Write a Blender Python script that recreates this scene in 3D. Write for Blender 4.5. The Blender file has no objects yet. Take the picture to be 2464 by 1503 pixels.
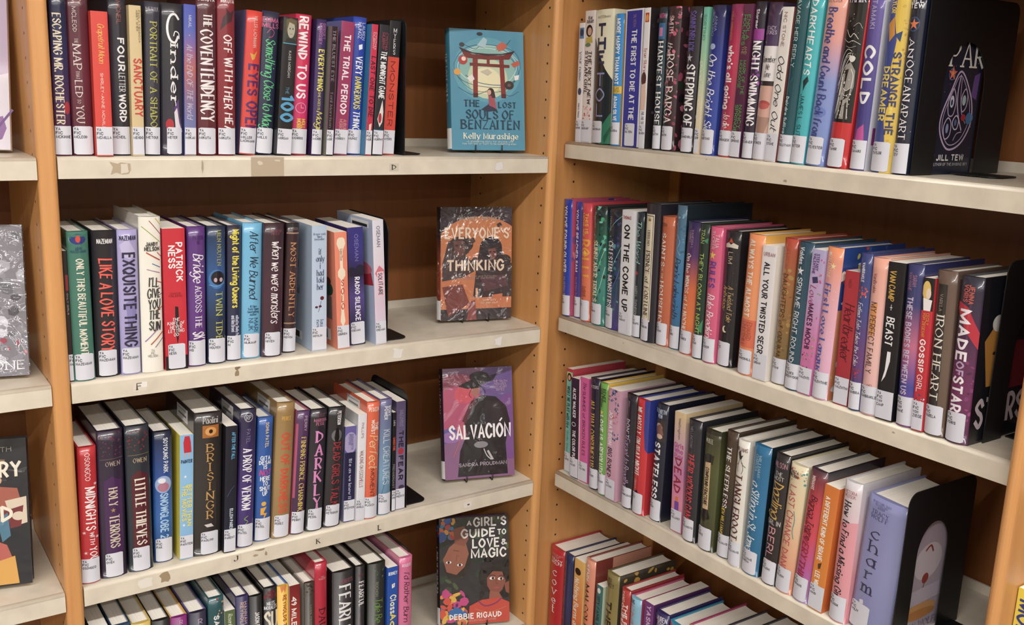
import bpy, bmesh, math, random
from mathutils import Matrix, Vector

# ---------------------------------------------------------------- camera, world, light, exposure
sc = bpy.context.scene
C = sc.collection
U = 0.01                    # everything below is measured in centimetres
FZ = 140.0                  # floor lies this far under the reference shelf
def V3(x, y, z): return Vector((x * U, y * U, (z + FZ) * U))
cam = bpy.data.cameras.new('camera'); cam_o = bpy.data.objects.new('camera', cam); C.objects.link(cam_o)
cam.sensor_fit = 'HORIZONTAL'; cam.sensor_width = 36.0; cam.lens = 36.0 * 2383.44 / 2464.0
cam.clip_start = 0.02
RT, UP, FW = Vector((0.824159, -0.565050, 0.038477)), Vector((0.093134, 0.202227, 0.974900)), Vector((0.558648, 0.799889, -0.219292))
cam_o.matrix_world = Matrix(((RT.x, UP.x, -FW.x, 0), (RT.y, UP.y, -FW.y, 0), (RT.z, UP.z, -FW.z, 0), (0, 0, 0, 1)))
cam_o.location = V3(-108.907, -146.440, 11.569)
sc.camera = cam_o
sc.view_settings.view_transform = 'Standard'; sc.view_settings.look = 'None'
sc.view_settings.exposure = -0.27; sc.view_settings.gamma = 1.0; sc.view_settings.use_curve_mapping = False
world = bpy.data.worlds.new('room_air'); sc.world = world; world.use_nodes = True
world.node_tree.nodes['Background'].inputs[0].default_value = (1, 0.95, 0.9, 1)
world.node_tree.nodes['Background'].inputs[1].default_value = 0.05
CEIL = 160.0
LAMP_ROWS = ((-190.0, 47), (-370.0, 27), (-550.0, 18), (-730.0, 14), (-910.0, 12), (-1090.0, 12))    # y of each fluorescent row (cm), watts per fixture
LAMP_X = (-555.0, -420.0, -285.0, -150.0, -15.0)
LAMP_COL = (1.0, 0.965, 0.94)

# ---------------------------------------------------------------- colours and materials
def lin(c): return c / 12.92 if c <= 0.04045 else ((c + 0.055) / 1.055) ** 2.4
def hexc(h):
    c = [lin(int(h[i:i + 2], 16) / 255.0) for i in (0, 2, 4)]; g = 0.3 * c[0] + 0.55 * c[1] + 0.15 * c[2]
    return tuple(max(0.004, (g + (x - g) * 0.88) * 0.82) for x in c)
def hexw(h): return tuple(lin(int(h[i:i + 2], 16) / 255.0) for i in (0, 2, 4))
def stops(s): return [hexc(t) for t in s.split('>')]
def ramp(st, t):
    if len(st) == 1: return st[0]
    p = min(max(t, 0.0), 1.0) * (len(st) - 1); i = min(int(p), len(st) - 2); f = p - i
    return tuple(a + (b - a) * f for a, b in zip(st[i], st[i + 1]))
def mat(name, rough=0.5, coat=0.0, color=None, bump=None, metal=0.0, attr=True, spec=0.5):
    m = bpy.data.materials.new(name); m.use_nodes = True; nt = m.node_tree; b = nt.nodes['Principled BSDF']
    b.inputs['Roughness'].default_value = rough; b.inputs['Metallic'].default_value = metal
    b.inputs['Coat Weight'].default_value = coat; b.inputs['Coat Roughness'].default_value = 0.06
    b.inputs['Specular IOR Level'].default_value = spec
    tc = nt.nodes.new('ShaderNodeTexCoord')
    if attr and color is None:
        a = nt.nodes.new('ShaderNodeAttribute'); a.attribute_name = 'print'
        nt.links.new(a.outputs['Color'], b.inputs['Base Color'])
    elif color is not None:
        n = nt.nodes.new('ShaderNodeTexNoise'); n.inputs['Scale'].default_value = 30; n.inputs['Detail'].default_value = 5
        r = nt.nodes.new('ShaderNodeValToRGB'); c = hexw(color)
        r.color_ramp.elements[0].position = 0.3; r.color_ramp.elements[0].color = tuple(x * 0.9 for x in c) + (1,)
        r.color_ramp.elements[1].position = 0.7; r.color_ramp.elements[1].color = tuple(min(1, x * 1.06) for x in c) + (1,)
        nt.links.new(tc.outputs['Object'], n.inputs['Vector']); nt.links.new(n.outputs['Fac'], r.inputs['Fac'])
        nt.links.new(r.outputs['Color'], b.inputs['Base Color'])
    if bump:
        sc_, st_, dist = bump
        n = nt.nodes.new('ShaderNodeTexNoise'); n.inputs['Scale'].default_value = sc_; n.inputs['Detail'].default_value = 2
        n.inputs['Distortion'].default_value = dist
        bp = nt.nodes.new('ShaderNodeBump'); bp.inputs['Strength'].default_value = st_; bp.inputs['Distance'].default_value = 0.02
        nt.links.new(tc.outputs['Object'], n.inputs['Vector']); nt.links.new(n.outputs['Fac'], bp.inputs['Height'])
        nt.links.new(bp.outputs['Normal'], b.inputs['Coat Normal'])
    return m
def wood(name, dark, light, rough=0.4, axis=2, scale=9.0):
    m = bpy.data.materials.new(name); m.use_nodes = True; nt = m.node_tree; b = nt.nodes['Principled BSDF']
    b.inputs['Roughness'].default_value = rough; b.inputs['Coat Weight'].default_value = 0.15; b.inputs['Coat Roughness'].default_value = 0.25
    tc = nt.nodes.new('ShaderNodeTexCoord'); mp = nt.nodes.new('ShaderNodeMapping')
    s = [scale, scale, scale]; s[axis] = scale * 0.05; mp.inputs['Scale'].default_value = s
    n = nt.nodes.new('ShaderNodeTexNoise'); n.inputs['Scale'].default_value = 6; n.inputs['Detail'].default_value = 8; n.inputs['Roughness'].default_value = 0.65
    n2 = nt.nodes.new('ShaderNodeTexNoise'); n2.inputs['Scale'].default_value = 0.7; n2.inputs['Detail'].default_value = 3; n2.inputs['Distortion'].default_value = 0.6
    r = nt.nodes.new('ShaderNodeValToRGB')
    r.color_ramp.elements[0].position = 0.28; r.color_ramp.elements[0].color = hexw(dark) + (1,)
    r.color_ramp.elements[1].position = 0.72; r.color_ramp.elements[1].color = hexw(light) + (1,)
    mx = nt.nodes.new('ShaderNodeMath'); mx.operation = 'ADD'; ml = nt.nodes.new('ShaderNodeMath'); ml.operation = 'MULTIPLY'; ml.inputs[1].default_value = 0.5
    nt.links.new(tc.outputs['Object'], mp.inputs['Vector']); nt.links.new(mp.outputs['Vector'], n.inputs['Vector']); nt.links.new(mp.outputs['Vector'], n2.inputs['Vector'])
    nt.links.new(n.outputs['Fac'], mx.inputs[0]); nt.links.new(n2.outputs['Fac'], mx.inputs[1]); nt.links.new(mx.outputs[0], ml.inputs[0])
    nt.links.new(ml.outputs[0], r.inputs['Fac']); nt.links.new(r.outputs['Color'], b.inputs['Base Color'])
    return m
M = dict(
    jacket=mat('laminated_jacket', 0.32, 0.55, bump=(45.0, 0.015, 0.5)),
    soft=mat('paperback_cover', 0.42, 0.15),
    foil=mat('crinkled_film_jacket', 0.3, 1.0, bump=(15.0, 1.0, 2.4)),
    sheen=mat('loose_film_jacket', 0.3, 1.0, bump=(12.0, 0.3, 1.0)),
    ink=mat('printed_ink', 0.4, 0.3),
    label=mat('label_paper', 0.55, 0.1),
    black_metal=mat('black_enamelled_steel', 0.45, 0.0, color='101012'),
    cream=mat('cream_shelf_paint', 0.38, 0.1, color='ccc3b2', bump=(40, 0.02, 0)),
    wood=wood('honey_oak', 'b07846', 'd09c62', 0.42),
    edge=wood('oak_edging', 'ca8a4a', 'dea266', 0.33),
    back=wood('brown_back_panel', '74431f', '8e5a30', 0.5),
    tag=mat('tag_paper', 0.6, 0.0),
    plaster=mat('painted_plaster', 0.8, 0.0, color='d8d2c6'),
    carpet=mat('carpet', 0.95, 0.0, color='7a7266'),
    tiles=mat('ceiling_tile', 0.9, 0.0, color='e2dfd8'),
    lampmetal=mat('lamp_housing', 0.5, 0.0, color='e8e8e6'),
)
def pages_mat():
    m = bpy.data.materials.new('page_edges'); m.use_nodes = True; nt = m.node_tree; b = nt.nodes['Principled BSDF']; b.inputs['Roughness'].default_value = 0.8
    a = nt.nodes.new('ShaderNodeAttribute'); a.attribute_name = 'print'
    tc = nt.nodes.new('ShaderNodeTexCoord'); mp = nt.nodes.new('ShaderNodeMapping'); mp.inputs['Scale'].default_value = (2600, 12, 6)
    n = nt.nodes.new('ShaderNodeTexNoise'); n.inputs['Scale'].default_value = 1; n.inputs['Detail'].default_value = 2
    r = nt.nodes.new('ShaderNodeMapRange'); r.inputs[1].default_value = 0.3; r.inputs[2].default_value = 0.7; r.inputs[3].default_value = 0.8; r.inputs[4].default_value = 1.04
    mx = nt.nodes.new('ShaderNodeVectorMath'); mx.operation = 'MULTIPLY'
    nt.links.new(tc.outputs['Object'], mp.inputs[0]); nt.links.new(mp.outputs[0], n.inputs['Vector']); nt.links.new(n.outputs['Fac'], r.inputs[0])
    nt.links.new(a.outputs['Color'], mx.inputs[0]); nt.links.new(r.outputs[0], mx.inputs[1]); nt.links.new(mx.outputs[0], b.inputs['Base Color'])
    return m
M['pages'] = pages_mat()
M['foil'].node_tree.nodes['Principled BSDF'].inputs['Coat Roughness'].default_value = 0.02
M['foil'].node_tree.nodes['Principled BSDF'].inputs['Coat IOR'].default_value = 1.65

# ---------------------------------------------------------------- mesh builder
class MB:
    def __init__(s): s.v = []; s.f = []; s.c = []; s.sm = []; s.mi = []; s.cur = 0
    def pt(s, x, y, z): s.v.append((x * U, y * U, z * U)); return len(s.v) - 1
    def face(s, ids, col=(1, 1, 1), smooth=False):
        s.f.append(tuple(ids)); s.c.append(col); s.sm.append(smooth); s.mi.append(s.cur)          # col: one colour or one per corner
    def box(s, x0, x1, y0, y1, z0, z1, col=(1, 1, 1)):
        i = [s.pt(x, y, z) for z in (z0, z1) for y in (y0, y1) for x in (x0, x1)]
        for q in ((0, 2, 3, 1), (4, 5, 7, 6), (0, 1, 5, 4), (2, 6, 7, 3), (0, 4, 6, 2), (1, 3, 7, 5)): s.face([i[k] for k in q], col)
    def prism(s, pts, place, h0, h1, col=(1, 1, 1), smooth=()):
        a = [s.pt(*place(p, h0)) for p in pts]; b = [s.pt(*place(p, h1)) for p in pts]; n = len(pts)
        for k in range(n): s.face((a[k], a[(k + 1) % n], b[(k + 1) % n], b[k]), col, k in smooth)
        s.face(a[::-1], col); s.face(b, col)
    def tube(s, pts, r, n=8, col=(1, 1, 1)):
        rings = []
        for i, p in enumerate(pts):
            p = Vector(p); d = (Vector(pts[min(i + 1, len(pts) - 1)]) - Vector(pts[max(i - 1, 0)])).normalized()
            a = d.cross(Vector((0, 0, 1)) if abs(d.z) < 0.9 else Vector((1, 0, 0))).normalized(); b = d.cross(a)
            rings.append([s.pt(*(p + a * r * math.cos(t * 2 * math.pi / n) + b * r * math.sin(t * 2 * math.pi / n))) for t in range(n)])
        for q, w in zip(rings, rings[1:]):
            for t in range(n): s.face((q[t], q[(t + 1) % n], w[(t + 1) % n], w[t]), col, True)
        s.face(rings[0][::-1], col); s.face(rings[-1], col)
    def build(s, name, m, parent=None):
        me = bpy.data.meshes.new(name); me.from_pydata(s.v, [], s.f)
        for q in (m if isinstance(m, (list, tuple)) else [m]): me.materials.append(q)
        if any(s.mi): me.polygons.foreach_set('material_index', s.mi)
        ca = me.color_attributes.new('print', 'FLOAT_COLOR', 'CORNER'); buf = []
        for f, c in zip(s.f, s.c):
            if c and isinstance(c[0], tuple):
                for k in range(len(f)): buf.extend((*c[k], 1.0))
            else: buf.extend((*c, 1.0) * len(f))
        ca.data.foreach_set('color', buf)
        if any(s.sm): me.polygons.foreach_set('use_smooth', s.sm)
        me.update(); o = bpy.data.objects.new(name, me); C.objects.link(o)
        if parent is not None: o.parent = parent
        return o
def tag(o, label, cat, group=None):
    o['label'] = label; o['category'] = cat
    if group: o['group'] = group
    return o
def struct(o, label=None):
    o['kind'] = 'structure'
    if label: o['label'] = label
    return o
def empty(name, loc): o = bpy.data.objects.new(name, None); o.empty_display_size = 0.03; C.objects.link(o); o.location = loc; return o

# ---------------------------------------------------------------- lettering drawn with pen strokes (cap height 9, x height 6)
YC = {c: i - 3 for i, c in enumerate('abc0123456789')}
GL = dict(l.split(' ', 1) for l in '''A 003960 1353
B 0009 ~0939573505 ~0535623000
C ~6749290603204062
D 0009 ~092856532100
E 59090050 0545
F 590900 0545
G ~6749290603204062 626444
H 0009 6069 0565
I 0009
J ~49421002
K 0009 5904 2560
L 090050
M 0009418980
N 00096069
O @39060330636639
P 0009 ~0939573404
Q @39060330636639 4260
R P2450
S ~5739072544523002
T 0969 3930
U ~090320406369
V 093069
W 0920487089
X 0069 0960
Y 0935 693530
Z 09690060
0 @29060320434629
1 173930
2 ~07294857 5500 0050
3 ~0829474525 ~2554523001
4 60690363
5 590905 ~05456230 01
6 ~4829060220422404
7 096920
8 @2907254729 @2502204225
9 ~44250729474420
. 0001
, 010c
' 0907
- 0343
! 0903 0100
# 1019 4049 0353 0656
+ 3137 0464
& ~6017294703102062
: 0001 0506
a @54360402205254 5650
b 0900 @04365452300204
c ~553604023051
d @54360402205254 5950
e 0353 ~53543604023051
f ~49281710 0636
g @54360402205254 ~565c3a0b
h 0900 ~04365450
i 0600 0809
j ~262c0a 2829
k 0900 4602 2440
l 0900
m 0600 ~04263430 ~34566460
n 0600 ~04365450
o @36040230525436
p 060a @04365452300204
q @54360402205254 565a
r 0600 ~043646
s ~45260523412001
t 191130 0636
u ~06022052 5650
v 063066
w 0620355076
x 0056 0650
y 0630 66301a
z 06560050'''.split('\n'))
def cr(p, closed, n=5):
    out = []; N = len(p)
    for i in range(N if closed else N - 1):
        g = (lambda k: p[k % N]) if closed else (lambda k: p[min(max(k, 0), N - 1)])
        a, b, c, d = g(i - 1), g(i), g(i + 1), g(i + 2)
        for k in range(n):
            t = k / n
            out.append(tuple(0.5 * (2 * b[j] + (c[j] - a[j]) * t + (2 * a[j] - 5 * b[j] + 4 * c[j] - d[j]) * t * t + (3 * b[j] - a[j] - 3 * c[j] + d[j]) * t ** 3) for j in (0, 1)))
    out.append(p[0] if closed else p[-1]); return out
def parse(ch):
    src = GL[ch]
    if src.startswith('P2450'): src = GL['P'] + ' 2450'
    toks = []
    for t in src.split(' '):                 # a stroke split by a blank after an odd character is rejoined
        if toks and len(toks[-1].lstrip('~@')) % 2: toks[-1] += t
        else: toks.append(t)
    res = []
    for t in toks:
        md = t[0] if t[0] in '~@' else ''; t = t.lstrip('~@')
        p = [(float(t[i]), float(YC[t[i + 1]])) for i in range(0, len(t) - 1, 2)]
        if md == '@':
            if p[0] == p[-1]: p = p[:-1]
            res.append((cr(p, True), True, True))
        elif md == '~': res.append((cr(p, False), False, True))
        else: res.append((p, False, False))
    return res
CACHE = {}
def glyph(ch):
    if ch not in CACHE:
        st = parse(ch); CACHE[ch] = (st, max([x for s_ in st for x, y in s_[0]] + [0.8]))
    return CACHE[ch]
STY = {'k': (2.0, 2.0, 0, 0, 0), 's': (1.05, 1.05, 0, 0, 0), 'b': (1.95, 1.95, 0, 0, 0), 't': (1.35, 0.62, 0, 0, 1), 'T': (1.9, 0.8, 0, 0, 1), 'c': (1.25, 0.7, 0.28, 0.25, 0), 'h': (1.75, 1.25, 0.1, 0.45, 0)}
def line_strokes(text, sty):
    thick, thin, slant, jit, serif = STY[sty]; rnd = random.Random(text); x = 0.0; out = []
    gap = 1.5 + thick * 0.55 - (0.7 if sty == 'c' else 0)
    for ch in text:
        if ch == ' ': x += 4.0; continue
        if ch not in GL: ch = ch.upper() if ch.upper() in GL else '-'
        st, w = glyph(ch)
        dy = rnd.uniform(-1, 1) * jit * 1.2
        for pts, closed, curve in st:
            q = [(x + a + slant * b + (rnd.uniform(-jit, jit) if not curve else 0), b + dy + (rnd.uniform(-jit, jit) if not curve else 0)) for a, b in pts]
            out.append((q, closed))
            if serif and not closed:
                for e, nb in ((q[0], q[1]), (q[-1], q[-2])):
                    if abs(e[0] - nb[0]) < 0.6 * abs(e[1] - nb[1]) and (abs(e[1]) < 0.1 or abs(e[1] - 9) < 0.1 or abs(e[1] - 6) < 0.1):
                        out.append(([(e[0] - 1.25, e[1]), (e[0] + 1.25, e[1])], False))
        x += w + gap + (thick - 1) * 0.4
    return out, max(x - gap, 1.0)
def ribbon(mb, pts, closed, wfun, emit, col):
    n = len(pts)
    if n < 2: return
    L, R = [], []
    for i in range(n):
        if closed: a, c = pts[i - 1 if i else n - 2], pts[(i + 1) % n if i < n - 1 else 1]
        else: a, c = pts[max(i - 1, 0)], pts[min(i + 1, n - 1)]
        b = pts[i]
        def nrm(p, q):
            dx, dy = q[0] - p[0], q[1] - p[1]; l = math.hypot(dx, dy) or 1e-9
            return (-dy / l, dx / l), (dx / l, dy / l)
        n1, d1 = nrm(a, b) if a != b else nrm(b, c); n2, d2 = nrm(b, c) if b != c else nrm(a, b)
        mx, my = n1[0] + n2[0], n1[1] + n2[1]; l = math.hypot(mx, my)
        if l < 0.35: mx, my = n1; k = 1.0
        else: mx, my = mx / l, my / l; k = min(1.0 / max(0.45, mx * n1[0] + my * n1[1]), 1.6)
        w = wfun(d2 if i == 0 else d1) * 0.5 * k
        ex = 0.0
        bx, by = b
        if not closed and i in (0, n - 1):
            s_ = -1 if i == 0 else 1; dd = d2 if i == 0 else d1; ex = wfun(dd) * 0.22 * s_; bx += dd[0] * ex; by += dd[1] * ex
        L.append(emit(bx + mx * w, by + my * w)); R.append(emit(bx - mx * w, by - my * w))
    for i in range(n - 1): mb.face((L[i], L[i + 1], R[i + 1], R[i]), col)
def fine(p, surf, step=0.25):
    if not surf.curved: return p
    out = [p[0]]
    for a, b in zip(p, p[1:]):
        n = max(1, int(math.hypot(b[0] - a[0], b[1] - a[1]) / step + 0.5))
        out += [(a[0] + (b[0] - a[0]) * k / n, a[1] + (b[1] - a[1]) * k / n) for k in range(1, n + 1)]
    return out
def draw_text(mb, surf, item, off):
    """surf(u_cm, v_cm, off) -> point, u to the viewer's side, v down from the top; item as in the tables."""
    d, sty, hx, v0, v1, u0, u1, text = item; col = hexc(hx); W_, H_ = surf.w, surf.h
    lines = text.split('\n'); lay = [line_strokes(t, sty) for t in lines]; mw = max(w for _, w in lay); n = len(lines)
    lenc, span = ((v1 - v0) * H_, (u1 - u0) * W_) if d == 'd' else ((u1 - u0) * W_, (v1 - v0) * H_)
    pitch = span / n; cap = pitch if n == 1 else pitch * 0.8; sy = cap / 9.0; sx = lenc / mw
    if d == 'h' and sx > sy * 1.45: sx = sy * 1.45
    thick, thin = STY[sty][:2]; k = min(math.sqrt(sx * sy), 1.35 * min(sx, sy))
    def wfun(dr):
        if thick == thin: return thick * k
        dx, dy = dr
        if dy < 0: dx, dy = -dx, -dy
        s_ = abs(dy) * (1.0 if dx <= 0.12 else max(0.0, 1 - 1.6 * dx)); return (thin + (thick - thin) * s_) * k
    for li, (strokes, w) in enumerate(lay):
        for si, (pts, closed) in enumerate(strokes):
            o_ = off + 0.0007 * (si % 4)
            if d == 'd':
                base = u1 * W_ - (li + 1) * pitch + (pitch - cap) * 0.5
                q = fine([(x * sx, y * sy) for x, y in pts], surf)
                ribbon(mb, q, closed, wfun, lambda a, b: mb.pt(*surf(base + b, v0 * H_ + a, o_)), col)
            else:
                x0 = u0 * W_ + (lenc - w * sx) * 0.5; base = v0 * H_ + li * pitch + (pitch + cap) * 0.5
                q = fine([(x * sx, y * sy) for x, y in pts], surf)
                ribbon(mb, q, closed, wfun, lambda a, b: mb.pt(*surf(x0 + a, base - b, o_)), col)
def clip(pts, w, h, u0=0.0):
    for ax, lim, sg in ((0, u0, 1), (0, w, -1), (1, 0.0, 1), (1, h, -1)):
        out = []
        for i, b in enumerate(pts):
            a = pts[i - 1]; da, db = sg * (a[ax] - lim), sg * (b[ax] - lim)
            if (da < 0) != (db < 0): t = da / (da - db); out.append((a[0] + (b[0] - a[0]) * t, a[1] + (b[1] - a[1]) * t))
            if db >= 0: out.append(b)
        pts = out
    return pts
def draw_art(mb, surf, it, off):
    k = it[0]; W_, H_ = surf.w, surf.h; off_ = [off]
    def P(u, v): return mb.pt(*surf(u * W_, v * H_, off))
    def poly(pts, h, off=None):
        off = off_[0] if off is None else off
        n = 10 if surf.curved else 1
        for i in range(n):      # cut into strips that follow the rounded spine
            q = clip(pts, W_ * (i + 1) / n, H_, W_ * i / n)
            if len(q) > 2: mb.face([mb.pt(*surf(x, y, off)) for x, y in q], hexc(h))
    if k == 'r':
        _, h, u0, v0, u1, v1 = it; poly([(u0 * W_, v0 * H_), (u1 * W_, v0 * H_), (u1 * W_, v1 * H_), (u0 * W_, v1 * H_)], h)
    elif k == 'e':
        _, h, cu, cv, ru, rv = it; poly([((cu + ru * math.cos(t * math.pi / 12)) * W_, (cv + rv * math.sin(t * math.pi / 12)) * H_) for t in range(24)], h)
    elif k == 'p': poly([(it[2][i] * W_, it[2][i + 1] * H_) for i in range(0, len(it[2]), 2)], it[1])
    elif k == 'l':
        p = [(it[3][i] * W_, it[3][i + 1] * H_) for i in range(0, len(it[3]), 2)]; cl = len(p) > 3 and p[0] == p[-1]
        if len(p) > 2: p = cr(p[:-1] if cl else p, cl, 6)
        ribbon(mb, fine(p, surf), cl, lambda d: it[2], lambda a, b: mb.pt(*surf(a, b, off)), hexc(it[1]))
    elif k == '*':
        _, h, cu, cv, r = it; a = [(cu * W_ + (r if i % 2 == 0 else r * 0.38) * math.sin(i * math.pi / 5), cv * H_ - (r if i % 2 == 0 else r * 0.38) * math.cos(i * math.pi / 5)) for i in range(10)]
        poly(a, h)
    elif k == 'n':
        _, cols, u0, v0, u1, v1, n, size = it; rnd = random.Random(str(it))
        for i in range(n):
            s_ = size * rnd.uniform(0.4, 1.0); ang = rnd.uniform(0, 6.28); el = rnd.uniform(0.35, 1.0)
            a, b = rnd.uniform(u0, u1) * W_, rnd.uniform(v0, v1) * H_; o2 = off + 0.0004 * (i % 6); ids = []
            pts = []
            for t in range(7):
                th = t * 2 * math.pi / 7; rr = s_ * (0.75 + 0.25 * rnd.random())
                x, y = rr * math.cos(th), rr * el * math.sin(th)
                x, y = a + x * math.cos(ang) - y * math.sin(ang), b + x * math.sin(ang) + y * math.cos(ang)
                pts.append((min(max(x, 0.02), W_ - 0.02), min(max(y, 0.02), H_ - 0.02)))
            poly(pts, rnd.choice(cols), o2)
class Surf:
    def __init__(s, fn, w, h, curved=False): s.fn, s.w, s.h, s.curved = fn, w, h, curved
    def __call__(s, u, v, off): return s.fn(u, v, off)

# ---------------------------------------------------------------- a book: spine towards -y, front cover on +x, standing on z = 0
def make_book(w, H, D, hard, base, side=None, S=(), F=(), B=(), label=None, lw=None, lu=0.5, film=False, pagecol='f8f2e6', seed=0):
    t = empty('book', (0, 0, 0))
    th = (0.26 if w > 1.4 else 0.16) if hard else 0.05
    bul = (min(0.55, 0.13 * w + 0.12) if hard else (0.06 if w > 1.2 else 0.03)); N = 10
    st = stops(base); sd = stops(side) if side else st
    def fy(x): return bul * (2 * x / w) ** 2 if hard else bul * abs(2 * x / w) ** 4
    spine = [(-w / 2 + w * i / N, fy(-w / 2 + w * i / N)) for i in range(N + 1)]
    sp_in = bul + th * 0.7 + (0.12 if hard else 0)
    outer = [(-w / 2, D)] + spine + [(w / 2, D)]
    inner = [(w / 2 - th, D), (w / 2 - th, sp_in), (-w / 2 + th, sp_in), (-w / 2 + th, D)]
    mb = MB(); nz = 12 if len(st) > 1 or len(sd) > 1 else 1; rows_o, rows_i = [], []
    for k in range(nz + 1):
        z = H * k / nz
        rows_o.append([mb.pt(x, y, z) for x, y in outer]); rows_i.append([mb.pt(x, y, z) for x, y in inner])
    no = len(outer)
    for k in range(nz):
        c0, c1 = ramp(st, 1 - k / nz), ramp(st, 1 - (k + 1) / nz); s0, s1 = ramp(sd, 1 - k / nz), ramp(sd, 1 - (k + 1) / nz)
        for i in range(no - 1):
            sp = 1 <= i < no - 2; a, b = (c0, c1) if sp else (s0, s1)
            mb.face((rows_o[k][i], rows_o[k][i + 1], rows_o[k + 1][i + 1], rows_o[k + 1][i]), (a, a, b, b), sp and hard)
        for i in range(3): mb.face((rows_i[k][i], rows_i[k][i + 1], rows_i[k + 1][i + 1], rows_i[k + 1][i]), sd[0])
        mb.face((rows_o[k][-1], rows_i[k][0], rows_i[k + 1][0], rows_o[k + 1][-1]), s0); mb.face((rows_i[k][3], rows_o[k][0], rows_o[k + 1][0], rows_i[k + 1][3]), s0)
    for k, cc, ss in ((0, ramp(st, 1), ramp(sd, 1)), (nz, ramp(st, 0), ramp(sd, 0))):
        o, i = rows_o[k], rows_i[k]
        mb.face((o[0], o[1], i[2], i[3]), ss); mb.face((i[0], i[1], o[-2], o[-1]), ss); mb.face([i[2]] + o[1:-1] + [i[1]], cc)
    pg = MB(); e = 0.32 if hard else 0.015; pc = hexw(pagecol)
    x0, x1, y0, y1 = -w / 2 + th + 0.004, w / 2 - th - 0.004, sp_in + 0.02, D - (0.35 if hard else 0.03)
    if hard:      # rounded back of the text block follows the spine
        prof = [(x0 + (x1 - x0) * i / 6, y0 + (0.25 if w > 1.6 else 0.1) * ((2 * i / 6 - 1) ** 2)) for i in range(7)] + [(x1, y1)] + [(x1 + (x0 - x1) * i / 6, y1 - 0.3 * (1 - (2 * i / 6 - 1) ** 2)) for i in range(1, 6)] + [(x0, y1)]
    else: prof = [(x0, y0), (x1, y0), (x1, y1), (x0, y1)]
    pg.prism(prof, lambda p, z: (p[0], p[1], z), e, H - e, pc)
    pg.build('pages', M['pages'], t)
    surfs = {'S': Surf(lambda u, v, o: (u - w / 2, fy(min(max(u - w / 2, -w / 2), w / 2)) - o, H - v), w, H, True),
             'F': Surf(lambda u, v, o: (w / 2 + o, u + bul, H - v), D - bul, H), 'B': Surf(lambda u, v, o: (-w / 2 - o, D - u, H - v), D - bul, H)}
    for key, items in (('S', S), ('F', F), ('B', B)):       # printed picture and lettering lie on the cover
        st_ = min(0.006, 0.12 / max(1, len(items)))
        for i, it in enumerate(items):
            if it[0] in 'dh' and len(it) == 8: draw_text(mb, surfs[key], it, 0.016 + st_ * len(items))
            else: draw_art(mb, surfs[key], it, 0.01 + st_ * i)
    mb.build('cover', M['foil'] if film == 2 else M['sheen'] if film else (M['jacket'] if hard else M['soft']), t)
    if label is not None:
        lwid = min(2.52, w - 0.04) if lw is None else lw * w; c = lu * w - w / 2; lh = 3.85; z0 = 0.18; n = 8; rr = 0.15 if lwid < w * 0.92 else 0.0
        lm = MB(); off = 0.05 + 0.006 * len(S); cols = hexw('c8c9d2'); prev = None
        for i in range(n + 1):
            x = c - lwid / 2 + lwid * i / n; x = min(max(x, -w / 2 + 0.01), w / 2 - 0.01); cut = rr if i in (0, n) else 0
            a, b = lm.pt(x, fy(x) - off, z0 + cut), lm.pt(x, fy(x) - off, z0 + lh - cut)
            if prev: lm.face((prev[0], a, b, prev[1]), cols, True)
            prev = (a, b)
        tm = lm; lx = c - lwid / 2 + w / 2 + 0.12; avail = lwid - 0.16
        for li, txt in enumerate(['YA', 'FIC'] + label.split('\n')):
            txt = txt[:max(2, int(avail / 0.262))]; L_ = 0.262 * len(txt)
            if lx + L_ > w / 2 + c + lwid / 2 + 0.02: L_ = max(0.2, w / 2 + c + lwid / 2 - lx)
            v0 = (H - z0 - lh + 0.22 + li * 0.53) / H
            draw_text(tm, surfs['S'], ('h', 'k', '26262c', v0, v0 + 0.34 / H, lx / w, (lx + L_) / w, txt), off + 0.008)
        lm.build('spine_label', M['label'], t)
    return t
ORD = 'first second third fourth fifth sixth seventh eighth ninth tenth eleventh twelfth thirteenth fourteenth fifteenth sixteenth seventeenth eighteenth nineteenth twentieth twenty-first twenty-second twenty-third twenty-fourth twenty-fifth twenty-sixth twenty-seventh twenty-eighth'.split()
# ---------------------------------------------------------------- the room
def slab(name, x0, x1, y0, y1, z0, z1, m, label=None):
    b = MB(); b.box(x0, x1, y0, y1, z0, z1); o = b.build(name, m); o.location = V3(0, 0, 0); struct(o, label); return o
slab('floor', -860, 60, -1320, 60, -FZ - 4, -FZ, M['carpet'])
slab('ceiling', -860, 60, -1320, 60, CEIL, CEIL + 4, M['tiles'])
slab('wall_back', -860, 60, 40, 46, -FZ, CEIL, M['plaster'])
slab('wall_right', 46, 52, -1320, 40, -FZ, CEIL, M['plaster'])
slab('wall_left', -860, -854, -1320, 40, -FZ, CEIL, M['plaster'])
slab('wall_front', -854, 46, -1320, -1314, -FZ, CEIL, M['plaster'])
def emit_mat():
    m = bpy.data.materials.new('lamp_diffuser'); m.use_nodes = True; b = m.node_tree.nodes['Principled BSDF']
    b.inputs['Emission Color'].default_value = (*LAMP_COL, 1); b.inputs['Emission Strength'].default_value = 4.0; return m
EM = emit_mat()
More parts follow.
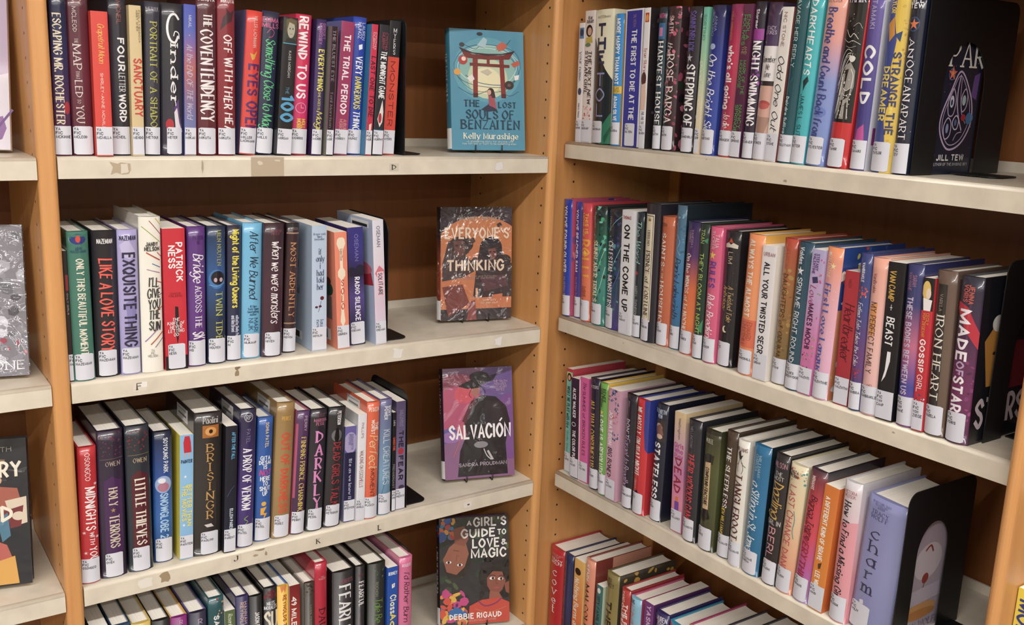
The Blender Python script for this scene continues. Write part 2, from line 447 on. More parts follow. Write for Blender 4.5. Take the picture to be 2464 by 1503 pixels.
for ri, (ly, power) in enumerate(LAMP_ROWS):
    for li, lx in enumerate(LAMP_X):
        t = empty('ceiling_light', V3(lx, ly, CEIL)); tag(t, 'long white fluorescent ceiling fixture above the library aisle', 'ceiling light', 'fluorescent ceiling fixtures')
        hb = MB(); hb.box(-61, 61, -9, 9, -5, -0.2); hb.build('lamp_housing', M['lampmetal'], t)
        db = MB(); db.box(-59, 59, -7, 7, -6, -5.02); db.build('diffuser', EM, t)
        ld = bpy.data.lights.new('fluorescent_tube', 'AREA'); ld.shape = 'RECTANGLE'; ld.size = 1.18; ld.size_y = 0.12; ld.energy = power; ld.color = LAMP_COL
        lo = bpy.data.objects.new('fluorescent_tube', ld); C.objects.link(lo); lo.parent = t; lo.location = (0, 0, -0.065)

# ---------------------------------------------------------------- bookcases (oak panels, brown backs)
def rounded(x0, x1, y0, y1, r, sides):       # plan of an upright whose front edge (sides) is eased
    p = []
    for cx, cy, a0, key in ((x0 + r, y0 + r, 180, 'fl'), (x1 - r, y0 + r, 270, 'fr'), (x1 - r, y1 - r, 0, 'br'), (x0 + r, y1 - r, 90, 'bl')):
        if key in sides:
            for k in range(6): a = math.radians(a0 + 90 * k / 5); p.append((cx + r * math.cos(a), cy + r * math.sin(a)))
        else: p.append({'fl': (x0, y0), 'fr': (x1, y0), 'br': (x1, y1), 'bl': (x0, y1)}[key])
    return p
ZB, ZT = -FZ, 62.0
PZ = lambda p, z: (p[0], p[1], z)
def upright(parent, x0, x1, y0, y1, sides, r=0.8, holes=(), name='side_panel', m='wood'):
    b = MB(); pl = rounded(x0, x1, y0, y1, r, sides); b.prism(pl, PZ, ZB, ZT); b.cur = 1
    for (px_, py_, nx, ny, z) in holes:
        ids = []
        for k in range(10):
            a = k * math.pi / 5; q = 0.22
            if nx: ids.append(b.pt(px_ + nx * 0.012, py_ + q * math.cos(a), z + q * math.sin(a)))
            else: ids.append(b.pt(px_ + q * math.cos(a), py_ + ny * 0.012, z + q * math.sin(a)))
        b.face(ids, hexc('20140c'))
    return b.build(name, [M[m], M['tag']], parent)
hz = [z for z in [58 - 3.2 * k for k in range(60)]]
bl = empty('bookcase', V3(0, 0, 0)); bl.location = V3(0, 0, 0)
tag(bl, 'oak bookcase with brown back holding the face-out books and black bookends', 'bookcase')
upright(bl, 0.1, 2.3, -0.3, 33.4, ('fl', 'fr'), 0.9, [(0.1, y, -1, 0, z) for y in (1.6, 22.5) for z in hz if -100 < z < 32])
upright(bl, -85.35, -82.85, -0.3, 33.4, ('fl', 'fr'), 0.7, [(-85.35, y, -1, 0, z) for y in (3.0,) for z in hz if -100 < z < 32])
upright(bl, -171, -168.5, -0.3, 33.4, ('fl', 'fr'))
for x0, x1 in ((-82.84, 0.09), (-168.49, -85.36)):
    b = MB(); b.box(x0, x1, 26.15, 27.0, ZB, ZT); b.build('back_panel', M['back'], bl)
b = MB(); b.box(-171, 2.3, -0.6, 33.6, ZT + 0.01, ZT + 3); b.build('top_panel', M['wood'], bl)
b = MB(); b.box(-82.8, 0, 0.5, 26, ZB + 0.1, ZB + 8); b.build('plinth', M['wood'], bl)
br = empty('bookcase', V3(0, 0, 0))
tag(br, 'oak bookcase at right angles with crowded rows of spines', 'bookcase')
upright(br, 2.45, 38.4, 3.05, 5.25, ('fl',), 0.9, [(x, 3.05, 0, -1, z) for x in (8.6,) for z in [34.5 - 3.3 * k + 0.0 for k in range(41)]])
upright(br, 2.2, 38.4, -91.55, -89.9, ('fl', 'bl'), 0.9)
upright(br, 2.2, 38.4, -182, -179.4, ('fl', 'bl'), 0.9)
for y0, y1 in ((-89.89, 3.04), (-179.39, -91.56)):
    b = MB(); b.box(33.95, 34.95, y0, y1, ZB, ZT); b.build('back_panel', M['back'], br)
b = MB(); b.box(33.55, 33.94, 0.3, 3.04, ZB, ZT); b.build('corner_strip', M['edge'], br)
b = MB(); b.box(2.5, 38.4, -182, 5.2, ZT + 0.01, ZT + 3); b.build('top_panel', M['wood'], br)
b = MB(); b.box(6.5, 33.5, -89.8, 2.9, ZB + 0.1, ZB + 8); b.build('plinth', M['wood'], br)

# ---------------------------------------------------------------- steel shelves with a folded front lip and a rear upstand
HL = 3.02
def shelf(name, label, L, w0, w1, z0, z1, depth, front, tags=(), axis='L', group=None):
    """w0..w1 along the case, front = plane of the lip, z at the two ends."""
    prof = [(0.0, -HL), (0.0, -0.5), (0.12, -0.2), (0.4, -0.03), (0.7, 0.0), (depth - 0.5, 0.0), (depth - 0.35, 1.5), (depth, 1.5), (depth, -0.5), (0.9, -0.5), (0.9, -HL + 0.35), (1.8, -HL + 0.35), (1.8, -HL), (0.25, -HL)]
    m = MB(); n = len(prof); ends = []
    def at(s, p, z): return (s, front + p[0], z + p[1]) if axis == 'L' else (front + p[0], -s, z + p[1])
    for s, z in ((w0, z0), (w1, z1)): ends.append([m.pt(*at(s, p, z)) for p in prof])
    for k in range(n): m.face((ends[0][k], ends[0][(k + 1) % n], ends[1][(k + 1) % n], ends[1][k]), (1, 1, 1), 1 <= k <= 3)
    m.face(ends[0][::-1]); m.face(ends[1])
    o = m.build(name, M['cream']); o.location = V3(0, 0, 0)
    tag(o, label, 'shelf', group)
    def surf_at(s, dz, off):
        z = z0 + (z1 - z0) * (s - w0) / (w1 - w0); return at(s, (-off, dz), z)
    for ti, (kind, s, dz, a, bb, col, txt) in enumerate(tags):
        g = MB(); lf = 0.012 + 0.008 * ti
        if kind == 'tag':        # paper letter tag or torn remnant on the lip
            rnd = random.Random(str((s, dz))); pts = []
            for u, v in ((-.5, -.5), (-.2, -.5), (.2, -.48), (.5, -.5), (.5, -.1), (.5, .5), (.15, .5), (-.2, .48), (-.5, .5), (-.5, .1)):
                j = 0.0 if txt else 0.14
                pts.append((u + rnd.uniform(-j, j), v + rnd.uniform(-j, j)))
            g.face([g.pt(*surf_at(s + u * a, dz + v * bb, lf)) for u, v in pts], hexc(col))
            go = g.build('paper_tag', M['tag'], o)
            if txt:
                tm = MB(); sf = Surf(lambda u, v, o_: surf_at(s - a / 2 + u, dz + bb / 2 - v, o_), a, bb); draw_text(tm, sf, ('h', 'T', '38332c', .18, .82, .3, .7, txt), lf + 0.012); tm.build('tag_letter', M['tag'], go)
        elif kind == 'chip':     # flaked paint / old tape residue
            rnd = random.Random(str((s, dz, 'c'))); pts = []
            for t in range(11):
                th = t * 2 * math.pi / 11; rr = rnd.uniform(0.55, 1.0); pts.append((0.5 * rr * math.cos(th), 0.5 * rr * math.sin(th)))
            g.face([g.pt(*surf_at(s + u * a, max(min(dz + v * bb, -0.5), -HL + 0.02), lf)) for u, v in pts], hexc(col)); g.build('worn_paint', M['tag'], o)
        elif kind == 'tape':
            g.face([g.pt(*surf_at(s + u * a, dz + v * bb, lf)) for u, v in ((-.5, -.5), (.5, -.5), (.5, .5), (-.5, .5))], hexc(col)); g.build('tape_patch', M['tag'], o)
    return o
SH = {'L1': (0, 0.34), 'L2': (-32, 0.277), 'L3': (-62.994, -0.63), 'L4': (-94.3, 0), 'R1': (2.536, 0.154), 'R2': (-30.62, 0.672), 'R3': (-62.309, 0.615), 'R4': (-100.0, 0)}
XL, YR = -82.737, 88.205
TG = {'L1': [('tag', -74.73, -1.58, 2.4, 1.6, 'b8a488', ''), ('tag', -74.06, -1.59, 0.9, 1.3, 'ddd2bd', ''), ('tape', -53.14, -1.56, 5.2, 2.9, 'bba98e', ''), ('chip', -54.31, -0.99, 1.0, 0.8, 'd8ccb4', ''), ('chip', -51.54, -0.56, 1.2, 0.5, 'd8ccb4', ''), ('tag', -31.5, -1.77, 1.7, 1.2, 'cfc4b0', 'D'), ('tag', -10.74, -1.77, 1.4, 1.3, 'e4e0dc', ''), ('chip', -63.1, -1.43, 0.35, 2.2, 'b09c80', '')], 'L2': [('tag', -73.39, -1.66, 1.9, 1.5, 'e2d8c6', 'F'), ('tag', -72.78, -1.42, 0.9, 0.8, 'f0ece4', ''), ('chip', -58.51, -0.65, 1.0, 0.9, '8a7456', ''), ('chip', -58.67, -1.58, 0.8, 1.2, '9a8466', ''), ('tag', -30.33, -1.59, 1.9, 1.6, 'e6e2da', ''), ('tag', -9.55, -1.79, 1.5, 1.4, 'eae6e2', ''), ('chip', -14.16, 0.11, 2.2, 0.3, 'efe8da', '')], 'L3': [('tag', -73.86, -1.51, 1.9, 1.4, 'e8e2d4', ''), ('chip', -70.82, -1.28, 2.2, 2.4, 'a48d6c', ''), ('tag', -59.52, -1.17, 1.7, 1.3, 'd8ccb6', 'J'), ('tag', -45.15, -1.65, 1.7, 1.3, 'd8ccb6', 'K'), ('tag', -33.44, -1.92, 1.7, 1.4, 'd8ccb6', 'L'), ('tag', -15.09, -1.74, 1.4, 1.2, 'e6e0d8', ''), ('chip', -14.91, -1.7, 0.7, 0.5, '5a4a3c', ''), ('chip', -55.3, -0.4, 2.6, 0.9, 'a08a6c', ''), ('chip', -56.24, -1.43, 1.0, 0.5, 'b49c7c', ''), ('chip', -54.46, -1.51, 0.5, 0.9, 'a08a6c', '')], 'R1': [('chip', 50.08, -2.43, 0.9, 0.5, 'a89a84', ''), ('chip', 34.02, -0.55, 0.5, 0.25, 'b8aa94', '')], 'R2': [('chip', 17.28, -1.27, 0.4, 0.3, 'a89a84', ''), ('chip', 72.45, -1.12, 0.6, 0.35, 'b0a28c', '')]}
def pos(row, s):
    z, d = SH[row]
    return z + d * (s / XL) if row[0] == 'L' else z + d * ((s - 2) / YR)
names = {'L0': 'topmost', 'L1': 'top', 'L2': 'second', 'L3': 'third', 'L4': 'lowest'}
for row in ('L1', 'L2', 'L3', 'L4'):
    shelf('shelf', 'cream metal shelf, %s one of the bookcase with face-out books' % {'L1': 'upper', 'L2': 'second', 'L3': 'third', 'L4': 'lowest'}[row], 0, XL - 0.02, 0.06, pos(row, XL), pos(row, 0), 26.1, 0.0, TG.get(row, ()))
R0 = {'R1': -2.3, 'R2': -1.6, 'R3': -0.2, 'R4': -2.6}
for row in ('R1', 'R2', 'R3', 'R4'):
    shelf('shelf', 'cream metal shelf, %s one under the spines of the angled bookcase' % {'R1': 'upper', 'R2': 'second', 'R3': 'third', 'R4': 'lowest'}[row], 0, R0[row] - 0.3, YR + 1.6, pos(row, R0[row]), pos(row, YR), 27.6, 5.807, TG.get(row, ()), 'R')
shelf('shelf', 'cream metal shelf above the top row of the wide bookcase', 0, XL - 0.02, 0.06, 31.5, 31.5, 26.1, 0.0)
shelf('shelf', 'cream metal shelf above the top row of the angled bookcase', 0, -2.3, YR + 1.6, 34.5, 34.5, 27.6, 5.807, (), 'R')
for z, nm in ((31.5, 'uppermost'), (0.25, 'upper'), (-31.6, 'middle'), (-63.7, 'lower'), (-95, 'bottom')):
    shelf('shelf', 'cream metal shelf, %s one in the cut-off bay beyond the post' % nm, 0, -168.4, -85.4, z, z, 26.1, -0.15)
for z, nm in ((-30, 'upper'), (-66.0, 'lower')):
    shelf('shelf', 'cream metal shelf, %s one in the cut-off bay past the end post' % nm, 0, 91.65, 179.3, z, z, 27.6, 5.807, (), 'R')

# ---------------------------------------------------------------- the rows of books
ROWN = {'L1': "wide bookcase's top shelf", 'L2': "wide bookcase's second shelf", 'L3': "wide bookcase's third shelf", 'L4': "wide bookcase's lowest shelf",
        'R1': "angled bookcase's top shelf", 'R2': "angled bookcase's second shelf", 'R3': "angled bookcase's third shelf", 'R4': "angled bookcase's lowest shelf"}
BOOKS = {
'L1': [
(-82.72, 2.1, 21.5, 0.78, 0.78, 1, '20263e>2a2f5c>4a2c58>5e2038', 'navy to plum hardcover with cream capital title', {'S': (('h', 't', 'c9c6c0', 0.0, 0.022, 0.15, 0.75, 'KINNEY'), ('d', 'T', 'ecdfc0', 0.13, 0.8, 0.16, 0.62, 'ESCAPING MR. ROCHESTER'), ('e', 'b02a3a', 0.8, 0.7, 0.18, 0.04)), 'label': 'MCKINNEY'}),
(-80.41, 2.78, 21.5, 0.29, 1.15, 1, '5a2a38>6a2a3c>5e2434', 'burgundy hardcover with pale serif title and ring emblem', {'S': (('l', 'c09a90', 0.12, (0.35, 0.0, 0.25, 0.03, 0.45, 0.055, 0.7, 0.03, 0.55, 0.0)), ('d', 's', 'd8c8c4', 0.08, 0.23, 0.25, 0.42, 'MCLEOD'), ('d', 't', 'd8c8c4', 0.27, 0.3, 0.3, 0.45, 'THE'), ('d', 't', 'e4d4ce', 0.31, 0.46, 0.22, 0.56, 'MAP'), ('d', 't', 'd8c8c4', 0.47, 0.52, 0.3, 0.45, 'THAT'), ('d', 't', 'e4d4ce', 0.53, 0.63, 0.24, 0.55, 'LED'), ('d', 't', 'd8c8c4', 0.645, 0.67, 0.3, 0.45, 'TO'), ('d', 't', 'e4d4ce', 0.685, 0.79, 0.24, 0.58, 'YOU')), 'label': 'MCLEOD'}),
(-77.6, 2.17, 19.39, 0.29, 0.15, 0, 'e0392a', 'bright red paperback with yellow script title', {'S': (('d', 'c', 'f0c050', 0.085, 0.35, 0.38, 0.74, 'Grapefruit Moon'), ('d', 's', 'f4e4dc', 0.42, 0.83, 0.42, 0.58, 'SHIRLEY-ANNE MCMILLA')), 'side': 'e0392a', 'label': 'MCMILLAN'}),
(-75.07, 2.38, 21.65, 0.44, 1.51, 1, '2c2c38>34343e>2a2a34', 'charcoal hardcover with white bold title, dusky author name', {'S': (('d', 's', 'a85a58', 0.03, 0.17, 0.44, 0.68, 'MCNEIL'), ('d', 'b', 'f0f0f2', 0.26, 0.46, 0.46, 0.8, 'FOUR'), ('d', 's', 'f0f0f2', 0.475, 0.59, 0.46, 0.8, 'LETTER'), ('d', 'b', 'f0f0f2', 0.61, 0.78, 0.44, 0.8, 'WORD')), 'label': 'MCNEIL'}),
(-72.66, 1.6, 20.56, 0.8, 0.67, 0, 'd8c08c', 'tan paperback with red stamped title', {'S': (('d', 's', '4a4030', 0.03, 0.24, 0.56, 0.92, 'PAOLA MENDOZA\nABBY SHER'), ('d', 'b', 'cc3a2c', 0.35, 0.73, 0.3, 0.92, 'SANCTUARY')), 'side': 'd8c08c', 'label': 'MENDOZA'}),
(-70.8, 2.09, 21.26, 1.88, 1.06, 1, '3a3a48>40404c>34323c', 'slate hardcover with yellow green serif title', {'S': (('h', 't', 'a8a4b0', 0.035, 0.06, 0.1, 0.86, 'METOUI'), ('d', 't', 'c4c440', 0.13, 0.81, 0.34, 0.78, 'PORTRAIT OF A SHADO')), 'label': 'METOUI'}),
(-68.44, 3.25, 21.28, 1.56, 1.45, 1, '34343a>2e2e36>3a3446', 'dark grey hardcover with white blackletter title, red shoe', {'S': (('l', 'f4f4f6', 0.3, (0.78, 0.1, 0.62, 0.07, 0.42, 0.08, 0.3, 0.13, 0.3, 0.19, 0.42, 0.24, 0.62, 0.25, 0.75, 0.21)), ('l', 'f4f4f6', 0.14, (0.55, 0.21, 0.62, 0.18, 0.78, 0.19, 0.8, 0.225)), ('d', 'T', 'f0f0f2', 0.27, 0.67, 0.42, 0.72, 'inder'), ('p', '6a4a8a', (0.55, 0.68, 0.75, 0.62, 0.8, 0.74, 0.95, 0.84, 0.6, 0.84)), ('p', 'e8e0e8', (0.55, 0.71, 0.68, 0.68, 0.78, 0.78, 0.92, 0.84, 0.62, 0.84)), ('e', 'b81e30', 0.36, 0.795, 0.17, 0.04)), 'lw': 0.66, 'lu': 0.56, 'label': 'MEYER'}),
(-65.16, 1.66, 21.33, 1.56, 1.43, 0, '4654b8>5a68c0>c0645a>8a6a90>6878b4>a08c88', 'blue and coral paperback with faint script title', {'S': (('d', 's', 'dadcf0', 0.07, 0.15, 0.38, 0.62, 'MIKAIL'), ('*', 'f0d870', 0.45, 0.2, 0.12), ('d', 'c', 'c8c4dc', 0.26, 0.75, 0.22, 0.7, 'At the END OF THE World')), 'side': '5a68c0', 'label': 'MIKAIL'}),
(-63.31, 3.02, 22.67, 1.32, 1.41, 1, '5a2830>62303a>6a2028', 'maroon hardcover with tall white serif title beginning THE', {'S': (('h', 'b', 'e8e0e0', 0.008, 0.03, 0.12, 0.88, 'MIKUTA'), ('d', 'T', 'f0eaea', 0.11, 0.19, 0.34, 0.74, 'THE'), ('d', 'T', 'f0eaea', 0.21, 0.42, 0.22, 0.76, 'COVEN'), ('d', 'T', 'f0eaea', 0.44, 0.78, 0.22, 0.84, 'TENDENCY')), 'label': 'MIKUTA'}),
(-60.13, 2.63, 22.91, 1.0, 1.39, 1, '8a2a34>902430>7a2028', 'crimson hardcover with slanted white title and dark bird', {'S': (('h', 'b', 'f0e0e0', 0.018, 0.04, 0.2, 0.94, 'MIKUTA'), ('p', '4a3038', (0.15, 0.21, 0.3, 0.13, 0.5, 0.1, 0.45, 0.07, 0.7, 0.1, 0.95, 0.08, 0.8, 0.15, 0.5, 0.17)), ('d', 'h', 'f4ecec', 0.24, 0.84, 0.36, 0.8, 'OFF WITH THER HEA')), 'label': 'MIKUTA'}),
(-56.64, 2.5, 21.26, 4.38, 2.25, 1, 'e23a2c>e0382e>e2443a', 'red hardcover with violet block title and gold bird', {'S': (('d', 's', 'f0d0c4', 0.04, 0.25, 0.46, 0.66, 'MILLER-LACHMANN'), ('p', 'd8a030', (0.3, 0.29, 0.55, 0.3, 0.75, 0.27, 0.6, 0.33, 0.45, 0.34)), ('d', 'b', '5a2a6a', 0.37, 0.58, 0.3, 0.86, 'EYES'), ('d', 'b', '5a2a6a', 0.63, 0.84, 0.28, 0.92, 'OPEN')), 'side': '7c78b0', 'label': 'MILLER\nLACHMANN'}),
(-54.01, 2.77, 21.37, 4.1, 2.6, 1, '34344e>2e3450>2a2c44', 'dark navy hardcover with mint green script title', {'S': (('h', 'b', 'd06090', 0.04, 0.115, 0.05, 0.95, 'EMMA\nMILLS'), ('l', 'c05a80', 0.09, (0.3, 0.15, 0.5, 0.12, 0.7, 0.14, 0.6, 0.17, 0.4, 0.18)), ('d', 'c', '5ad088', 0.19, 0.86, 0.28, 0.82, 'Something Close to Magic')), 'label': 'MILLS'}),
(-51.21, 2.34, 20.66, 4.07, 1.31, 0, '201e20', 'black paperback with portrait photo and blue numerals', {'S': (('r', '3a4038', 0.05, 0.01, 0.98, 0.185), ('e', 'b0ac98', 0.55, 0.085, 0.26, 0.062), ('p', '6a5a3c', (0.2, 0.02, 0.5, 0.005, 0.9, 0.02, 0.95, 0.12, 0.82, 0.05, 0.4, 0.035, 0.22, 0.12)), ('p', '2c2c2a', (0.1, 0.185, 0.3, 0.15, 0.8, 0.15, 0.98, 0.185)), ('e', '4a4438', 0.46, 0.08, 0.045, 0.006), ('e', '4a4438', 0.66, 0.08, 0.045, 0.006), ('l', '8a5a50', 0.06, (0.48, 0.118, 0.64, 0.118)), ('r', '4aa8c8', 0.05, 0.184, 0.98, 0.19), ('d', 's', 'd8d8d4', 0.24, 0.43, 0.46, 0.62, 'KASS MORGAN'), ('d', 's', '58a0c0', 0.5, 0.55, 0.4, 0.6, 'THE'), ('d', 'b', '4aa0cc', 0.555, 0.75, 0.18, 0.94, '100')), 'side': '18161a', 'label': 'MORGAN'}),
(-48.51, 2.58, 21.3, 3.14, 1.97, 1, 'c8204c>e0245a>d81e6c>cc2444', 'hot pink hardcover with bold white title and clock', {'S': (('d', 'b', 'f6eef0', 0.02, 0.59, 0.22, 0.72, 'REWIND TO US'), ('e', 'f0a8c0', 0.5, 0.66, 0.34, 0.038), ('e', 'd01e68', 0.5, 0.66, 0.3, 0.034), ('l', 'f6d8e0', 0.06, (0.5, 0.66, 0.5, 0.635)), ('l', 'f6d8e0', 0.06, (0.5, 0.66, 0.68, 0.66)), ('d', 'b', 'f0c040', 0.74, 0.83, 0.25, 0.85, 'MOLLY\nMORRIS')), 'label': 'MORRIS'}),
(-45.4, 1.68, 20.77, 3.01, 1.26, 1, '3a2a5e>42306a>3a2858', 'indigo hardcover with lime lettering ending in script', {'S': (('d', 's', 'c87ac0', 0.03, 0.18, 0.2, 0.9, 'BRIDGET\nMORRISSEY'), ('d', 'b', 'e8e050', 0.22, 0.52, 0.3, 0.8, 'EVERYTHING'), ('d', 's', 'e8e050', 0.53, 0.66, 0.38, 0.62, 'SHE DOES IS'), ('d', 'c', 'e8e050', 0.67, 0.84, 0.3, 0.9, 'Magic')), 'B': (('d', 's', '8a80a8', 0.2, 0.9, 0.3, 0.5, 'THE YEARS LATER'),), 'label': 'MORRIS'}),
(-43.27, 1.19, 19.84, 2.99, 0.78, 0, '1c141c', 'thin black paperback with plum edge stripes, serif title', {'S': (('r', '6a2c50', 0.0, 0.0, 0.14, 0.83), ('r', '8a3a48', 0.88, 0.0, 1, 0.83), ('d', 't', 'b0a0a8', 0.03, 0.42, 0.3, 0.66, 'THE BLUEST EYE'), ('d', 't', '98808c', 0.5, 0.78, 0.3, 0.62, 'Toni Morrison')), 'side': '8a867c', 'label': 'MORRISON'}),
(-41.37, 2.26, 20.8, 3.93, 1.93, 0, 'a03060', 'raspberry paperback with white block title, lavender sides', {'S': (('d', 'b', 'f4e8ee', 0.1, 0.69, 0.3, 0.72, 'THE TRIAL PERIOD'), ('d', 's', 'e8a0a0', 0.73, 0.83, 0.25, 0.85, 'AUBURN\nMORROW')), 'side': '7a78b4', 'label': 'MORROW'}),
(-38.59, 2.34, 21.66, 3.05, 2.6, 1, '2a48b0>2440a8>2a4cb4', 'royal blue hardcover with white and yellow lettering', {'S': (('d', 's', 'e0e4f4', 0.04, 0.16, 0.3, 0.9, 'LAUREN\nMUNOZ'), ('p', 'f0f4fa', (0.42, 0.2, 0.7, 0.19, 0.72, 0.225, 0.45, 0.235)), ('d', 'h', 'f4f4f6', 0.28, 0.41, 0.3, 0.76, 'VERY'), ('d', 'h', 'e8d850', 0.43, 0.66, 0.3, 0.76, 'DANGEROUS'), ('d', 'h', 'f4f4f6', 0.68, 0.82, 0.3, 0.76, 'THING')), 'label': 'MUNOZ'}),
(-36.22, 1.1, 20.68, 3.24, 1.18, 0, 'd02048>cc2448>b01c38', 'slim red paperback with dark maroon slanted title', {'S': (('d', 's', 'f0d8dc', 0.06, 0.19, 0.2, 0.85, 'CYNTHIA\nMURPHY'), ('d', 'h', '5a1028', 0.24, 0.7, 0.2, 0.85, 'LAST ONE TO DIE'), ('p', 'e8d0c0', (0.4, 0.76, 0.8, 0.75, 0.7, 0.83, 0.4, 0.83))), 'side': '2a80b0', 'label': 'MURPHY'}),
(-34.93, 1.81, 20.71, 3.47, 1.16, 0, '2a2830', 'slim black paperback with white slanted title, white flame', {'S': (('d', 's', 'b84a60', 0.06, 0.19, 0.25, 0.9, 'CYNTHIA\nMURPHY'), ('d', 'h', 'f4f4f4', 0.2, 0.56, 0.3, 0.82, 'THE MIDNIGHT GAME'), ('p', 'e8dcd8', (0.7, 0.57, 0.85, 0.66, 0.8, 0.74, 0.55, 0.78, 0.3, 0.72, 0.5, 0.65)), ('e', 'b02838', 0.55, 0.71, 0.16, 0.04), ('r', '2a80a8', 0.0, 0.8, 1, 0.83)), 'side': '20202a', 'label': 'MURPHY'}),
(-32.28, 2.06, 21.53, 3.09, 2.59, 0, 'e0402c>e2452e>d83a2a', 'orange and black paperback with spaced white author letters', {'S': (('r', '222226', 0.0, 0.0, 1, 0.265), ('h', 's', 'f0f0f0', 0.05, 0.25, 0.36, 0.62, 'M\nY\nE\nR\nS'), ('d', 's', '802018', 0.3, 0.78, 0.28, 0.66, 'MONSTER')), 'side': '1c1c1e', 'label': 'MYERS'})],
'L2': [
(-82.72, 0.58, 18.98, 0.06, 0.93, 0, '1c1618>2a1618>1e1416', 'thin black and red paperback tucked behind the post', {'S': (('r', '8a1c28', 0.3, 0.18, 0.9, 0.3), ('d', 's', 'c8b0b0', 0.32, 0.48, 0.4, 0.7, 'ONLY GIRLS')), 'side': '3a2a20', 'label': 'NAZEMIAN'}),
(-82.11, 2.84, 21.68, 0.04, 0.44, 1, '3c7868>427e6c>3e7a68', 'sea green hardcover with cream title, blue emblem', {'S': (('e', '2a3a80', 0.5, 0.05, 0.38, 0.035), ('p', '3c7868', (0.1, 0.02, 0.9, 0.02, 0.9, 0.045, 0.1, 0.045)), ('p', '2a3a80', (0.15, 0.035, 0.85, 0.035, 0.6, 0.07, 0.4, 0.07)), ('e', 'd8402c', 0.5, 0.05, 0.12, 0.022), ('h', 'b', '24506a', 0.1, 0.14, 0.15, 0.85, 'ABDI\nNAZEMIAN'), ('d', 'h', 'f0e8d4', 0.18, 0.82, 0.36, 0.7, 'ONLY THIS BEAUTIFUL MOMENT')), 'label': 'NAZEMIAN'}),
(-79.04, 3.33, 21.5, 0.99, 1.12, 1, '26242a', 'black hardcover with coral brush stroke title', {'S': (('h', 'b', 'e8e4e4', 0.055, 0.085, 0.2, 0.82, 'NAZEMIAN'), ('d', 'h', 'f05a4a', 0.19, 0.82, 0.28, 0.78, 'LIKE A LOVE STORY')), 'side': '302c30', 'label': 'NAZEMIAN'}),
(-75.52, 2.81, 21.54, 0.72, 0.95, 1, 'a8a0d4>b0a8d8>9c94cc', 'lavender hardcover with tall dark condensed title', {'S': (('h', 'b', '34304a', 0.04, 0.07, 0.1, 0.9, 'NAZEMIAN'), ('p', 'c4bce4', (0.1, 0.1, 0.5, 0.06, 0.9, 0.16, 0.6, 0.2, 0.2, 0.18)), ('p', '8c84c0', (0.3, 0.5, 0.9, 0.45, 0.8, 0.6, 0.4, 0.7)), ('d', 'b', '302c48', 0.16, 0.8, 0.24, 0.8, 'EXQUISITE THING')), 'label': 'NAZEMIAN'}),
(-72.6, 3.09, 23.31, 0.86, 0.69, 1, 'e6e2d4', 'tall cream book with coloured sun rays, dark title', {'S': (('l', 'a02c3a', 0.1, (0.45, 0.025, 0.98, 0.11)), ('l', '94ac3a', 0.1, (0.12, 0.06, 0.95, 0.16)), ('l', 'd8c040', 0.12, (0.75, 0.01, 0.98, 0.05)), ('l', 'b84a30', 0.18, (0.3, 0.225, 0.92, 0.275)), ('l', 'c85a40', 0.12, (0.8, 0.225, 0.98, 0.25)), ('l', '4a84b0', 0.12, (0.55, 0.295, 0.92, 0.32)), ('l', 'b08ab0', 0.12, (0.3, 0.33, 0.9, 0.355)), ('h', 'b', '3c3a38', 0.155, 0.215, 0.22, 0.9, 'JANDY\nNELSON'), ('h', 'h', '3c3c3a', 0.375, 0.73, 0.3, 0.9, "I'LL\nGIVE\nYOU\nTHE\nSUN"), ('l', 'c85a40', 0.12, (0.7, 0.405, 0.98, 0.42)), ('l', '6a6aa0', 0.1, (0.75, 0.505, 0.98, 0.49)), ('l', 'c87040', 0.14, (0.65, 0.6, 0.98, 0.575)), ('l', 'a07ab0', 0.14, (0.15, 0.795, 0.85, 0.7)), ('l', 'c0622c', 0.16, (0.4, 0.815, 0.98, 0.74)), ('l', '7a5a8c', 0.1, (0.6, 0.835, 0.98, 0.78)), ('h', 's', '585858', 0.845, 0.9, 0.25, 0.7, 'YA\nFIC\nNELSON'))}),
(-69.23, 3.26, 21.49, 0.47, 0.72, 0, 'd0102c>d4142e>cc102a', 'red paperback with white block lettering and black knife', {'S': (('d', 'b', 'f4eeee', 0.1, 0.37, 0.22, 0.88, 'PATRICK\n NESS'), ('p', '1e1618', (0.48, 0.545, 0.62, 0.55, 0.66, 0.7, 0.6, 0.78, 0.55, 0.82, 0.46, 0.7)), ('h', 'h', 'f0e8e8', 0.625, 0.76, 0.12, 0.88, 'THE\nKNIFE OF\nNEVER\nLETTING\nGO'), ('h', 's', '801020', 0.445, 0.48, 0.2, 0.8, 'CHAOS\nWALKING'), ('r', '1a1214', 0, 0.9, 1, 1)), 'side': 'c81430', 'label': 'NESS'}),
(-65.74, 2.73, 21.52, 1.24, 1.06, 1, '5e3480>6a3a8c>5c327c', 'purple hardcover with white brush and serif title', {'S': (('h', 't', '4a2468', 0.06, 0.125, 0.3, 0.88, 'PATRICK\nNG'), ('d', 'c', 'f4f0f6', 0.19, 0.39, 0.3, 0.85, 'Bridge'), ('d', 't', 'f0ecf4', 0.42, 0.72, 0.4, 0.75, 'ACROSS THE'), ('d', 'h', 'f4f0f6', 0.75, 0.83, 0.28, 0.9, 'SKY')), 'label': 'NG'}),
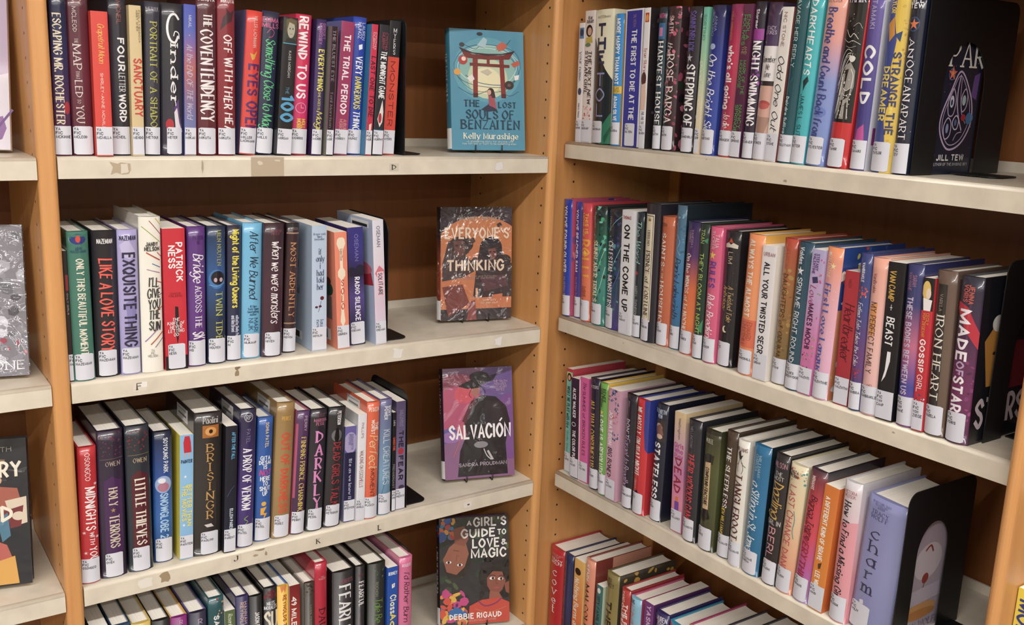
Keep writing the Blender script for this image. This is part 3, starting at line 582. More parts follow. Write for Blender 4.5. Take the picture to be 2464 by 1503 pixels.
(-62.7, 2.88, 21.46, 1.25, 1.27, 1, '24304a>2e5a94>263858>1e2a40', 'dark blue hardcover with lime serif title, swimmer picture', {'S': (('d', 't', 'b8b858', 0.03, 0.28, 0.52, 0.72, 'HIEN NGUYEN'), ('e', '3a78b8', 0.5, 0.38, 0.42, 0.07), ('e', '1c1a26', 0.55, 0.37, 0.36, 0.05), ('e', 'c8a8b0', 0.42, 0.385, 0.09, 0.016), ('e', 'c8a8b0', 0.72, 0.385, 0.09, 0.016), ('l', '8ac0e0', 0.06, (0.1, 0.42, 0.5, 0.43, 0.9, 0.41)), ('d', 't', 'c0c050', 0.47, 0.83, 0.44, 0.78, 'TWIN TIDE')), 'label': 'NGUYEN'}),
(-59.48, 2.2, 21.36, 1.32, 1.72, 1, '343048>2e3452>2a3050', 'dusky navy hardcover with bright yellow condensed title', {'S': (('d', 'b', 'f0e038', 0.03, 0.6, 0.36, 0.82, 'Night of the Living Queers'), ('d', 'b', 'd4d8ec', 0.66, 0.83, 0.25, 0.85, 'edited by Shelly Page\nand Alex Brown')), 'label': 'N'}),
(-57.16, 3.18, 21.61, 1.91, 1.83, 1, '6ab8e0>70bce2>62b0d8', 'sky blue hardcover with dark flowing brush title', {'S': (('d', 'c', '1e3048', 0.06, 0.55, 0.34, 0.76, 'After We Burned'), ('h', 'b', '2a5070', 0.6, 0.68, 0.28, 0.84, '#1 New\nYork Times\nbestselling\nauthor'), ('d', 's', '24405c', 0.7, 0.8, 0.3, 0.84, 'MARI\nNIJK')), 'label': 'NIJKAMP'}),
(-53.95, 3.33, 21.47, 1.91, 1.27, 1, '3e2832>4c2c3a>442834', 'dark wine hardcover with white brush script title', {'S': (('h', 't', '9a5664', 0.045, 0.085, 0.22, 0.84, 'JENNIFER\nNIVEN'), ('d', 'c', 'f4eef0', 0.13, 0.74, 0.38, 0.84, 'when we were monsters')), 'label': 'NIVEN'}),
(-49.99, 2.16, 21.22, 2.56, 2.6, 1, '3a2428>44282e>3a2428', 'dark brown hardcover with copper serif title and ornaments', {'S': (('h', 's', '8a8078', 0.03, 0.05, 0.2, 0.85, 'NOVOA'), ('r', '2a2a2c', 0, 0, 1, 0.028), ('l', 'd8b898', 0.18, (0.05, 0.075, 0.95, 0.075)), ('l', '8a4a30', 0.07, (0.05, 0.075, 0.95, 0.075)), ('d', 't', 'd89a64', 0.15, 0.72, 0.34, 0.76, 'MOST ARDENTLY'), ('l', 'd8b898', 0.18, (0.05, 0.77, 0.95, 0.77)), ('l', '8a4a30', 0.07, (0.05, 0.77, 0.95, 0.77))), 'label': 'NOVOA'}),
(-45.35, 2.58, 20.82, 0.35, 1.73, 0, 'b4c8e0>bccfe6>c4d2e6', 'pale blue paperback with lowercase title and rose', {'S': (('h', 't', '40527c', 0.055, 0.115, 0.1, 0.9, '#1 new york\ntimes\nbestseller'), ('h', 't', '3c4a64', 0.175, 0.51, 0.28, 0.82, 'if\nonly\ni\nhad\ntold\nher'), ('l', '4a3038', 0.07, (0.62, 0.6, 0.5, 0.66, 0.42, 0.685)), ('e', '6a1c2c', 0.68, 0.575, 0.13, 0.016), ('e', '5a2030', 0.3, 0.645, 0.1, 0.009), ('e', '5a2030', 0.55, 0.64, 0.1, 0.009), ('d', 't', '40527c', 0.75, 0.82, 0.28, 0.8, 'lau\nnow')), 'B': (('r', '1c1830', 0.18, 0.68, 0.42, 0.8), ('h', 't', '5a6a8c', 0.08, 0.58, 0.1, 0.62, 'love loss\nfriends\nand the\nlong road\nhome to\nwhat we\nnever said'), ('r', 'f0f0f0', 0.1, 0.88, 0.7, 0.95), ('r', '2a2a30', 0.15, 0.89, 0.4, 0.94), ('r', '2a2a30', 0.45, 0.89, 0.62, 0.94)), 'side': 'b4c8e0', 'label': 'NOWLIN'}),
(-41.06, 2.18, 19.7, -1.78, 1.03, 0, 'f08a6a>ee8466>f08c6e', 'peach paperback with cream recorder and red letters', {'S': (('p', 'f0e0c4', (0.2, 0.06, 0.35, 0.045, 0.65, 0.045, 0.8, 0.06, 0.85, 0.1, 0.62, 0.16, 0.62, 0.3, 0.8, 0.33, 0.8, 0.37, 0.6, 0.4, 0.62, 0.68, 0.7, 0.76, 0.55, 0.8, 0.45, 0.8, 0.3, 0.76, 0.38, 0.68, 0.4, 0.4, 0.2, 0.37, 0.2, 0.33, 0.38, 0.3, 0.38, 0.16, 0.15, 0.1)), ('d', 's', '8a5a48', 0.14, 0.24, 0.4, 0.62, "Grainne O'Brien"), ('h', 'h', 'c8402c', 0.4, 0.66, 0.42, 0.64, 'S\nO\nL\nO')), 'B': (('e', '2c4a3a', 0.75, 0.5, 0.16, 0.06), ('r', '7a6a6a', 0.66, 0.56, 0.86, 0.76), ('e', '5a3026', 0.76, 0.43, 0.09, 0.03), ('l', '8a4030', 0.12, (0.4, 0.12, 0.4, 0.07, 0.5, 0.065, 0.5, 0.11)), ('r', 'f4f0ee', 0.1, 0.85, 0.8, 0.95), ('r', '3a3a3a', 0.2, 0.86, 0.45, 0.94), ('r', '3a3a3a', 0.5, 0.86, 0.7, 0.94)), 'side': 'f08a6a', 'label': 'OBRIEN'}),
(-38.06, 2.83, 20.15, -1.96, 2.44, 0, '343080>3a3488>2c2448>5a4890>322a54>282446', 'indigo paperback with white block title above dark trees', {'S': (('d', 's', '8a86c4', 0.06, 0.28, 0.44, 0.66, 'OSEMAN'), ('e', '221e38', 0.2, 0.37, 0.3, 0.04), ('e', '221e38', 0.75, 0.36, 0.3, 0.045), ('r', '221e38', 0, 0.38, 1, 0.41), ('d', 'b', 'f4f2fa', 0.42, 0.79, 0.4, 0.68, 'RADIO SILENCE')), 'side': '2e2c70', 'label': 'OSEMAN'}),
(-33.91, 2.0, 21.43, -2.42, 1.11, 0, 'dcdce8>e0d4e0>dcc4d8>e4d8e8', 'pale grey and pink paperback with handwritten boxed title', {'S': (('d', 's', '4a4a60', 0.05, 0.21, 0.35, 0.65, 'OSEMAN'), ('p', 'd87080', (0.1, 0.42, 0.5, 0.36, 0.95, 0.4, 0.95, 0.43, 0.6, 0.42, 0.3, 0.46)), ('r', 'f0c8d0', 0.28, 0.41, 0.9, 0.61), ('d', 'h', '40405a', 0.42, 0.6, 0.4, 0.76, 'SOLITAIRE')), 'B': (('p', 'c02840', (0.3, 0.42, 0.9, 0.38, 0.98, 0.52, 0.6, 0.55, 0.2, 0.5)), ('e', 'e06a80', 0.7, 0.4, 0.25, 0.05), ('r', 'f0f0f0', 0.4, 0.02, 0.9, 0.07), ('l', '303038', 0.5, (0.45, 0.055, 0.85, 0.055))), 'side': 'b8c8e8', 'label': 'OSEMAN'})],
'L3': [
(-82.72, 2.61, 21.66, 1.09, 0.91, 1, 'c41c28>c8202c>c01c28', 'red hardcover with white playful title, small stars', {'S': (('d', 's', 'f4e8e8', 0.045, 0.24, 0.36, 0.62, 'OSONGCO'), ('d', 'h', 'f8f0f0', 0.29, 0.6, 0.34, 0.84, 'MIDNIGHTS'), ('d', 'h', 'f8f0f0', 0.62, 0.71, 0.5, 0.74, 'WITH'), ('d', 'h', 'f8f0f0', 0.73, 0.83, 0.5, 0.88, 'YOU'), ('*', 'f0d0d0', 0.88, 0.27, 0.3), ('*', 'f0d0d0', 0.2, 0.62, 0.3), ('*', 'f0d0d0', 0.9, 0.66, 0.3), ('*', 'f0d0d0', 0.25, 0.77, 0.3)), 'label': 'OSONGCO'}),
(-79.86, 3.74, 23.54, 0.78, 1.08, 1, '2e2238>362842>2c2034', 'thick plum black hardcover with violet title panel', {'S': (('n', ('7a2434', '8a3040', '5a4a4a'), 0.1, 0.01, 0.9, 0.17, 46, 0.16), ('l', '8a7460', 0.05, (0.1, 0.19, 0.95, 0.185)), ('h', 't', 'b0a090', 0.205, 0.235, 0.3, 0.84, 'OWEN'), ('p', '4a2458', (0.2, 0.34, 0.35, 0.32, 0.5, 0.3, 0.65, 0.32, 0.88, 0.34, 0.88, 0.83, 0.2, 0.83)), ('d', 'T', 'd8c8b0', 0.385, 0.505, 0.38, 0.7, 'HOLY'), ('*', 'b09050', 0.52, 0.535, 0.4), ('d', 'T', 'd8c8b0', 0.57, 0.79, 0.38, 0.74, 'TERRORS')), 'label': 'OWEN'}),
(-75.77, 3.57, 23.64, 0.53, 1.04, 1, '282e38>2e343e>26303a', 'thick slate hardcover with ivory title on maroon panel', {'S': (('n', ('a02430', 'b02a38', '8a1c28'), 0.1, 0.01, 0.95, 0.17, 46, 0.16), ('l', 'a08850', 0.05, (0.1, 0.195, 0.95, 0.19)), ('h', 't', 'c0a888', 0.215, 0.245, 0.3, 0.84, 'OWEN'), ('p', '5a1c28', (0.2, 0.335, 0.35, 0.315, 0.5, 0.295, 0.65, 0.315, 0.88, 0.335, 0.88, 0.83, 0.2, 0.83)), ('d', 'T', 'ece4d4', 0.36, 0.55, 0.34, 0.74, 'LITTLE'), ('d', 'T', 'ece4d4', 0.575, 0.81, 0.34, 0.74, 'THIEVES')), 'label': 'OWEN'}),
(-71.72, 2.93, 21.65, 1.41, 2.25, 1, '1e2030>24509c>2a6ab8>1c3c70', 'black and blue hardcover with glass globe picture', {'S': (('d', 'b', 'e0e4ec', 0.05, 0.31, 0.52, 0.74, 'SOYOUNG PARK'), ('e', '9ab4e0', 0.5, 0.4, 0.42, 0.066), ('e', 'b87a90', 0.5, 0.42, 0.3, 0.035), ('e', 'e8ecf4', 0.42, 0.37, 0.2, 0.02), ('d', 'b', 'a8d0f0', 0.47, 0.81, 0.34, 0.72, 'SNOWGLOBE 2')), 'label': 'PAK'}),
(-68.09, 2.1, 20.73, 2.05, 1.53, 0, '84bce8>8cc2ea>80b8e6', 'light blue paperback with yellow sides, red dress', {'S': (('p', 'c81830', (0.35, 0.01, 0.7, 0.01, 0.8, 0.06, 0.85, 0.14, 0.3, 0.14, 0.25, 0.06)), ('r', 'd8a890', 0.32, 0.14, 0.4, 0.18), ('r', 'd8a890', 0.62, 0.14, 0.7, 0.18), ('h', 'b', '2a3c5c', 0.195, 0.22, 0.1, 0.9, 'PAINTER'), ('*', 'f0f4fa', 0.4, 0.33, 0.3), ('*', 'f0f4fa', 0.3, 0.72, 0.3), ('d', 'b', 'ecdc60', 0.4, 0.73, 0.14, 0.9, 'BETTER THAN\nTHE MOVIES')), 'side': 'ecd820', 'label': 'PAINTER'}),
(-65.95, 4.5, 23.83, 2.0, 1.08, 1, '2c2828>34302e>2a2626', 'thick black hardcover with amber eye, gold letters', {'S': (('h', 't', 'd0ccc8', 0.03, 0.07, 0.3, 0.82, 'Paolini'), ('r', 'b06820', 0.28, 0.085, 0.86, 0.17), ('e', 'e0a050', 0.57, 0.127, 0.2, 0.03), ('e', '3a1c0c', 0.57, 0.127, 0.07, 0.014), ('h', 't', 'c89850', 0.205, 0.745, 0.44, 0.68, 'B\nR\nI\nS\nI\nN\nG\nR'), ('p', 'd0ccc8', (0.35, 0.78, 0.6, 0.775, 0.7, 0.8, 0.45, 0.8))), 'B': (('r', 'd6d4d2', 0.42, 0.02, 0.8, 0.115), ('l', '46464a', 0.32, (0.48, 0.075, 0.74, 0.075)), ('l', '8a8a8c', 0.12, (0.46, 0.04, 0.76, 0.04))), 'lw': 0.62, 'lu': 0.55, 'label': 'PAOLINI'}),
(-61.43, 1.92, 21.43, 2.46, 0.25, 0, '1c1e2c>1a1c2a>1c2440', 'thin black paperback with sky blue and white lettering', {'S': (('d', 'b', '58b0e0', 0.05, 0.26, 0.52, 0.78, 'AFTER THE FALL'), ('l', '4a6a9a', 0.06, (0.2, 0.55, 0.5, 0.5, 0.8, 0.47)), ('d', 'b', 'd8e0ec', 0.65, 0.82, 0.46, 0.7, 'ELLEN PAREN')), 'side': '16161e', 'label': 'PARENT'}),
(-59.07, 2.74, 23.54, 2.73, 0.67, 1, '2a2840>3c2c68>4a3480>3a2a64', 'violet hardcover with white serif title and round crest', {'S': (('e', 'a8a8b4', 0.5, 0.055, 0.26, 0.034), ('e', '2a2840', 0.5, 0.055, 0.21, 0.027), ('h', 'b', 'a8a8b4', 0.04, 0.07, 0.36, 0.64, 'RP'), ('d', 's', '8c86a8', 0.14, 0.24, 0.4, 0.6, 'PATEL'), ('d', 'T', 'f0ecf4', 0.28, 0.72, 0.24, 0.74, 'A DROP OF VENOM'), ('l', '8ab04a', 0.12, (0.6, 0.77, 0.4, 0.79, 0.6, 0.81, 0.45, 0.83))), 'B': (('r', 'd6d4d2', 0.42, 0.02, 0.8, 0.115), ('l', '46464a', 0.32, (0.48, 0.075, 0.74, 0.075)), ('l', '8a8a8c', 0.12, (0.46, 0.04, 0.76, 0.04))), 'label': 'PATEL'}),
(-55.76, 2.63, 21.44, 2.72, 1.46, 1, '2458a8>2a60b2>2456a4', 'medium blue hardcover with stacked white and pink words', {'S': (('d', 'b', 'e0c8a0', 0.04, 0.24, 0.48, 0.68, 'SONIA PATEL'), ('h', 'b', 'f0f4fa', 0.305, 0.415, 0.16, 0.9, 'GITA\nDESAI\nIS'), ('h', 'h', 'd83a90', 0.42, 0.465, 0.2, 0.9, 'NOT'), ('h', 'b', 'f0f4fa', 0.47, 0.63, 0.22, 0.88, 'HERE\nTO\nSHUT\nUP'), ('e', 'e8b030', 0.5, 0.695, 0.16, 0.018), ('p', 'e8a828', (0.3, 0.73, 0.7, 0.72, 0.5, 0.77, 0.75, 0.775, 0.45, 0.83, 0.55, 0.785, 0.3, 0.785))), 'label': 'PATEL'}),
(-52.94, 3.11, 23.53, 3.18, 0.97, 1, '9a7a44>a48450>947440', 'tan brown hardcover with orange red condensed title', {'S': (('h', 'b', 'd8a440', 0.1, 0.125, 0.28, 0.76, 'PEREZ'), ('d', 'b', 'dc4a24', 0.225, 0.81, 0.32, 0.74, 'OUT OF DARKNESS')), 'B': (('r', 'd6d4d2', 0.42, 0.02, 0.8, 0.115), ('l', '46464a', 0.32, (0.48, 0.075, 0.74, 0.075)), ('l', '8a8a8c', 0.12, (0.46, 0.04, 0.76, 0.04))), 'label': 'PEREZ'}),
(-49.65, 2.29, 21.66, 3.68, 0.88, 1, '5a3a68>4c2a50>46284a', 'plum hardcover with yellow title and pink flecked edge', {'S': (('r', 'b04a70', 0, 0.1, 0.14, 0.7), ('d', 's', 'd8c0c8', 0.04, 0.16, 0.56, 0.76, 'PERRY'), ('d', 't', 'f0d850', 0.21, 0.82, 0.4, 0.76, 'FINDING PRINCE CHARMING')), 'side': 'c0607c', 'label': 'PERRY'}),
(-47.04, 3.0, 21.56, 2.91, 0.6, 1, '26222c>2c2834>24302e', 'black hardcover with large stacked pink and lilac capitals', {'S': (('h', 's', '8a5a70', 0.03, 0.06, 0.3, 0.84, 'NEW YORK TIMES\nBESTSELLING'), ('h', 't', 'd87a9c', 0.07, 0.13, 0.2, 0.94, 'MARISHA\nPESSL'), ('h', 'T', 'e088c4', 0.165, 0.82, 0.36, 0.76, 'D\nA\nR\nK\nL\nY')), 'label': 'PESSL'}),
(-43.9, 3.13, 21.41, 3.19, 0.54, 1, '28262c>2c2a30>201e22', 'black hardcover with dark red condensed title, ghostly figure', {'S': (('d', 'b', 'e8e4e4', 0.03, 0.14, 0.48, 0.68, 'PETERSON'), ('e', '6a6a70', 0.5, 0.23, 0.3, 0.05), ('p', '121214', (0.42, 0.17, 0.58, 0.17, 0.65, 0.25, 0.58, 0.28, 0.42, 0.28, 0.35, 0.25)), ('d', 's', 'b82838', 0.29, 0.82, 0.34, 0.76, 'DEAD GIRLS TALK')), 'label': 'PETERSON'}),
(-40.0, 2.05, 17.48, 1.36, 1.1, 0, '6a60a8>5a54a0>201e4a>1e1c48>403a78', 'small violet and navy paperback with moon, white title', {'S': (('e', 'a89cc8', 0.5, 0.17, 0.6, 0.11), ('r', '1e1c46', 0, 0.27, 1, 0.62), ('d', 'b', '6a6498', 0.08, 0.24, 0.3, 0.76, 'SUSAN BETH\nPFEFFER'), ('d', 't', 'e0e0f0', 0.34, 0.76, 0.4, 0.64, 'life as we knew it')), 'side': '8a88b8', 'label': 'PFEFFER'}),
(-37.92, 1.63, 19.54, 1.33, 0.48, 0, 'e2e2e8>e6e6ea>dcdce4', 'thin white book with slender dark red title', {'S': (('d', 's', 'a05a40', 0.08, 0.22, 0.4, 0.66, 'PHILLIPS'), ('d', 's', '8a3028', 0.34, 0.68, 0.3, 0.7, 'WALKING ON EGGSHELLS')), 'side': 'c8c8cc', 'label': 'PHILLIPS'}),
(-36.26, 2.44, 21.41, 1.32, 0.26, 1, 'e4603a>e6663c>dc5430', 'orange hardcover with white capitals and tan script', {'S': (('h', 'b', 'f4e0d0', 0.045, 0.075, 0.14, 0.9, 'PLOZZA'), ('d', 'b', 'f8e8dc', 0.15, 0.27, 0.3, 0.88, '  THE\nWORST'), ('d', 'c', 'f0c890', 0.28, 0.56, 0.24, 0.86, 'Perfect'), ('d', 's', '5a3028', 0.57, 0.81, 0.36, 0.66, 'MOMENT')), 'B': (('r', 'd6d4d2', 0.42, 0.02, 0.8, 0.115), ('l', '46464a', 0.32, (0.48, 0.075, 0.74, 0.075)), ('l', '8a8a8c', 0.12, (0.46, 0.04, 0.76, 0.04))), 'label': 'PLOZZA'}),
(-33.38, 2.38, 21.45, 0.49, 0.52, 1, '6a6490>6c84a8>74a0c0>4a7a9c', 'blue grey hardcover with pale tall title, violet top', {'S': (('d', 'b', 'e0e4ec', 0.06, 0.17, 0.3, 0.88, 'RORY\nPOWER'), ('d', 's', 'c8d4e0', 0.26, 0.73, 0.3, 0.8, 'KILL CREATURES'), ('l', '2a3a4a', 0.06, (0.9, 0.6, 0.5, 0.7, 0.2, 0.82))), 'label': 'POWER'}),
(-30.65, 0.74, 18.66, 0.27, 1.01, 0, '1a181c', 'very thin black paperback with tiny orange words', {'S': (('d', 's', 'd0d0d0', 0.08, 0.13, 0.2, 0.7, 'IAN'), ('d', 'b', 'd84a28', 0.25, 0.38, 0.2, 0.7, 'UNDER FIRE'), ('d', 's', 'a0a0a0', 0.52, 0.76, 0.2, 0.65, 'PRENDERGAST')), 'label': 'PRENDERGAST'}),
(-29.74, 1.86, 20.44, -0.01, 1.18, 0, '54486c>6a5c84>8a7ca0>7c7094', 'lilac grey paperback with spaced black capitals, red rose', {'S': (('d', 's', '9a94b0', 0.08, 0.23, 0.3, 0.75, 'NATASHA\nPRESTON'), ('d', 'b', '242030', 0.27, 0.42, 0.3, 0.72, 'THE'), ('e', 'b02438', 0.5, 0.455, 0.3, 0.03), ('d', 'b', '242030', 0.5, 0.72, 0.3, 0.72, 'FEAR'), ('e', '403450', 0.6, 0.79, 0.3, 0.02)), 'label': 'PRESTON'})],
'L4': [
(-81.86, 2.54, 22.79, 0.0, 1.0, 0, '34383a', 'short dark book lowest beside the post', {'side': '50544c'}),
(-79.0, 2.94, 22.45, 0.0, 1.0, 1, '2a4a6a', 'blue edged hardcover with grey page top', {'side': '1e3a5c'}),
(-75.97, 2.95, 21.92, 0.0, 1.0, 1, 'd8b850', 'mustard edged hardcover with dusty page top', {'side': 'e0c060'}),
(-72.92, 2.86, 21.55, 0.0, 1.0, 1, '1e1e20', 'black jacketed hardcover with thick page top', {}),
(-69.97, 2.65, 21.28, 0.0, 1.0, 1, '8a1c78', 'magenta hardcover with orange yellow boards', {'S': (('h', 's', 'd8a8cc', 0.03, 0.06, 0.5, 0.7, 'R'),), 'side': 'e8b040'}),
(-67.08, 2.89, 21.26, 0.0, 1.0, 1, '2a2440', 'dark violet hardcover with lilac edged boards', {'S': (('h', 's', 'b8b0c8', 0.06, 0.1, 0.5, 0.72, 'R'),), 'side': '6a5a98'}),
(-63.92, 2.6, 22.99, 0.0, 1.0, 1, '245860>284a4a>3a3030', 'teal hardcover with painted flowers, author name in white', {'S': (('n', ('d8a030', 'c84a30', '4a8a5a', 'e0c0a0'), 0.4, 0.0, 1, 0.3, 22, 0.25), ('d', 'b', 'e8e8e8', 0.14, 0.4, 0.34, 0.62, 'SANDRA'))}),
(-61.27, 1.74, 20.11, 0.0, 1.0, 0, '5a6e42', 'short olive green paperback with script author name', {'S': (('d', 'c', 'e8ecd8', 0.03, 0.2, 0.3, 0.7, 'Rosenberg'),), 'side': 'c8c4b8'}),
(-59.39, 2.26, 22.04, 0.0, 1.0, 1, '322c5c', 'navy violet hardcover with two line author name', {'S': (('d', 'b', 'c8a8a8', 0.05, 0.28, 0.3, 0.85, 'HANNAH\nREYNOLDS'),)}),
(-57.1, 2.4, 21.46, 0.0, 1.0, 1, '181616', 'black hardcover with white author lettering', {'S': (('d', 'b', 'e8e8e8', 0.14, 0.4, 0.4, 0.7, 'JASON REYNOLDS'),)}),
(-54.55, 2.35, 22.28, 0.0, 1.0, 1, '1e1c20', 'black hardcover with dark red and cream block letters', {'S': (('h', 'b', '8a2430', 0.02, 0.09, 0.05, 0.95, 'JASON\nREYNOLDS'), ('h', 'b', 'dcdce0', 0.11, 0.18, 0.05, 0.95, 'MILES\nMORALES'), ('h', 'b', 'e8e0c8', 0.2, 0.34, 0.1, 0.98, 'SU'))}),
(-52.14, 2.04, 22.02, 0.0, 1.0, 1, 'e8b41c', 'golden yellow hardcover with blue boards', {'S': (('p', 'e88a4a', (0.2, 0.0, 0.8, 0.0, 0.65, 0.06, 0.5, 0.03, 0.35, 0.06)), ('d', 'b', 'b04a1c', 0.08, 0.45, 0.46, 0.74, 'REYNOLDS TWINS')), 'side': '2060a8'}),
(-50.04, 1.9, 21.62, 0.0, 1.0, 0, '7a1820>c03828>e0702c', 'orange red paperback with white number title', {'S': (('d', 'b', 'f4ece4', 0.1, 0.5, 0.2, 0.62, '49 MILES AL'),), 'side': 'c8c0b0'}),
(-47.35, 2.01, 21.33, 0.0, 1.0, 1, '3a3228', 'dark brown hardcover with weathered photograph jacket', {'S': (('n', ('4a4234', '52483a', '2e281e'), 0, 0.02, 1, 0.14, 14, 0.4), ('d', 's', 'a89c88', 0.2, 0.5, 0.52, 0.66, 'MISS PEREGRINE')), 'B': (('r', '2a2826', 0.35, 0.2, 0.8, 0.7), ('r', 'd8d0c4', 0.1, 0.02, 0.95, 0.06)), 'side': 'b8b0a4'}),
(-45.31, 2.32, 24.49, 0.0, 1.0, 1, 'c01838>b81838>7a1830', 'tall crimson hardcover in loose clear wrapper', {'S': (('h', 't', 'e8b0b8', 0.1, 0.13, 0.3, 0.85, 'VAN\nWAGENEN'), ('d', 't', '3a1018', 0.36, 0.85, 0.3, 0.8, 'DAUGHTERS'))}),
(-41.97, 4.25, 21.79, 0.0, 1.0, 1, '221e20', 'very thick black hardcover with huge white title', {'S': (('h', 's', 'a05a70', 0.07, 0.105, 0.36, 0.9, 'ROBERTS'), ('d', 'T', 'f0f0f0', 0.13, 0.62, 0.3, 0.8, 'FEARLES'))}),
(-37.57, 1.9, 21.96, 0.0, 1.0, 1, '222022', 'black hardcover with narrow white title', {'S': (('h', 's', '8a3a48', 0.07, 0.09, 0.3, 0.8, 'ROBERTS'), ('d', 'T', 'e8e8e8', 0.14, 0.36, 0.34, 0.84, 'FEARFUL'))}),
(-35.08, 3.58, 21.65, 0.0, 1.0, 1, '22241e', 'black hardcover with green plant and leafy title', {'S': (('n', ('2a5a40', '3a7a50', '60a070'), 0.35, 0.04, 0.85, 0.16, 20, 0.2), ('d', 's', '90a088', 0.17, 0.3, 0.4, 0.54, 'ROCHON'), ('d', 'c', '6a9a44', 0.32, 0.75, 0.36, 0.8, 'Tale Be Chang'))}),
(-31.22, 2.14, 20.12, 0.0, 1.0, 0, '1c54b4', 'cobalt blue paperback with white and yellow title', {'S': (('h', 'b', 'e8f0f8', 0.045, 0.075, 0.1, 0.9, 'RODKEY'), ('p', 'f0f0f0', (0.4, 0.17, 0.7, 0.16, 0.68, 0.2, 0.42, 0.21)), ('p', 'e08a30', (0.48, 0.175, 0.62, 0.172, 0.58, 0.195)), ('d', 'b', 'f0ecd0', 0.28, 0.46, 0.3, 0.78, 'Class'), ('d', 'b', 'f0d840', 0.47, 0.64, 0.3, 0.78, 'Act'))}),
(-28.69, 2.74, 21.32, 0.0, 1.0, 1, 'dc6a98>e070a0>d86896', 'rose pink hardcover with dark brush script title', {'S': (('h', 'b', 'f0d0e0', 0.06, 0.085, 0.2, 0.85, 'ROGERS'), ('d', 'c', '402838', 0.14, 0.75, 0.34, 0.74, "I'd Rather Burn Tha")), 'side': 'e07a9c'})],
'R1': [
(-0.78, 1.64, 21.26, -1.22, 6.65, 0, 'f0eef0', 'slim white paperback with blue lowercase title', {'S': (('r', '5a88b8', 0.1, 0.04, 0.9, 0.13), ('e', '2c3a5c', 0.5, 0.08, 0.3, 0.03), ('d', 't', '4a6a90', 0.24, 0.49, 0.3, 0.72, 'your name.'), ('e', '3a4a6a', 0.5, 0.57, 0.3, 0.03), ('d', 't', '50505a', 0.67, 0.79, 0.35, 0.6, 'Makoto Shinkai')), 'label': 'SHINKA'}),
(0.96, 2.63, 23.3, -1.44, 6.65, 0, 'e8dcd8>ece0dc>e4d8d8', 'cream paperback with painted woman and flowers', {'S': (('h', 'h', '4a4048', 0.04, 0.095, 0.2, 0.95, 'REAM\nSHUKAIRY'), ('e', '241c20', 0.5, 0.15, 0.35, 0.045), ('e', 'd8a890', 0.55, 0.155, 0.22, 0.03), ('p', 'c8b040', (0.2, 0.2, 0.8, 0.19, 0.9, 0.24, 0.15, 0.24)), ('e', '6a8a60', 0.4, 0.255, 0.3, 0.015), ('d', 'h', '3a3638', 0.3, 0.7, 0.12, 0.9, 'THE NEXT NEW\nSYRIAN GIRL'), ('n', ('d85030', 'e07a4a', 'c8402c'), 0.1, 0.72, 0.95, 0.82, 20, 0.25)), 'label': 'SHUKAIRY'}),
(3.88, 5.1, 23.27, -2.11, 6.44, 1, 'e8e4c4', 'thick cream and black hardcover with outlined capitals', {'S': (('p', '242c30', (0, 0.2, 0.1, 0.22, 0.35, 0.32, 0.7, 0.44, 1, 0.52, 1, 1, 0, 1)), ('p', '2a7a5c', (0.55, 0.88, 1, 0.76, 1, 1, 0.5, 1)), ('p', '1c5a44', (0.7, 0.95, 1, 0.86, 1, 0.9, 0.75, 1)), ('h', 's', '5a5a50', 0.045, 0.062, 0.2, 0.85, 'SHUSTERMAN'), ('h', 'b', '2c3454', 0.1, 0.4, 0.3, 0.68, 'T\nH\nE'), ('h', 's', '8a94c8', 0.46, 0.8, 0.26, 0.68, 'T\nO\nL')), 'lw': 0.6, 'lu': 0.34, 'label': 'SHUSTERMAN'}),
(9.01, 2.38, 22.47, -1.41, 6.61, 1, '1e90dc>2094e0>1e8cd6', 'bright azure book with white title and yellow side', {'S': (('d', 'b', 'f4f8fc', 0.04, 0.53, 0.34, 0.72, 'MORE HAPPY THAN NOT'), ('r', 'f0c840', 0, 0.545, 1, 0.6), ('h', 's', '5a4a20', 0.55, 0.595, 0.15, 0.85, 'DELUXE\nEDITION'), ('d', 'b', 'f4f8fc', 0.62, 0.81, 0.34, 0.7, 'ADAM SILVE')), 'side': 'dca82c', 'label': 'SILVERA'}),
(12.23, 4.5, 23.05, -1.7, 6.65, 0, '34349c>3a38a4>36349c', 'violet blue book with white border and spaced title', {'S': (('r', 'e8e8ec', 0, 0, 1, 0.012), ('r', 'e8e8ec', 0.0, 0, 0.07, 1), ('r', 'e8e8ec', 0.92, 0, 1, 1), ('d', 's', 'a87a9c', 0.04, 0.13, 0.46, 0.6, 'SILVERA'), ('d', 'b', 'f0f0f8', 0.15, 0.8, 0.4, 0.66, 'THE FIRST TO DIE AT THE')), 'side': 'e4e0dc', 'label': 'SILVERA'}),
(17.03, 1.51, 23.11, -1.37, 6.43, 0, 'f0eeee', 'white paperback with small flame and portrait, red title', {'S': (('r', 'c83020', 0.2, 0.035, 0.8, 0.1), ('e', 'e8a040', 0.5, 0.07, 0.25, 0.025), ('d', 't', 'c04048', 0.28, 0.45, 0.3, 0.75, 'True Story'), ('e', '5a3028', 0.4, 0.5, 0.4, 0.05), ('p', 'e8c4b0', (0.1, 0.54, 0.7, 0.53, 0.9, 0.62, 0.8, 0.72, 0.05, 0.72)), ('d', 's', '5a68a0', 0.735, 0.82, 0.3, 0.75, 'NI-NI SI')), 'F': (('r', '2c2428', 0.05, 0, 1, 1), ('n', ('4a3c40', '3a2e34', '60525a', '1c161a'), 0.05, 0.0, 1, 0.9, 60, 0.8)), 'side': '2c2428', 'label': 'SIMONE'}),
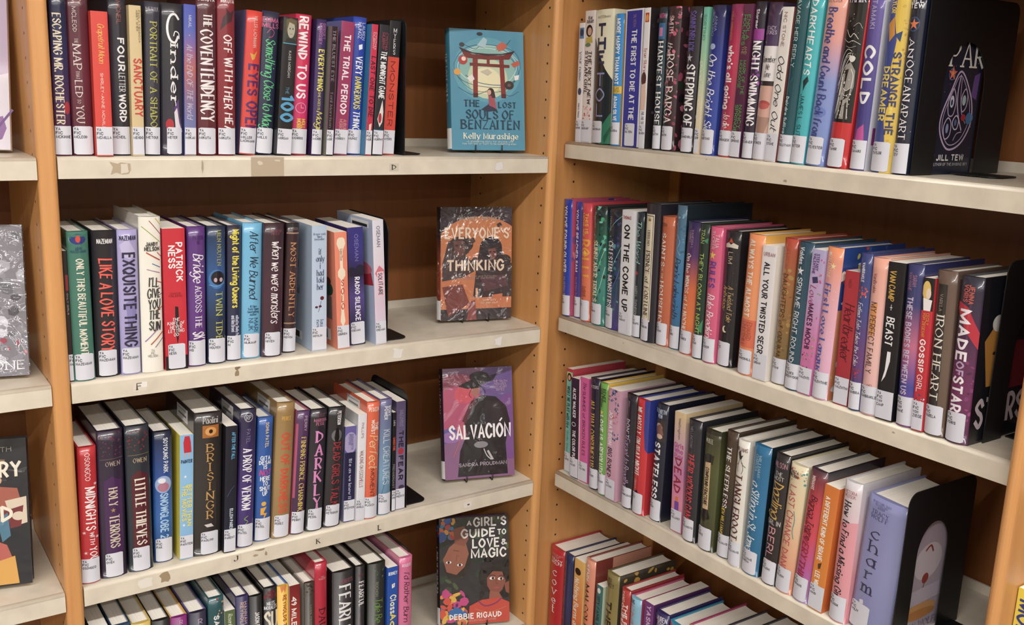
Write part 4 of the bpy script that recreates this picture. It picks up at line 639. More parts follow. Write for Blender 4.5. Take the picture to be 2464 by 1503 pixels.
(19.97, 1.93, 23.09, -1.15, 6.65, 1, '20303c>28424c>26282c', 'dark teal and black hardcover with ornate white title', {'S': (('h', 'b', 'c05a88', 0.045, 0.075, 0.1, 0.9, 'SMITH'), ('r', '2a6a9c', 0.1, 0.11, 0.9, 0.22), ('p', 'c878a8', (0.3, 0.14, 0.7, 0.14, 0.7, 0.2, 0.3, 0.2)), ('d', 'T', 'f0ecec', 0.24, 0.82, 0.26, 0.8, 'HARVEST HOUSE')), 'lu': 0.55, 'label': 'SMITH'}),
(21.93, 3.14, 23.08, -0.99, 6.65, 1, '3c2a30>442c34>362428', 'dark hardcover patterned with pink roses, thin cream title', {'S': (('n', ('b04a68', 'c45a78', '8a3450', 'd87890', '2a3a2c', '1e1c20'), 0.0, 0.0, 1, 0.82, 90, 0.5), ('d', 't', 'e0d0cc', 0.065, 0.18, 0.3, 0.6, 'SMITH'), ('d', 'c', 'ece0dc', 0.24, 0.33, 0.2, 0.6, 'the'), ('d', 't', 'f0e6e2', 0.33, 0.8, 0.26, 0.74, 'ROSE BARGA')), 'F': (('n', ('b04a68', 'c45a78', '8a3450', 'd87890', '2a3a2c', '1e1c20'), 0.0, 0.0, 1, 1, 140, 1.0),), 'label': 'SMITH'}),
(26.63, 2.9, 22.87, -0.47, 6.65, 1, '2c2a34>34303a>282830', 'charcoal hardcover with white brush title, violet author', {'S': (('d', 'h', '6a5aa8', 0.03, 0.3, 0.2, 0.66, 'SONNENBLICK'), ('*', 'c8c4d0', 0.4, 0.345, 0.7), ('d', 'h', 'f4f4f4', 0.39, 0.81, 0.2, 0.8, 'STEPPING OF')), 'F': (('n', ('8a5a34', '6a4428', '3a3430'), 0.1, 0.05, 0.8, 0.9, 30, 1.2),), 'label': 'SONNENBLICK'}),
(30.11, 1.05, 22.67, -0.14, 6.65, 0, '6cc8b0>a8d8b0>e8e0b8>f0d0a8', 'slim mint to cream paperback with faint title', {'S': (('d', 's', '3a8a7c', 0.05, 0.22, 0.2, 0.7, 'SORTINO'), ('d', 'c', 'f4f0e0', 0.36, 0.8, 0.2, 0.8, 'give me a sign')), 'label': 'SORTINO'}),
(31.32, 2.95, 22.84, 0.37, 6.57, 1, '26264e>2a3a94>3048a8>2c44a0', 'dark to royal blue hardcover with white script title', {'S': (('d', 's', '98a8d8', 0.045, 0.2, 0.2, 0.62, '  ANNA\nSORTINO'), ('e', 'b0c0e8', 0.4, 0.27, 0.2, 0.02), ('d', 'c', 'f4f6fc', 0.32, 0.88, 0.2, 0.72, 'On the Bright Side')), 'label': 'SORTINO'}),
(35.06, 2.79, 22.81, 0.95, 6.65, 1, '8a2458>c82a54>a82850>d84038', 'magenta to red hardcover with white lowercase title', {'S': (('d', 's', 'f0a030', 0.05, 0.23, 0.2, 0.36, 'LISA SPRINGER'), ('d', 'b', 'f8f0f0', 0.27, 0.68, 0.2, 0.62, "who's all going"), ('d', 'c', 'f8f0f0', 0.7, 0.82, 0.3, 0.75, '(to die)')), 'label': 'SPRINGER'}),
(37.95, 1.99, 22.71, 0.78, 6.65, 0, '6a2c50>5c2848>4c2440', 'plum paperback with green capitals in two rows', {'S': (('d', 's', '58b058', 0.07, 0.26, 0.12, 0.86, 'ENOLA\nHOLMES'), ('d', 's', 'a89868', 0.27, 0.32, 0.2, 0.8, 'AND\nTHE'), ('d', 's', '58a858', 0.36, 0.58, 0.12, 0.86, 'MARK OF THE\nMONGOOSE'), ('d', 's', '58b058', 0.65, 0.83, 0.12, 0.86, 'NANCY\nSPRINGE')), 'label': 'SPRINGER'}),
(40.2, 2.09, 22.98, 0.62, 6.61, 1, '242030>3a2a44>2a2434', 'black and violet hardcover with tall white title', {'S': (('d', 'b', 'e8e0f0', 0.05, 0.17, 0.25, 0.55, 'Starmer'), ('r', 'a03c9c', 0, 0.17, 1, 0.24), ('n', ('b048a8', '7a3490', '3a2a48'), 0, 0.2, 1, 0.6, 24, 0.4), ('d', 'T', 'f8f4f8', 0.25, 0.78, 0.22, 0.86, 'NIGHT SWIMMING')), 'label': 'STARMER'}),
(42.41, 2.63, 22.7, 1.48, 6.48, 1, '3a2440>5a4470>e8e0e0>e4c8b8', 'violet topped hardcover with close up of lips', {'S': (('h', 's', 'd8c8e0', 0.145, 0.2, 0.1, 0.85, 'STACY\nSTOKES'), ('r', 'e8e4e4', 0, 0.27, 1, 0.5), ('h', 'c', '3a3238', 0.33, 0.47, 0.1, 0.95, 'Remember\nMe\nGone'), ('r', '2c2024', 0, 0.49, 1, 0.52), ('r', 'd8a898', 0, 0.52, 1, 0.84), ('e', 'b84848', 0.5, 0.635, 0.4, 0.022), ('e', 'c85a54', 0.5, 0.65, 0.36, 0.02), ('p', 'b08878', (0, 0.72, 1, 0.72, 0.7, 0.84, 0.3, 0.84))), 'F': (('r', '3a2a44', 0, 0, 1, 0.4), ('r', 'c8a498', 0, 0.4, 1, 1)), 'label': 'STOKES'}),
(45.15, 2.07, 21.93, 2.23, 6.44, 0, 'ece8e2', 'white paperback with dark script title and red side', {'S': (('d', 's', '8a5058', 0.035, 0.25, 0.24, 0.5, 'NIC STONE'), ('d', 'c', '3a3a44', 0.31, 0.79, 0.2, 0.74, 'Odd One Out')), 'side': '8a4a48', 'label': 'STONE'}),
(47.32, 2.41, 23.44, 2.06, 6.39, 1, '12565e>0e4e5a>125864', 'deep teal hardcover with fine white capitals', {'S': (('d', 's', 'd8e8e4', 0.0, 0.42, 0.24, 0.52, 'SAVAGE HER REPLY'), ('l', '4a8a94', 0.05, (0.6, 0.48, 0.4, 0.52, 0.5, 0.58)), ('d', 'b', 'd0e4e4', 0.6, 0.82, 0.22, 0.46, 'Deirdre Sulliva')), 'label': 'SULLIVAN'}),
(49.75, 2.46, 23.32, 2.2, 6.38, 1, '30b4bc>36bcc4>2eb0ba', 'turquoise hardcover with white hand drawn capitals', {'S': (('d', 'h', 'f4fafa', 0.03, 0.46, 0.24, 0.66, 'DARKHEARTS'), ('p', '1e3a40', (0.3, 0.5, 0.6, 0.47, 0.7, 0.5, 0.5, 0.53, 0.4, 0.56)), ('d', 's', '185058', 0.58, 0.83, 0.24, 0.56, 'JAMES L. SUT')), 'label': 'SUTTER'}),
(52.24, 3.35, 23.2, 3.01, 6.43, 1, 'f0a890>e8a098>8a9cd8>8098d8>7a90d0', 'peach to periwinkle hardcover with indigo brush title', {'S': (('h', 's', '7a4a58', 0.02, 0.045, 0.12, 0.8, 'SYLVESTER'), ('d', 'h', '3c4a94', 0.075, 0.83, 0.22, 0.66, 'Breathe and Count Back from'), ('e', '6a84cc', 0.5, 0.68, 0.3, 0.03)), 'label': 'SYLVESTER'}),
(56.0, 3.39, 23.02, 2.07, 6.45, 1, 'd01c24>d41e26>cc1a22', 'red hardcover with black and white engraved warrior', {'S': (('r', '141414', 0.04, 0.0, 0.96, 0.73), ('h', 't', 'd8d0e0', 0.0, 0.045, 0.12, 0.9, 'TAHIR'), ('p', '9a968e', (0.42, 0.4, 0.62, 0.38, 0.84, 0.43, 0.86, 0.52, 0.72, 0.6, 0.78, 0.71, 0.2, 0.71, 0.3, 0.58, 0.34, 0.46)), ('e', 'dcd8d0', 0.66, 0.355, 0.13, 0.026), ('p', '141414', (0.6, 0.345, 0.5, 0.33, 0.62, 0.32, 0.78, 0.335, 0.82, 0.36, 0.72, 0.345)), ('p', '242424', (0.4, 0.43, 0.58, 0.42, 0.5, 0.52, 0.38, 0.56)), ('p', '1c1c1c', (0.55, 0.55, 0.75, 0.53, 0.7, 0.58, 0.5, 0.6)), ('p', '1c1c1c', (0.36, 0.6, 0.5, 0.6, 0.4, 0.71, 0.3, 0.71)), ('p', '1c1c1c', (0.6, 0.62, 0.68, 0.61, 0.72, 0.71, 0.62, 0.71)), ('p', 'dedad2', (0.3, 0.46, 0.4, 0.44, 0.36, 0.54, 0.22, 0.66, 0.14, 0.69, 0.2, 0.62)), ('l', 'e8e4dc', 0.09, (0.6, 0.33, 0.42, 0.34, 0.28, 0.4, 0.2, 0.48, 0.08, 0.52)), ('l', 'd8d4cc', 0.08, (0.62, 0.32, 0.4, 0.31, 0.2, 0.36, 0.1, 0.44)), ('l', 'e0dcd4', 0.07, (0.55, 0.36, 0.42, 0.4, 0.3, 0.44, 0.16, 0.54)), ('l', 'd0ccc4', 0.07, (0.58, 0.34, 0.36, 0.36, 0.2, 0.42, 0.08, 0.47)), ('l', 'c8c4bc', 0.06, (0.56, 0.35, 0.4, 0.37, 0.24, 0.46, 0.12, 0.56)), ('l', 'e8e4dc', 0.08, (0.25, 0.2, 0.45, 0.24, 0.6, 0.22, 0.8, 0.25)), ('l', 'd0ccc4', 0.07, (0.15, 0.25, 0.4, 0.27, 0.6, 0.26, 0.9, 0.28)), ('l', 'b8b4ac', 0.06, (0.55, 0.18, 0.75, 0.16, 0.9, 0.19)), ('l', 'b8b4ac', 0.05, (0.3, 0.29, 0.5, 0.3, 0.75, 0.29)), ('l', 'f0ece4', 0.08, (0.68, 0.42, 0.8, 0.46, 0.78, 0.53)), ('l', 'e8e4dc', 0.07, (0.45, 0.45, 0.42, 0.56, 0.34, 0.69)), ('l', 'e8e4dc', 0.06, (0.52, 0.6, 0.5, 0.7)), ('l', 'e8e4dc', 0.06, (0.58, 0.6, 0.58, 0.7)), ('l', 'f0ece4', 0.06, (0.72, 0.6, 0.76, 0.7)), ('l', 'f0ece4', 0.07, (0.44, 0.53, 0.6, 0.545, 0.74, 0.53)), ('l', 'f0ece4', 0.05, (0.44, 0.56, 0.58, 0.575, 0.7, 0.565)), ('n', ('d8d4cc', 'a8a49c'), 0.08, 0.1, 0.92, 0.3, 14, 0.1), ('n', ('e8e4dc', '38383a'), 0.25, 0.42, 0.85, 0.7, 34, 0.16)), 'side': 'c81c24', 'lw': 0.72, 'lu': 0.5, 'label': 'TAHIR'}),
(59.89, 2.32, 22.85, 0.86, 6.65, 1, '6a5ca8>5a4c98>44408c>584890', 'violet hardcover with chunky white fractured capitals', {'S': (('d', 'b', 'a89cd0', 0.03, 0.19, 0.3, 0.6, 'TAMAKI'), ('d', 'b', 'f0f0f4', 0.29, 0.61, 0.18, 0.76, 'COLD'), ('p', 'c84a9c', (0.3, 0.76, 0.7, 0.73, 0.8, 0.83, 0.2, 0.83))), 'F': (('r', 'e8e8f0', 0, 0, 1, 1), ('e', '2a2c60', 0.5, 0.4, 0.4, 0.2), ('r', 'a83a90', 0.05, 0.75, 0.4, 0.85)), 'side': 'e8e8f0', 'label': 'TAMAKI'}),
(63.17, 3.25, 22.69, 0.16, 6.65, 1, '4a5aa4>3e4e98>4656a0', 'blue and gold hardcover with yellow and navy title', {'S': (('p', 'e8c43c', (0.45, 0, 1, 0, 1, 1, 0.5, 1, 0.62, 0.85, 0.45, 0.7, 0.6, 0.55, 0.48, 0.4, 0.6, 0.25, 0.4, 0.12)), ('n', ('d8b030', 'f0d858', 'c89a28'), 0.62, 0.0, 1, 1, 40, 0.3), ('d', 'b', 'f0d060', 0.0, 0.1, 0.2, 0.42, 'TAYLOR'), ('d', 'b', '3c4470', 0.32, 0.78, 0.56, 0.84, 'STRANGE THE'), ('d', 'b', 'f0d860', 0.4, 0.7, 0.14, 0.44, 'DREAMER'), ('p', 'e09a38', (0.1, 0.16, 0.4, 0.12, 0.5, 0.22, 0.25, 0.26)), ('p', '2a4a7c', (0.5, 0.22, 0.8, 0.2, 0.75, 0.26))), 'lw': 0.84, 'lu': 0.44, 'label': 'TAYLOR'}),
(66.61, 2.25, 22.52, -0.25, 6.44, 1, '1c2234>202840>1a2030', 'midnight blue hardcover with white serif title and starfish', {'S': (('h', 'b', 'e8e8f0', 0.02, 0.075, 0.1, 0.9, 'JILL\nTEW'), ('e', '3a5a88', 0.45, 0.16, 0.34, 0.04), ('e', '1c2a48', 0.45, 0.16, 0.3, 0.035), ('*', 'e87a4a', 0.45, 0.16, 0.75), ('d', 't', 'f4f0f0', 0.24, 0.34, 0.3, 0.62, 'AN'), ('d', 't', 'f4f0f0', 0.36, 0.58, 0.28, 0.72, 'OCEAN'), ('d', 't', 'f4f0f0', 0.6, 0.8, 0.28, 0.7, 'APART'), ('n', ('3a5a8a', '8ab0d0'), 0, 0.05, 1, 0.8, 24, 0.07)), 'F': (('n', ('3a4a80', '5a4a90', '8ab0d0', '2a3460'), 0.05, 0.2, 0.95, 0.95, 70, 0.12), ('p', '6a4a94', (0.88, 0.42, 0.97, 0.4, 0.95, 0.56, 0.86, 0.54)), ('h', 't', 'ece8e0', 0.238, 0.372, 0.455, 0.975, 'PAR'), ('l', 'c8b0d0', 0.26, (0.66, 0.4, 0.528, 0.52, 0.422, 0.66, 0.436, 0.76, 0.554, 0.845, 0.693, 0.845, 0.825, 0.79, 0.911, 0.68, 0.858, 0.54, 0.66, 0.4)), ('l', 'b8a4cc', 0.14, (0.66, 0.425, 0.548, 0.53, 0.455, 0.66, 0.469, 0.75, 0.568, 0.82, 0.686, 0.82, 0.799, 0.77, 0.871, 0.67, 0.825, 0.55, 0.66, 0.425)), ('l', 'c8b0d0', 0.22, (0.66, 0.42, 0.64, 0.52, 0.673, 0.63, 0.766, 0.74)), ('l', 'b8a4cc', 0.14, (0.68, 0.44, 0.693, 0.54, 0.739, 0.64, 0.818, 0.7)), ('l', 'c0a8cc', 0.18, (0.568, 0.5, 0.508, 0.57, 0.528, 0.65, 0.601, 0.65, 0.627, 0.57, 0.568, 0.5)), ('e', 'ccd0dc', 0.564, 0.575, 0.033, 0.035), ('e', '3c4470', 0.561, 0.58, 0.017, 0.018), ('l', 'c8b0d0', 0.18, (0.752, 0.5, 0.706, 0.56, 0.739, 0.63, 0.799, 0.6, 0.799, 0.53, 0.752, 0.5)), ('e', 'b0c8c4', 0.752, 0.565, 0.03, 0.03), ('l', 'c8b0d0', 0.18, (0.528, 0.67, 0.475, 0.72, 0.508, 0.79, 0.581, 0.77, 0.587, 0.7, 0.528, 0.67)), ('e', '8a94b8', 0.531, 0.73, 0.023, 0.028), ('l', 'd0c0d8', 0.18, (0.653, 0.655, 0.607, 0.69, 0.634, 0.73, 0.686, 0.73, 0.7, 0.68, 0.653, 0.655)), ('e', '5a6aa0', 0.653, 0.695, 0.02, 0.02), ('l', 'c0a8cc', 0.12, (0.647, 0.8, 0.693, 0.76, 0.766, 0.75)), ('e', '4a70a0', 0.508, 0.42, 0.053, 0.035), ('e', '1c2444', 0.508, 0.42, 0.043, 0.028), ('*', 'e86a48', 0.515, 0.415, 1.05), ('e', 'e8a040', 0.515, 0.415, 0.013, 0.012), ('e', '3a78a8', 0.858, 0.67, 0.053, 0.035), ('e', 'b02838', 0.766, 0.665, 0.04, 0.02), ('e', '5a84b8', 0.898, 0.665, 0.026, 0.02), ('h', 'b', 'f0ecec', 0.885, 0.915, 0.37, 0.898, 'JILL TEW'), ('h', 's', 'd8d4dc', 0.932, 0.948, 0.356, 0.924, 'AUTHOR OF THE DIVIDING SKY')), 'side': '1c2238', 'label': 'TEW'})],
'R2': [
(-2.02, 2.4, 22.38, -2.4, 6.22, 1, '1e3aa8>2444b8>2848b4>4a489c', 'bright blue hardcover with white spaced title', {'S': (('d', 'b', 'f4f6fc', 0.06, 0.62, 0.22, 0.58, "YOU'VE FOUND OLIVER"), ('d', 's', 'b8b0e0', 0.665, 0.82, 0.26, 0.52, 'DUSTIN T')), 'F': (('r', 'c04a6c', 0, 0.25, 1, 1), ('n', ('c85a7a', '8a4a80', '4a4488', 'e08090'), 0, 0.0, 1, 0.9, 40, 1.2)), 'side': 'c04a6c', 'label': 'THAO'}),
(0.54, 1.88, 22.1, -2.72, 7.23, 1, '3a3a94>46409c>504090', 'blue violet hardcover with white spaced title', {'S': (('d', 'b', 'f0f0fa', 0.07, 0.6, 0.25, 0.6, "YOU'VE REACHED SAM"), ('d', 's', 'c8a0b8', 0.65, 0.82, 0.3, 0.55, 'DUSTIN TH')), 'side': 'b04a70', 'label': 'THAO'}),
(3.29, 2.75, 22.14, -3.02, 6.54, 1, 'd83c4c>e05a50>e87850>e06a4c', 'coral hardcover with golden jewel shaped lettering', {'S': (('d', 'b', 'f0b040', 0.085, 0.28, 0.2, 0.8, 'THIS IS\nHOW WE'), ('d', 'b', 'f0a030', 0.31, 0.62, 0.16, 0.86, 'ROLL!'), ('p', 'f8c850', (0.5, 0.39, 0.75, 0.42, 0.5, 0.455, 0.25, 0.42)), ('d', 's', '7a3030', 0.7, 0.82, 0.2, 0.7, 'SABINE\nWINFIELD')), 'label': 'T'}),
(6.46, 3.71, 22.02, -2.59, 6.54, 1, '22282c>2a6a58>3a8c80>2c786e', 'black and green feather patterned hardcover, cream title', {'S': (('n', ('1e2426', '4ab080', '2a6a5a', '80d0c0', '5090a0', '143a34'), 0.0, 0.0, 1, 0.83, 70, 0.6), ('l', '7ad0b0', 0.12, (0.1, 0.75, 0.5, 0.55, 0.95, 0.35)), ('l', '60b8d0', 0.12, (0.2, 0.6, 0.6, 0.4, 0.95, 0.25)), ('l', '9ae0c0', 0.1, (0.3, 0.82, 0.7, 0.68, 0.98, 0.5)), ('d', 's', 'b8c0a8', 0.05, 0.18, 0.16, 0.3, 'THOMAS'), ('d', 'T', 'f0e8cc', 0.29, 0.8, 0.16, 0.52, 'SUNBEARER TRIALS')), 'lw': 0.84, 'lu': 0.43, 'label': 'THOMAS'}),
(10.21, 4.05, 21.93, -2.07, 6.83, 1, '262630>2a3a50>2c4a64>4a3a84', 'black hardcover with blue green streaks, white title', {'S': (('n', ('202028', '3a7a80', '2a4a70', '5aa8a0', '4a3a80', '181820'), 0.0, 0.0, 1, 0.83, 60, 0.6), ('l', '6ac0b0', 0.1, (0.1, 0.2, 0.5, 0.12, 0.95, 0.05)), ('l', '8ad8c8', 0.08, (0.3, 0.55, 0.7, 0.4, 0.95, 0.3)), ('l', '5a7ac0', 0.1, (0.4, 0.7, 0.8, 0.55, 0.98, 0.4)), ('d', 's', 'a8b0b8', 0.06, 0.18, 0.2, 0.34, 'THOMAS'), ('d', 'T', 'ece8ec', 0.27, 0.81, 0.14, 0.5, 'CELESTIAL MONSTERS')), 'lw': 0.6, 'lu': 0.32, 'label': 'THOMAS'}),
(14.83, 3.23, 22.16, -2.19, 6.48, 0, 'e2e2e6>e8e8ec>dcdce2', 'white paperback with heavy black title', {'S': (('h', 'b', 'b04050', 0.045, 0.07, 0.1, 0.75, 'THOMAS'), ('d', 'b', '1c1c1e', 0.12, 0.81, 0.26, 0.66, 'ON THE COME UP')), 'lw': 0.7, 'lu': 0.4, 'label': 'THOMAS'}),
(18.08, 1.94, 22.16, -1.89, 6.7, 1, '26303a>2a343c>243038', 'charcoal hardcover with teal script title and red flower', {'S': (('d', 'c', '8ac8b8', 0.06, 0.39, 0.16, 0.78, 'The Word'), ('e', 'b83040', 0.4, 0.48, 0.2, 0.015), ('d', 's', 'a8b0b0', 0.585, 0.82, 0.3, 0.62, 'MARY L. THOMPSON')), 'label': 'THOMPSON'}),
(20.53, 3.49, 24.02, -1.44, 6.3, 1, '2a2a34', 'navy black hardcover with cream framed panel and crown', {'S': (('r', 'e8dcc0', 0.06, 0.075, 0.72, 0.85), ('r', '2c2c34', 0.11, 0.085, 0.67, 0.84), ('r', 'e8dcc0', 0.14, 0.09, 0.64, 0.835), ('p', '8a7030', (0.3, 0.125, 0.3, 0.1, 0.36, 0.115, 0.4, 0.095, 0.45, 0.115, 0.5, 0.1, 0.5, 0.125)), ('d', 't', '4a4440', 0.185, 0.3, 0.28, 0.48, 'TIRRENO'), ('d', 't', '3a3836', 0.34, 0.82, 0.22, 0.56, 'PRINCE of FORTUNE')), 'lw': 0.64, 'lu': 0.36, 'label': 'TIRRENO'}),
(24.05, 3.04, 22.21, -1.25, 6.72, 1, 'c0623c>c86840>bc5c38', 'rust orange hardcover with white serif title', {'S': (('h', 's', '6a3a30', 0.05, 0.075, 0.1, 0.55, 'TISON'), ('d', 'T', 'f4ece4', 0.13, 0.38, 0.2, 0.52, 'SAINTS'), ('d', 't', 'e8d8cc', 0.39, 0.48, 0.28, 0.46, 'OF THE'), ('d', 'T', 'f4ece4', 0.5, 0.82, 0.2, 0.52, 'HOUSEHO')), 'label': 'TISON'}),
(27.12, 2.26, 24.42, -0.92, 7.08, 1, '4a6a80>4a88b0>2a78b0>3a6a84', 'large blue book in cloudy wrapper, dark title', {'S': (('n', ('6a9ab8', '3a6a8a', '8ab0c4'), 0, 0.05, 1, 0.35, 26, 0.3), ('d', 'c', '1c3048', 0.36, 0.78, 0.2, 0.76, "Pan's Labyrinth"), ('l', 'b0c8d8', 0.08, (0.3, 0.2, 0.6, 0.25, 0.4, 0.3, 0.7, 0.34))), 'side': '22303a', 'label': 'TORO'}),
(30.04, 2.98, 22.14, 0.04, 6.5, 1, '2a2456>5a3470>e06a34>e87830>d04a34', 'violet to orange hardcover with white title', {'S': (('d', 's', 'c0a0c0', 0.06, 0.2, 0.25, 0.62, 'VANESSA L.\nTORRES'), ('d', 'T', 'f4e8e0', 0.24, 0.82, 0.2, 0.52, 'On the WINGS of la NOCHE')), 'label': 'TORRES'}),
(33.61, 2.14, 22.17, -0.99, 6.11, 1, '22342c>1e3a2e>203c30', 'dark green hardcover with yellow green capitals', {'S': (('d', 's', 'a8c870', 0.04, 0.14, 0.3, 0.66, 'TRAN'), ('d', 's', 'b8d460', 0.215, 0.81, 0.3, 0.68, 'THEY BLOOM AT NIGHT'), ('p', '3a8a60', (0.6, 0.12, 0.95, 0.1, 0.9, 0.14)), ('p', '3a8a60', (0.5, 0.78, 0.95, 0.7, 0.9, 0.8))), 'label': 'TRAN'}),
(36.07, 2.66, 22.02, -1.0, 5.94, 1, 'd8527c>dc5a84>d4507a', 'pink hardcover with violet and white title, yellow star', {'S': (('d', 's', 'f0d0dc', 0.03, 0.16, 0.25, 0.85, '  TALIA\nTUCKER'), ('*', 'f0d050', 0.42, 0.205, 0.75), ('d', 'b', '6a3a94', 0.255, 0.44, 0.24, 0.7, 'RULES'), ('d', 'c', 'f8ecf2', 0.49, 0.84, 0.24, 0.76, 'Rule Breaking')), 'label': 'TUCKER'}),
(38.77, 3.19, 21.77, -1.0, 6.54, 1, '242228>2a262c>1e1c20', 'black hardcover with open book and gold title', {'S': (('n', ('e0c8a0', 'c89880'), 0.1, 0.25, 0.95, 0.8, 16, 0.05), ('p', 'd8d0c0', (0.1, 0.1, 0.35, 0.085, 0.5, 0.1, 0.65, 0.085, 0.9, 0.1, 0.88, 0.125, 0.5, 0.12, 0.12, 0.125)), ('p', 'c84a2c', (0.35, 0.085, 0.5, 0.05, 0.65, 0.085)), ('d', 's', 'c8b498', 0.155, 0.235, 0.4, 0.66, 'LIM'), ('d', 'c', 'c8a468', 0.4, 0.66, 0.18, 0.86, 'A Twisted Tale\nAnthology'), ('e', 'e8dcb8', 0.5, 0.72, 0.16, 0.025), ('e', '242228', 0.6, 0.715, 0.14, 0.022)), 'lw': 0.82, 'lu': 0.45, 'label': 'T'}),
(43.65, 3.23, 21.96, 0.22, 5.9, 1, 'f0925a>f2985e>ec8a54', 'orange hardcover with cream capitals, yellow boards', {'S': (('d', 'b', 'f8ead8', 0.04, 0.58, 0.22, 0.54, 'ALWAYS THE ALMOST'), ('r', 'e06a48', 0, 0.6, 1, 0.8), ('d', 's', 'a84a34', 0.62, 0.79, 0.14, 0.8, 'EDWARD\nUNDERHILL')), 'side': 'f0b040', 'label': 'UNDERHILL'}),
(47.15, 2.73, 20.63, -0.44, 5.9, 0, 'ece8ea', 'white paperback with spaced dark capitals', {'S': (('h', 'b', 'b08088', 0.05, 0.075, 0.12, 0.9, 'URBAN'), ('d', 'b', '2c2a30', 0.125, 0.8, 0.24, 0.6, 'ALL YOUR TWISTED SECR')), 'side': 'e6ddd0', 'label': 'URBAN'}),
(50.27, 2.48, 22.15, 0.03, 6.42, 1, 'b8402c>a86a34>8a6a38>786434', 'red to brown hardcover with dark capitals', {'S': (('d', 's', 'd0784a', 0.09, 0.17, 0.3, 0.56, 'Utomi'), ('n', ('a8783c', '7a5a30', 'b08a44'), 0, 0.2, 1, 0.83, 30, 0.5), ('d', 's', '4a3818', 0.24, 0.81, 0.2, 0.6, 'DAUGHTERS of ODUMA')), 'label': 'UTOMI'}),
(53.19, 2.7, 22.04, 0.44, 5.9, 1, '24485c>285064>264a5e', 'deep teal blue hardcover with white title, white star', {'S': (('d', 'b', 'e0e8ec', 0.035, 0.145, 0.2, 0.5, 'Valdes'), ('*', 'f4f4f4', 0.36, 0.19, 0.7), ('d', 's', 'f0f4f4', 0.235, 0.81, 0.22, 0.56, 'SPIN ME RIGHT ROUND')), 'label': 'VALDES\nGREENWOOD'}),
(55.92, 2.29, 21.36, 0.44, 5.9, 0, 'b8b0dc>c8a4d0>d878b0>cc64a4', 'lilac to pink paperback with maroon title and blossoms', {'S': (('d', 'b', '6a3c80', 0.03, 0.165, 0.14, 0.62, 'STEFANY\nVALENTINE'), ('p', '3a3060', (0.2, 0.19, 0.6, 0.18, 0.7, 0.22, 0.3, 0.23)), ('d', 'c', 'a82a60', 0.245, 0.37, 0.16, 0.6, 'Love'), ('d', 'b', '54204c', 0.37, 0.68, 0.2, 0.56, 'MAKES MOCHI'), ('n', ('e88ab8', '78b060', 'd85090'), 0.6, 0.05, 1, 0.75, 24, 0.25), ('n', ('c0386c', '70a858', '402040'), 0, 0.7, 0.7, 0.82, 18, 0.2)), 'label': 'VALENTINE'}),
(58.26, 2.71, 22.05, 0.37, 5.9, 1, 'f0905a>e8a8b0>e8b0cc>e4a8c4', 'orange to pink hardcover with blue rounded title', {'S': (('d', 's', 'f8e4c8', 0.05, 0.2, 0.18, 0.42, 'VALENTINE'), ('*', 'f8e0a0', 0.55, 0.12, 0.5), ('*', 'f8f0e0', 0.3, 0.04, 0.4), ('d', 'T', '2c5ac0', 0.24, 0.83, 0.14, 0.54, 'First Love Langua'), ('n', ('f4dce4', 'f0c8a8'), 0.5, 0.2, 1, 0.8, 16, 0.1)), 'F': (('r', '2a4a94', 0, 0, 1, 0.4), ('r', 'd88a60', 0, 0.4, 1, 1), ('n', ('e8ecf4', '3a68b0', 'c8b850', 'd04a34', 'f0e0d0'), 0, 0, 1, 0.95, 70, 0.9)), 'side': '2a4a8c', 'label': 'VALENTINE'}),
(61.97, 2.38, 19.14, -0.89, 6.33, 0, 'b42434>b82838>a82030', 'red paperback with faint dark script title', {'S': (('d', 's', '7a1824', 0.06, 0.12, 0.3, 0.5, 'VALEN'), ('d', 'c', '5a101c', 0.24, 0.66, 0.2, 0.84, 'Heartbreaker')), 'label': 'VALENTINO'}),
(64.66, 1.83, 21.99, -1.78, 5.9, 1, '34407c>3c4a88>6a3a78>3a4480', 'slate blue hardcover with white script, red flower', {'S': (('d', 'b', 'e0e0f0', 0.06, 0.18, 0.3, 0.54, 'VANBRAKLE'), ('n', ('e05a4a', 'd8443c', 'f08a6a'), 0.15, 0.215, 0.85, 0.28, 14, 0.25), ('d', 'c', 'f0ecf4', 0.31, 0.71, 0.2, 0.6, 'Fatima Tate Takes the Cake'), ('n', ('c83048', 'a82840'), 0.2, 0.73, 0.8, 0.8, 12, 0.25)), 'label': 'VANBRAKLE'}),
(66.52, 2.64, 21.65, -1.8, 5.9, 1, 'f0a890>f0b4a8>eebcb4>eab0b0', 'peach pink hardcover with thin brown title', {'S': (('d', 's', '8a4a58', 0.1, 0.22, 0.2, 0.42, 'VanBrakle'), ('d', 's', '5a3434', 0.28, 0.73, 0.2, 0.56, 'MY PERFECT FAMILY'), ('p', 'e89a4a', (0.15, 0.3, 0.6, 0.28, 0.5, 0.5, 0.2, 0.48)), ('h', 's', '8a5a60', 0.8, 0.835, 0.3, 0.8, 'HO\nH')), 'label': 'VANBRAKLE'}),
(69.26, 2.6, 21.47, -2.0, 5.9, 0, '17171c>1b1b20>19191e', 'black paperback with ochre and white brush lettering', {'S': (('d', 'h', 'd8a838', 0.055, 0.24, 0.18, 0.5, 'VAN CAMP'), ('d', 's', 'e0e0e0', 0.265, 0.3, 0.3, 0.5, '+'), ('d', 'h', 'f4f4f4', 0.345, 0.52, 0.2, 0.62, 'BEAST'), ('p', 'f0f0f4', (0.4, 0.56, 0.6, 0.56, 0.6, 0.62, 0.4, 0.72, 0.2, 0.76, 0.35, 0.68))), 'side': '141418', 'label': 'VAN\nCAMP'}),
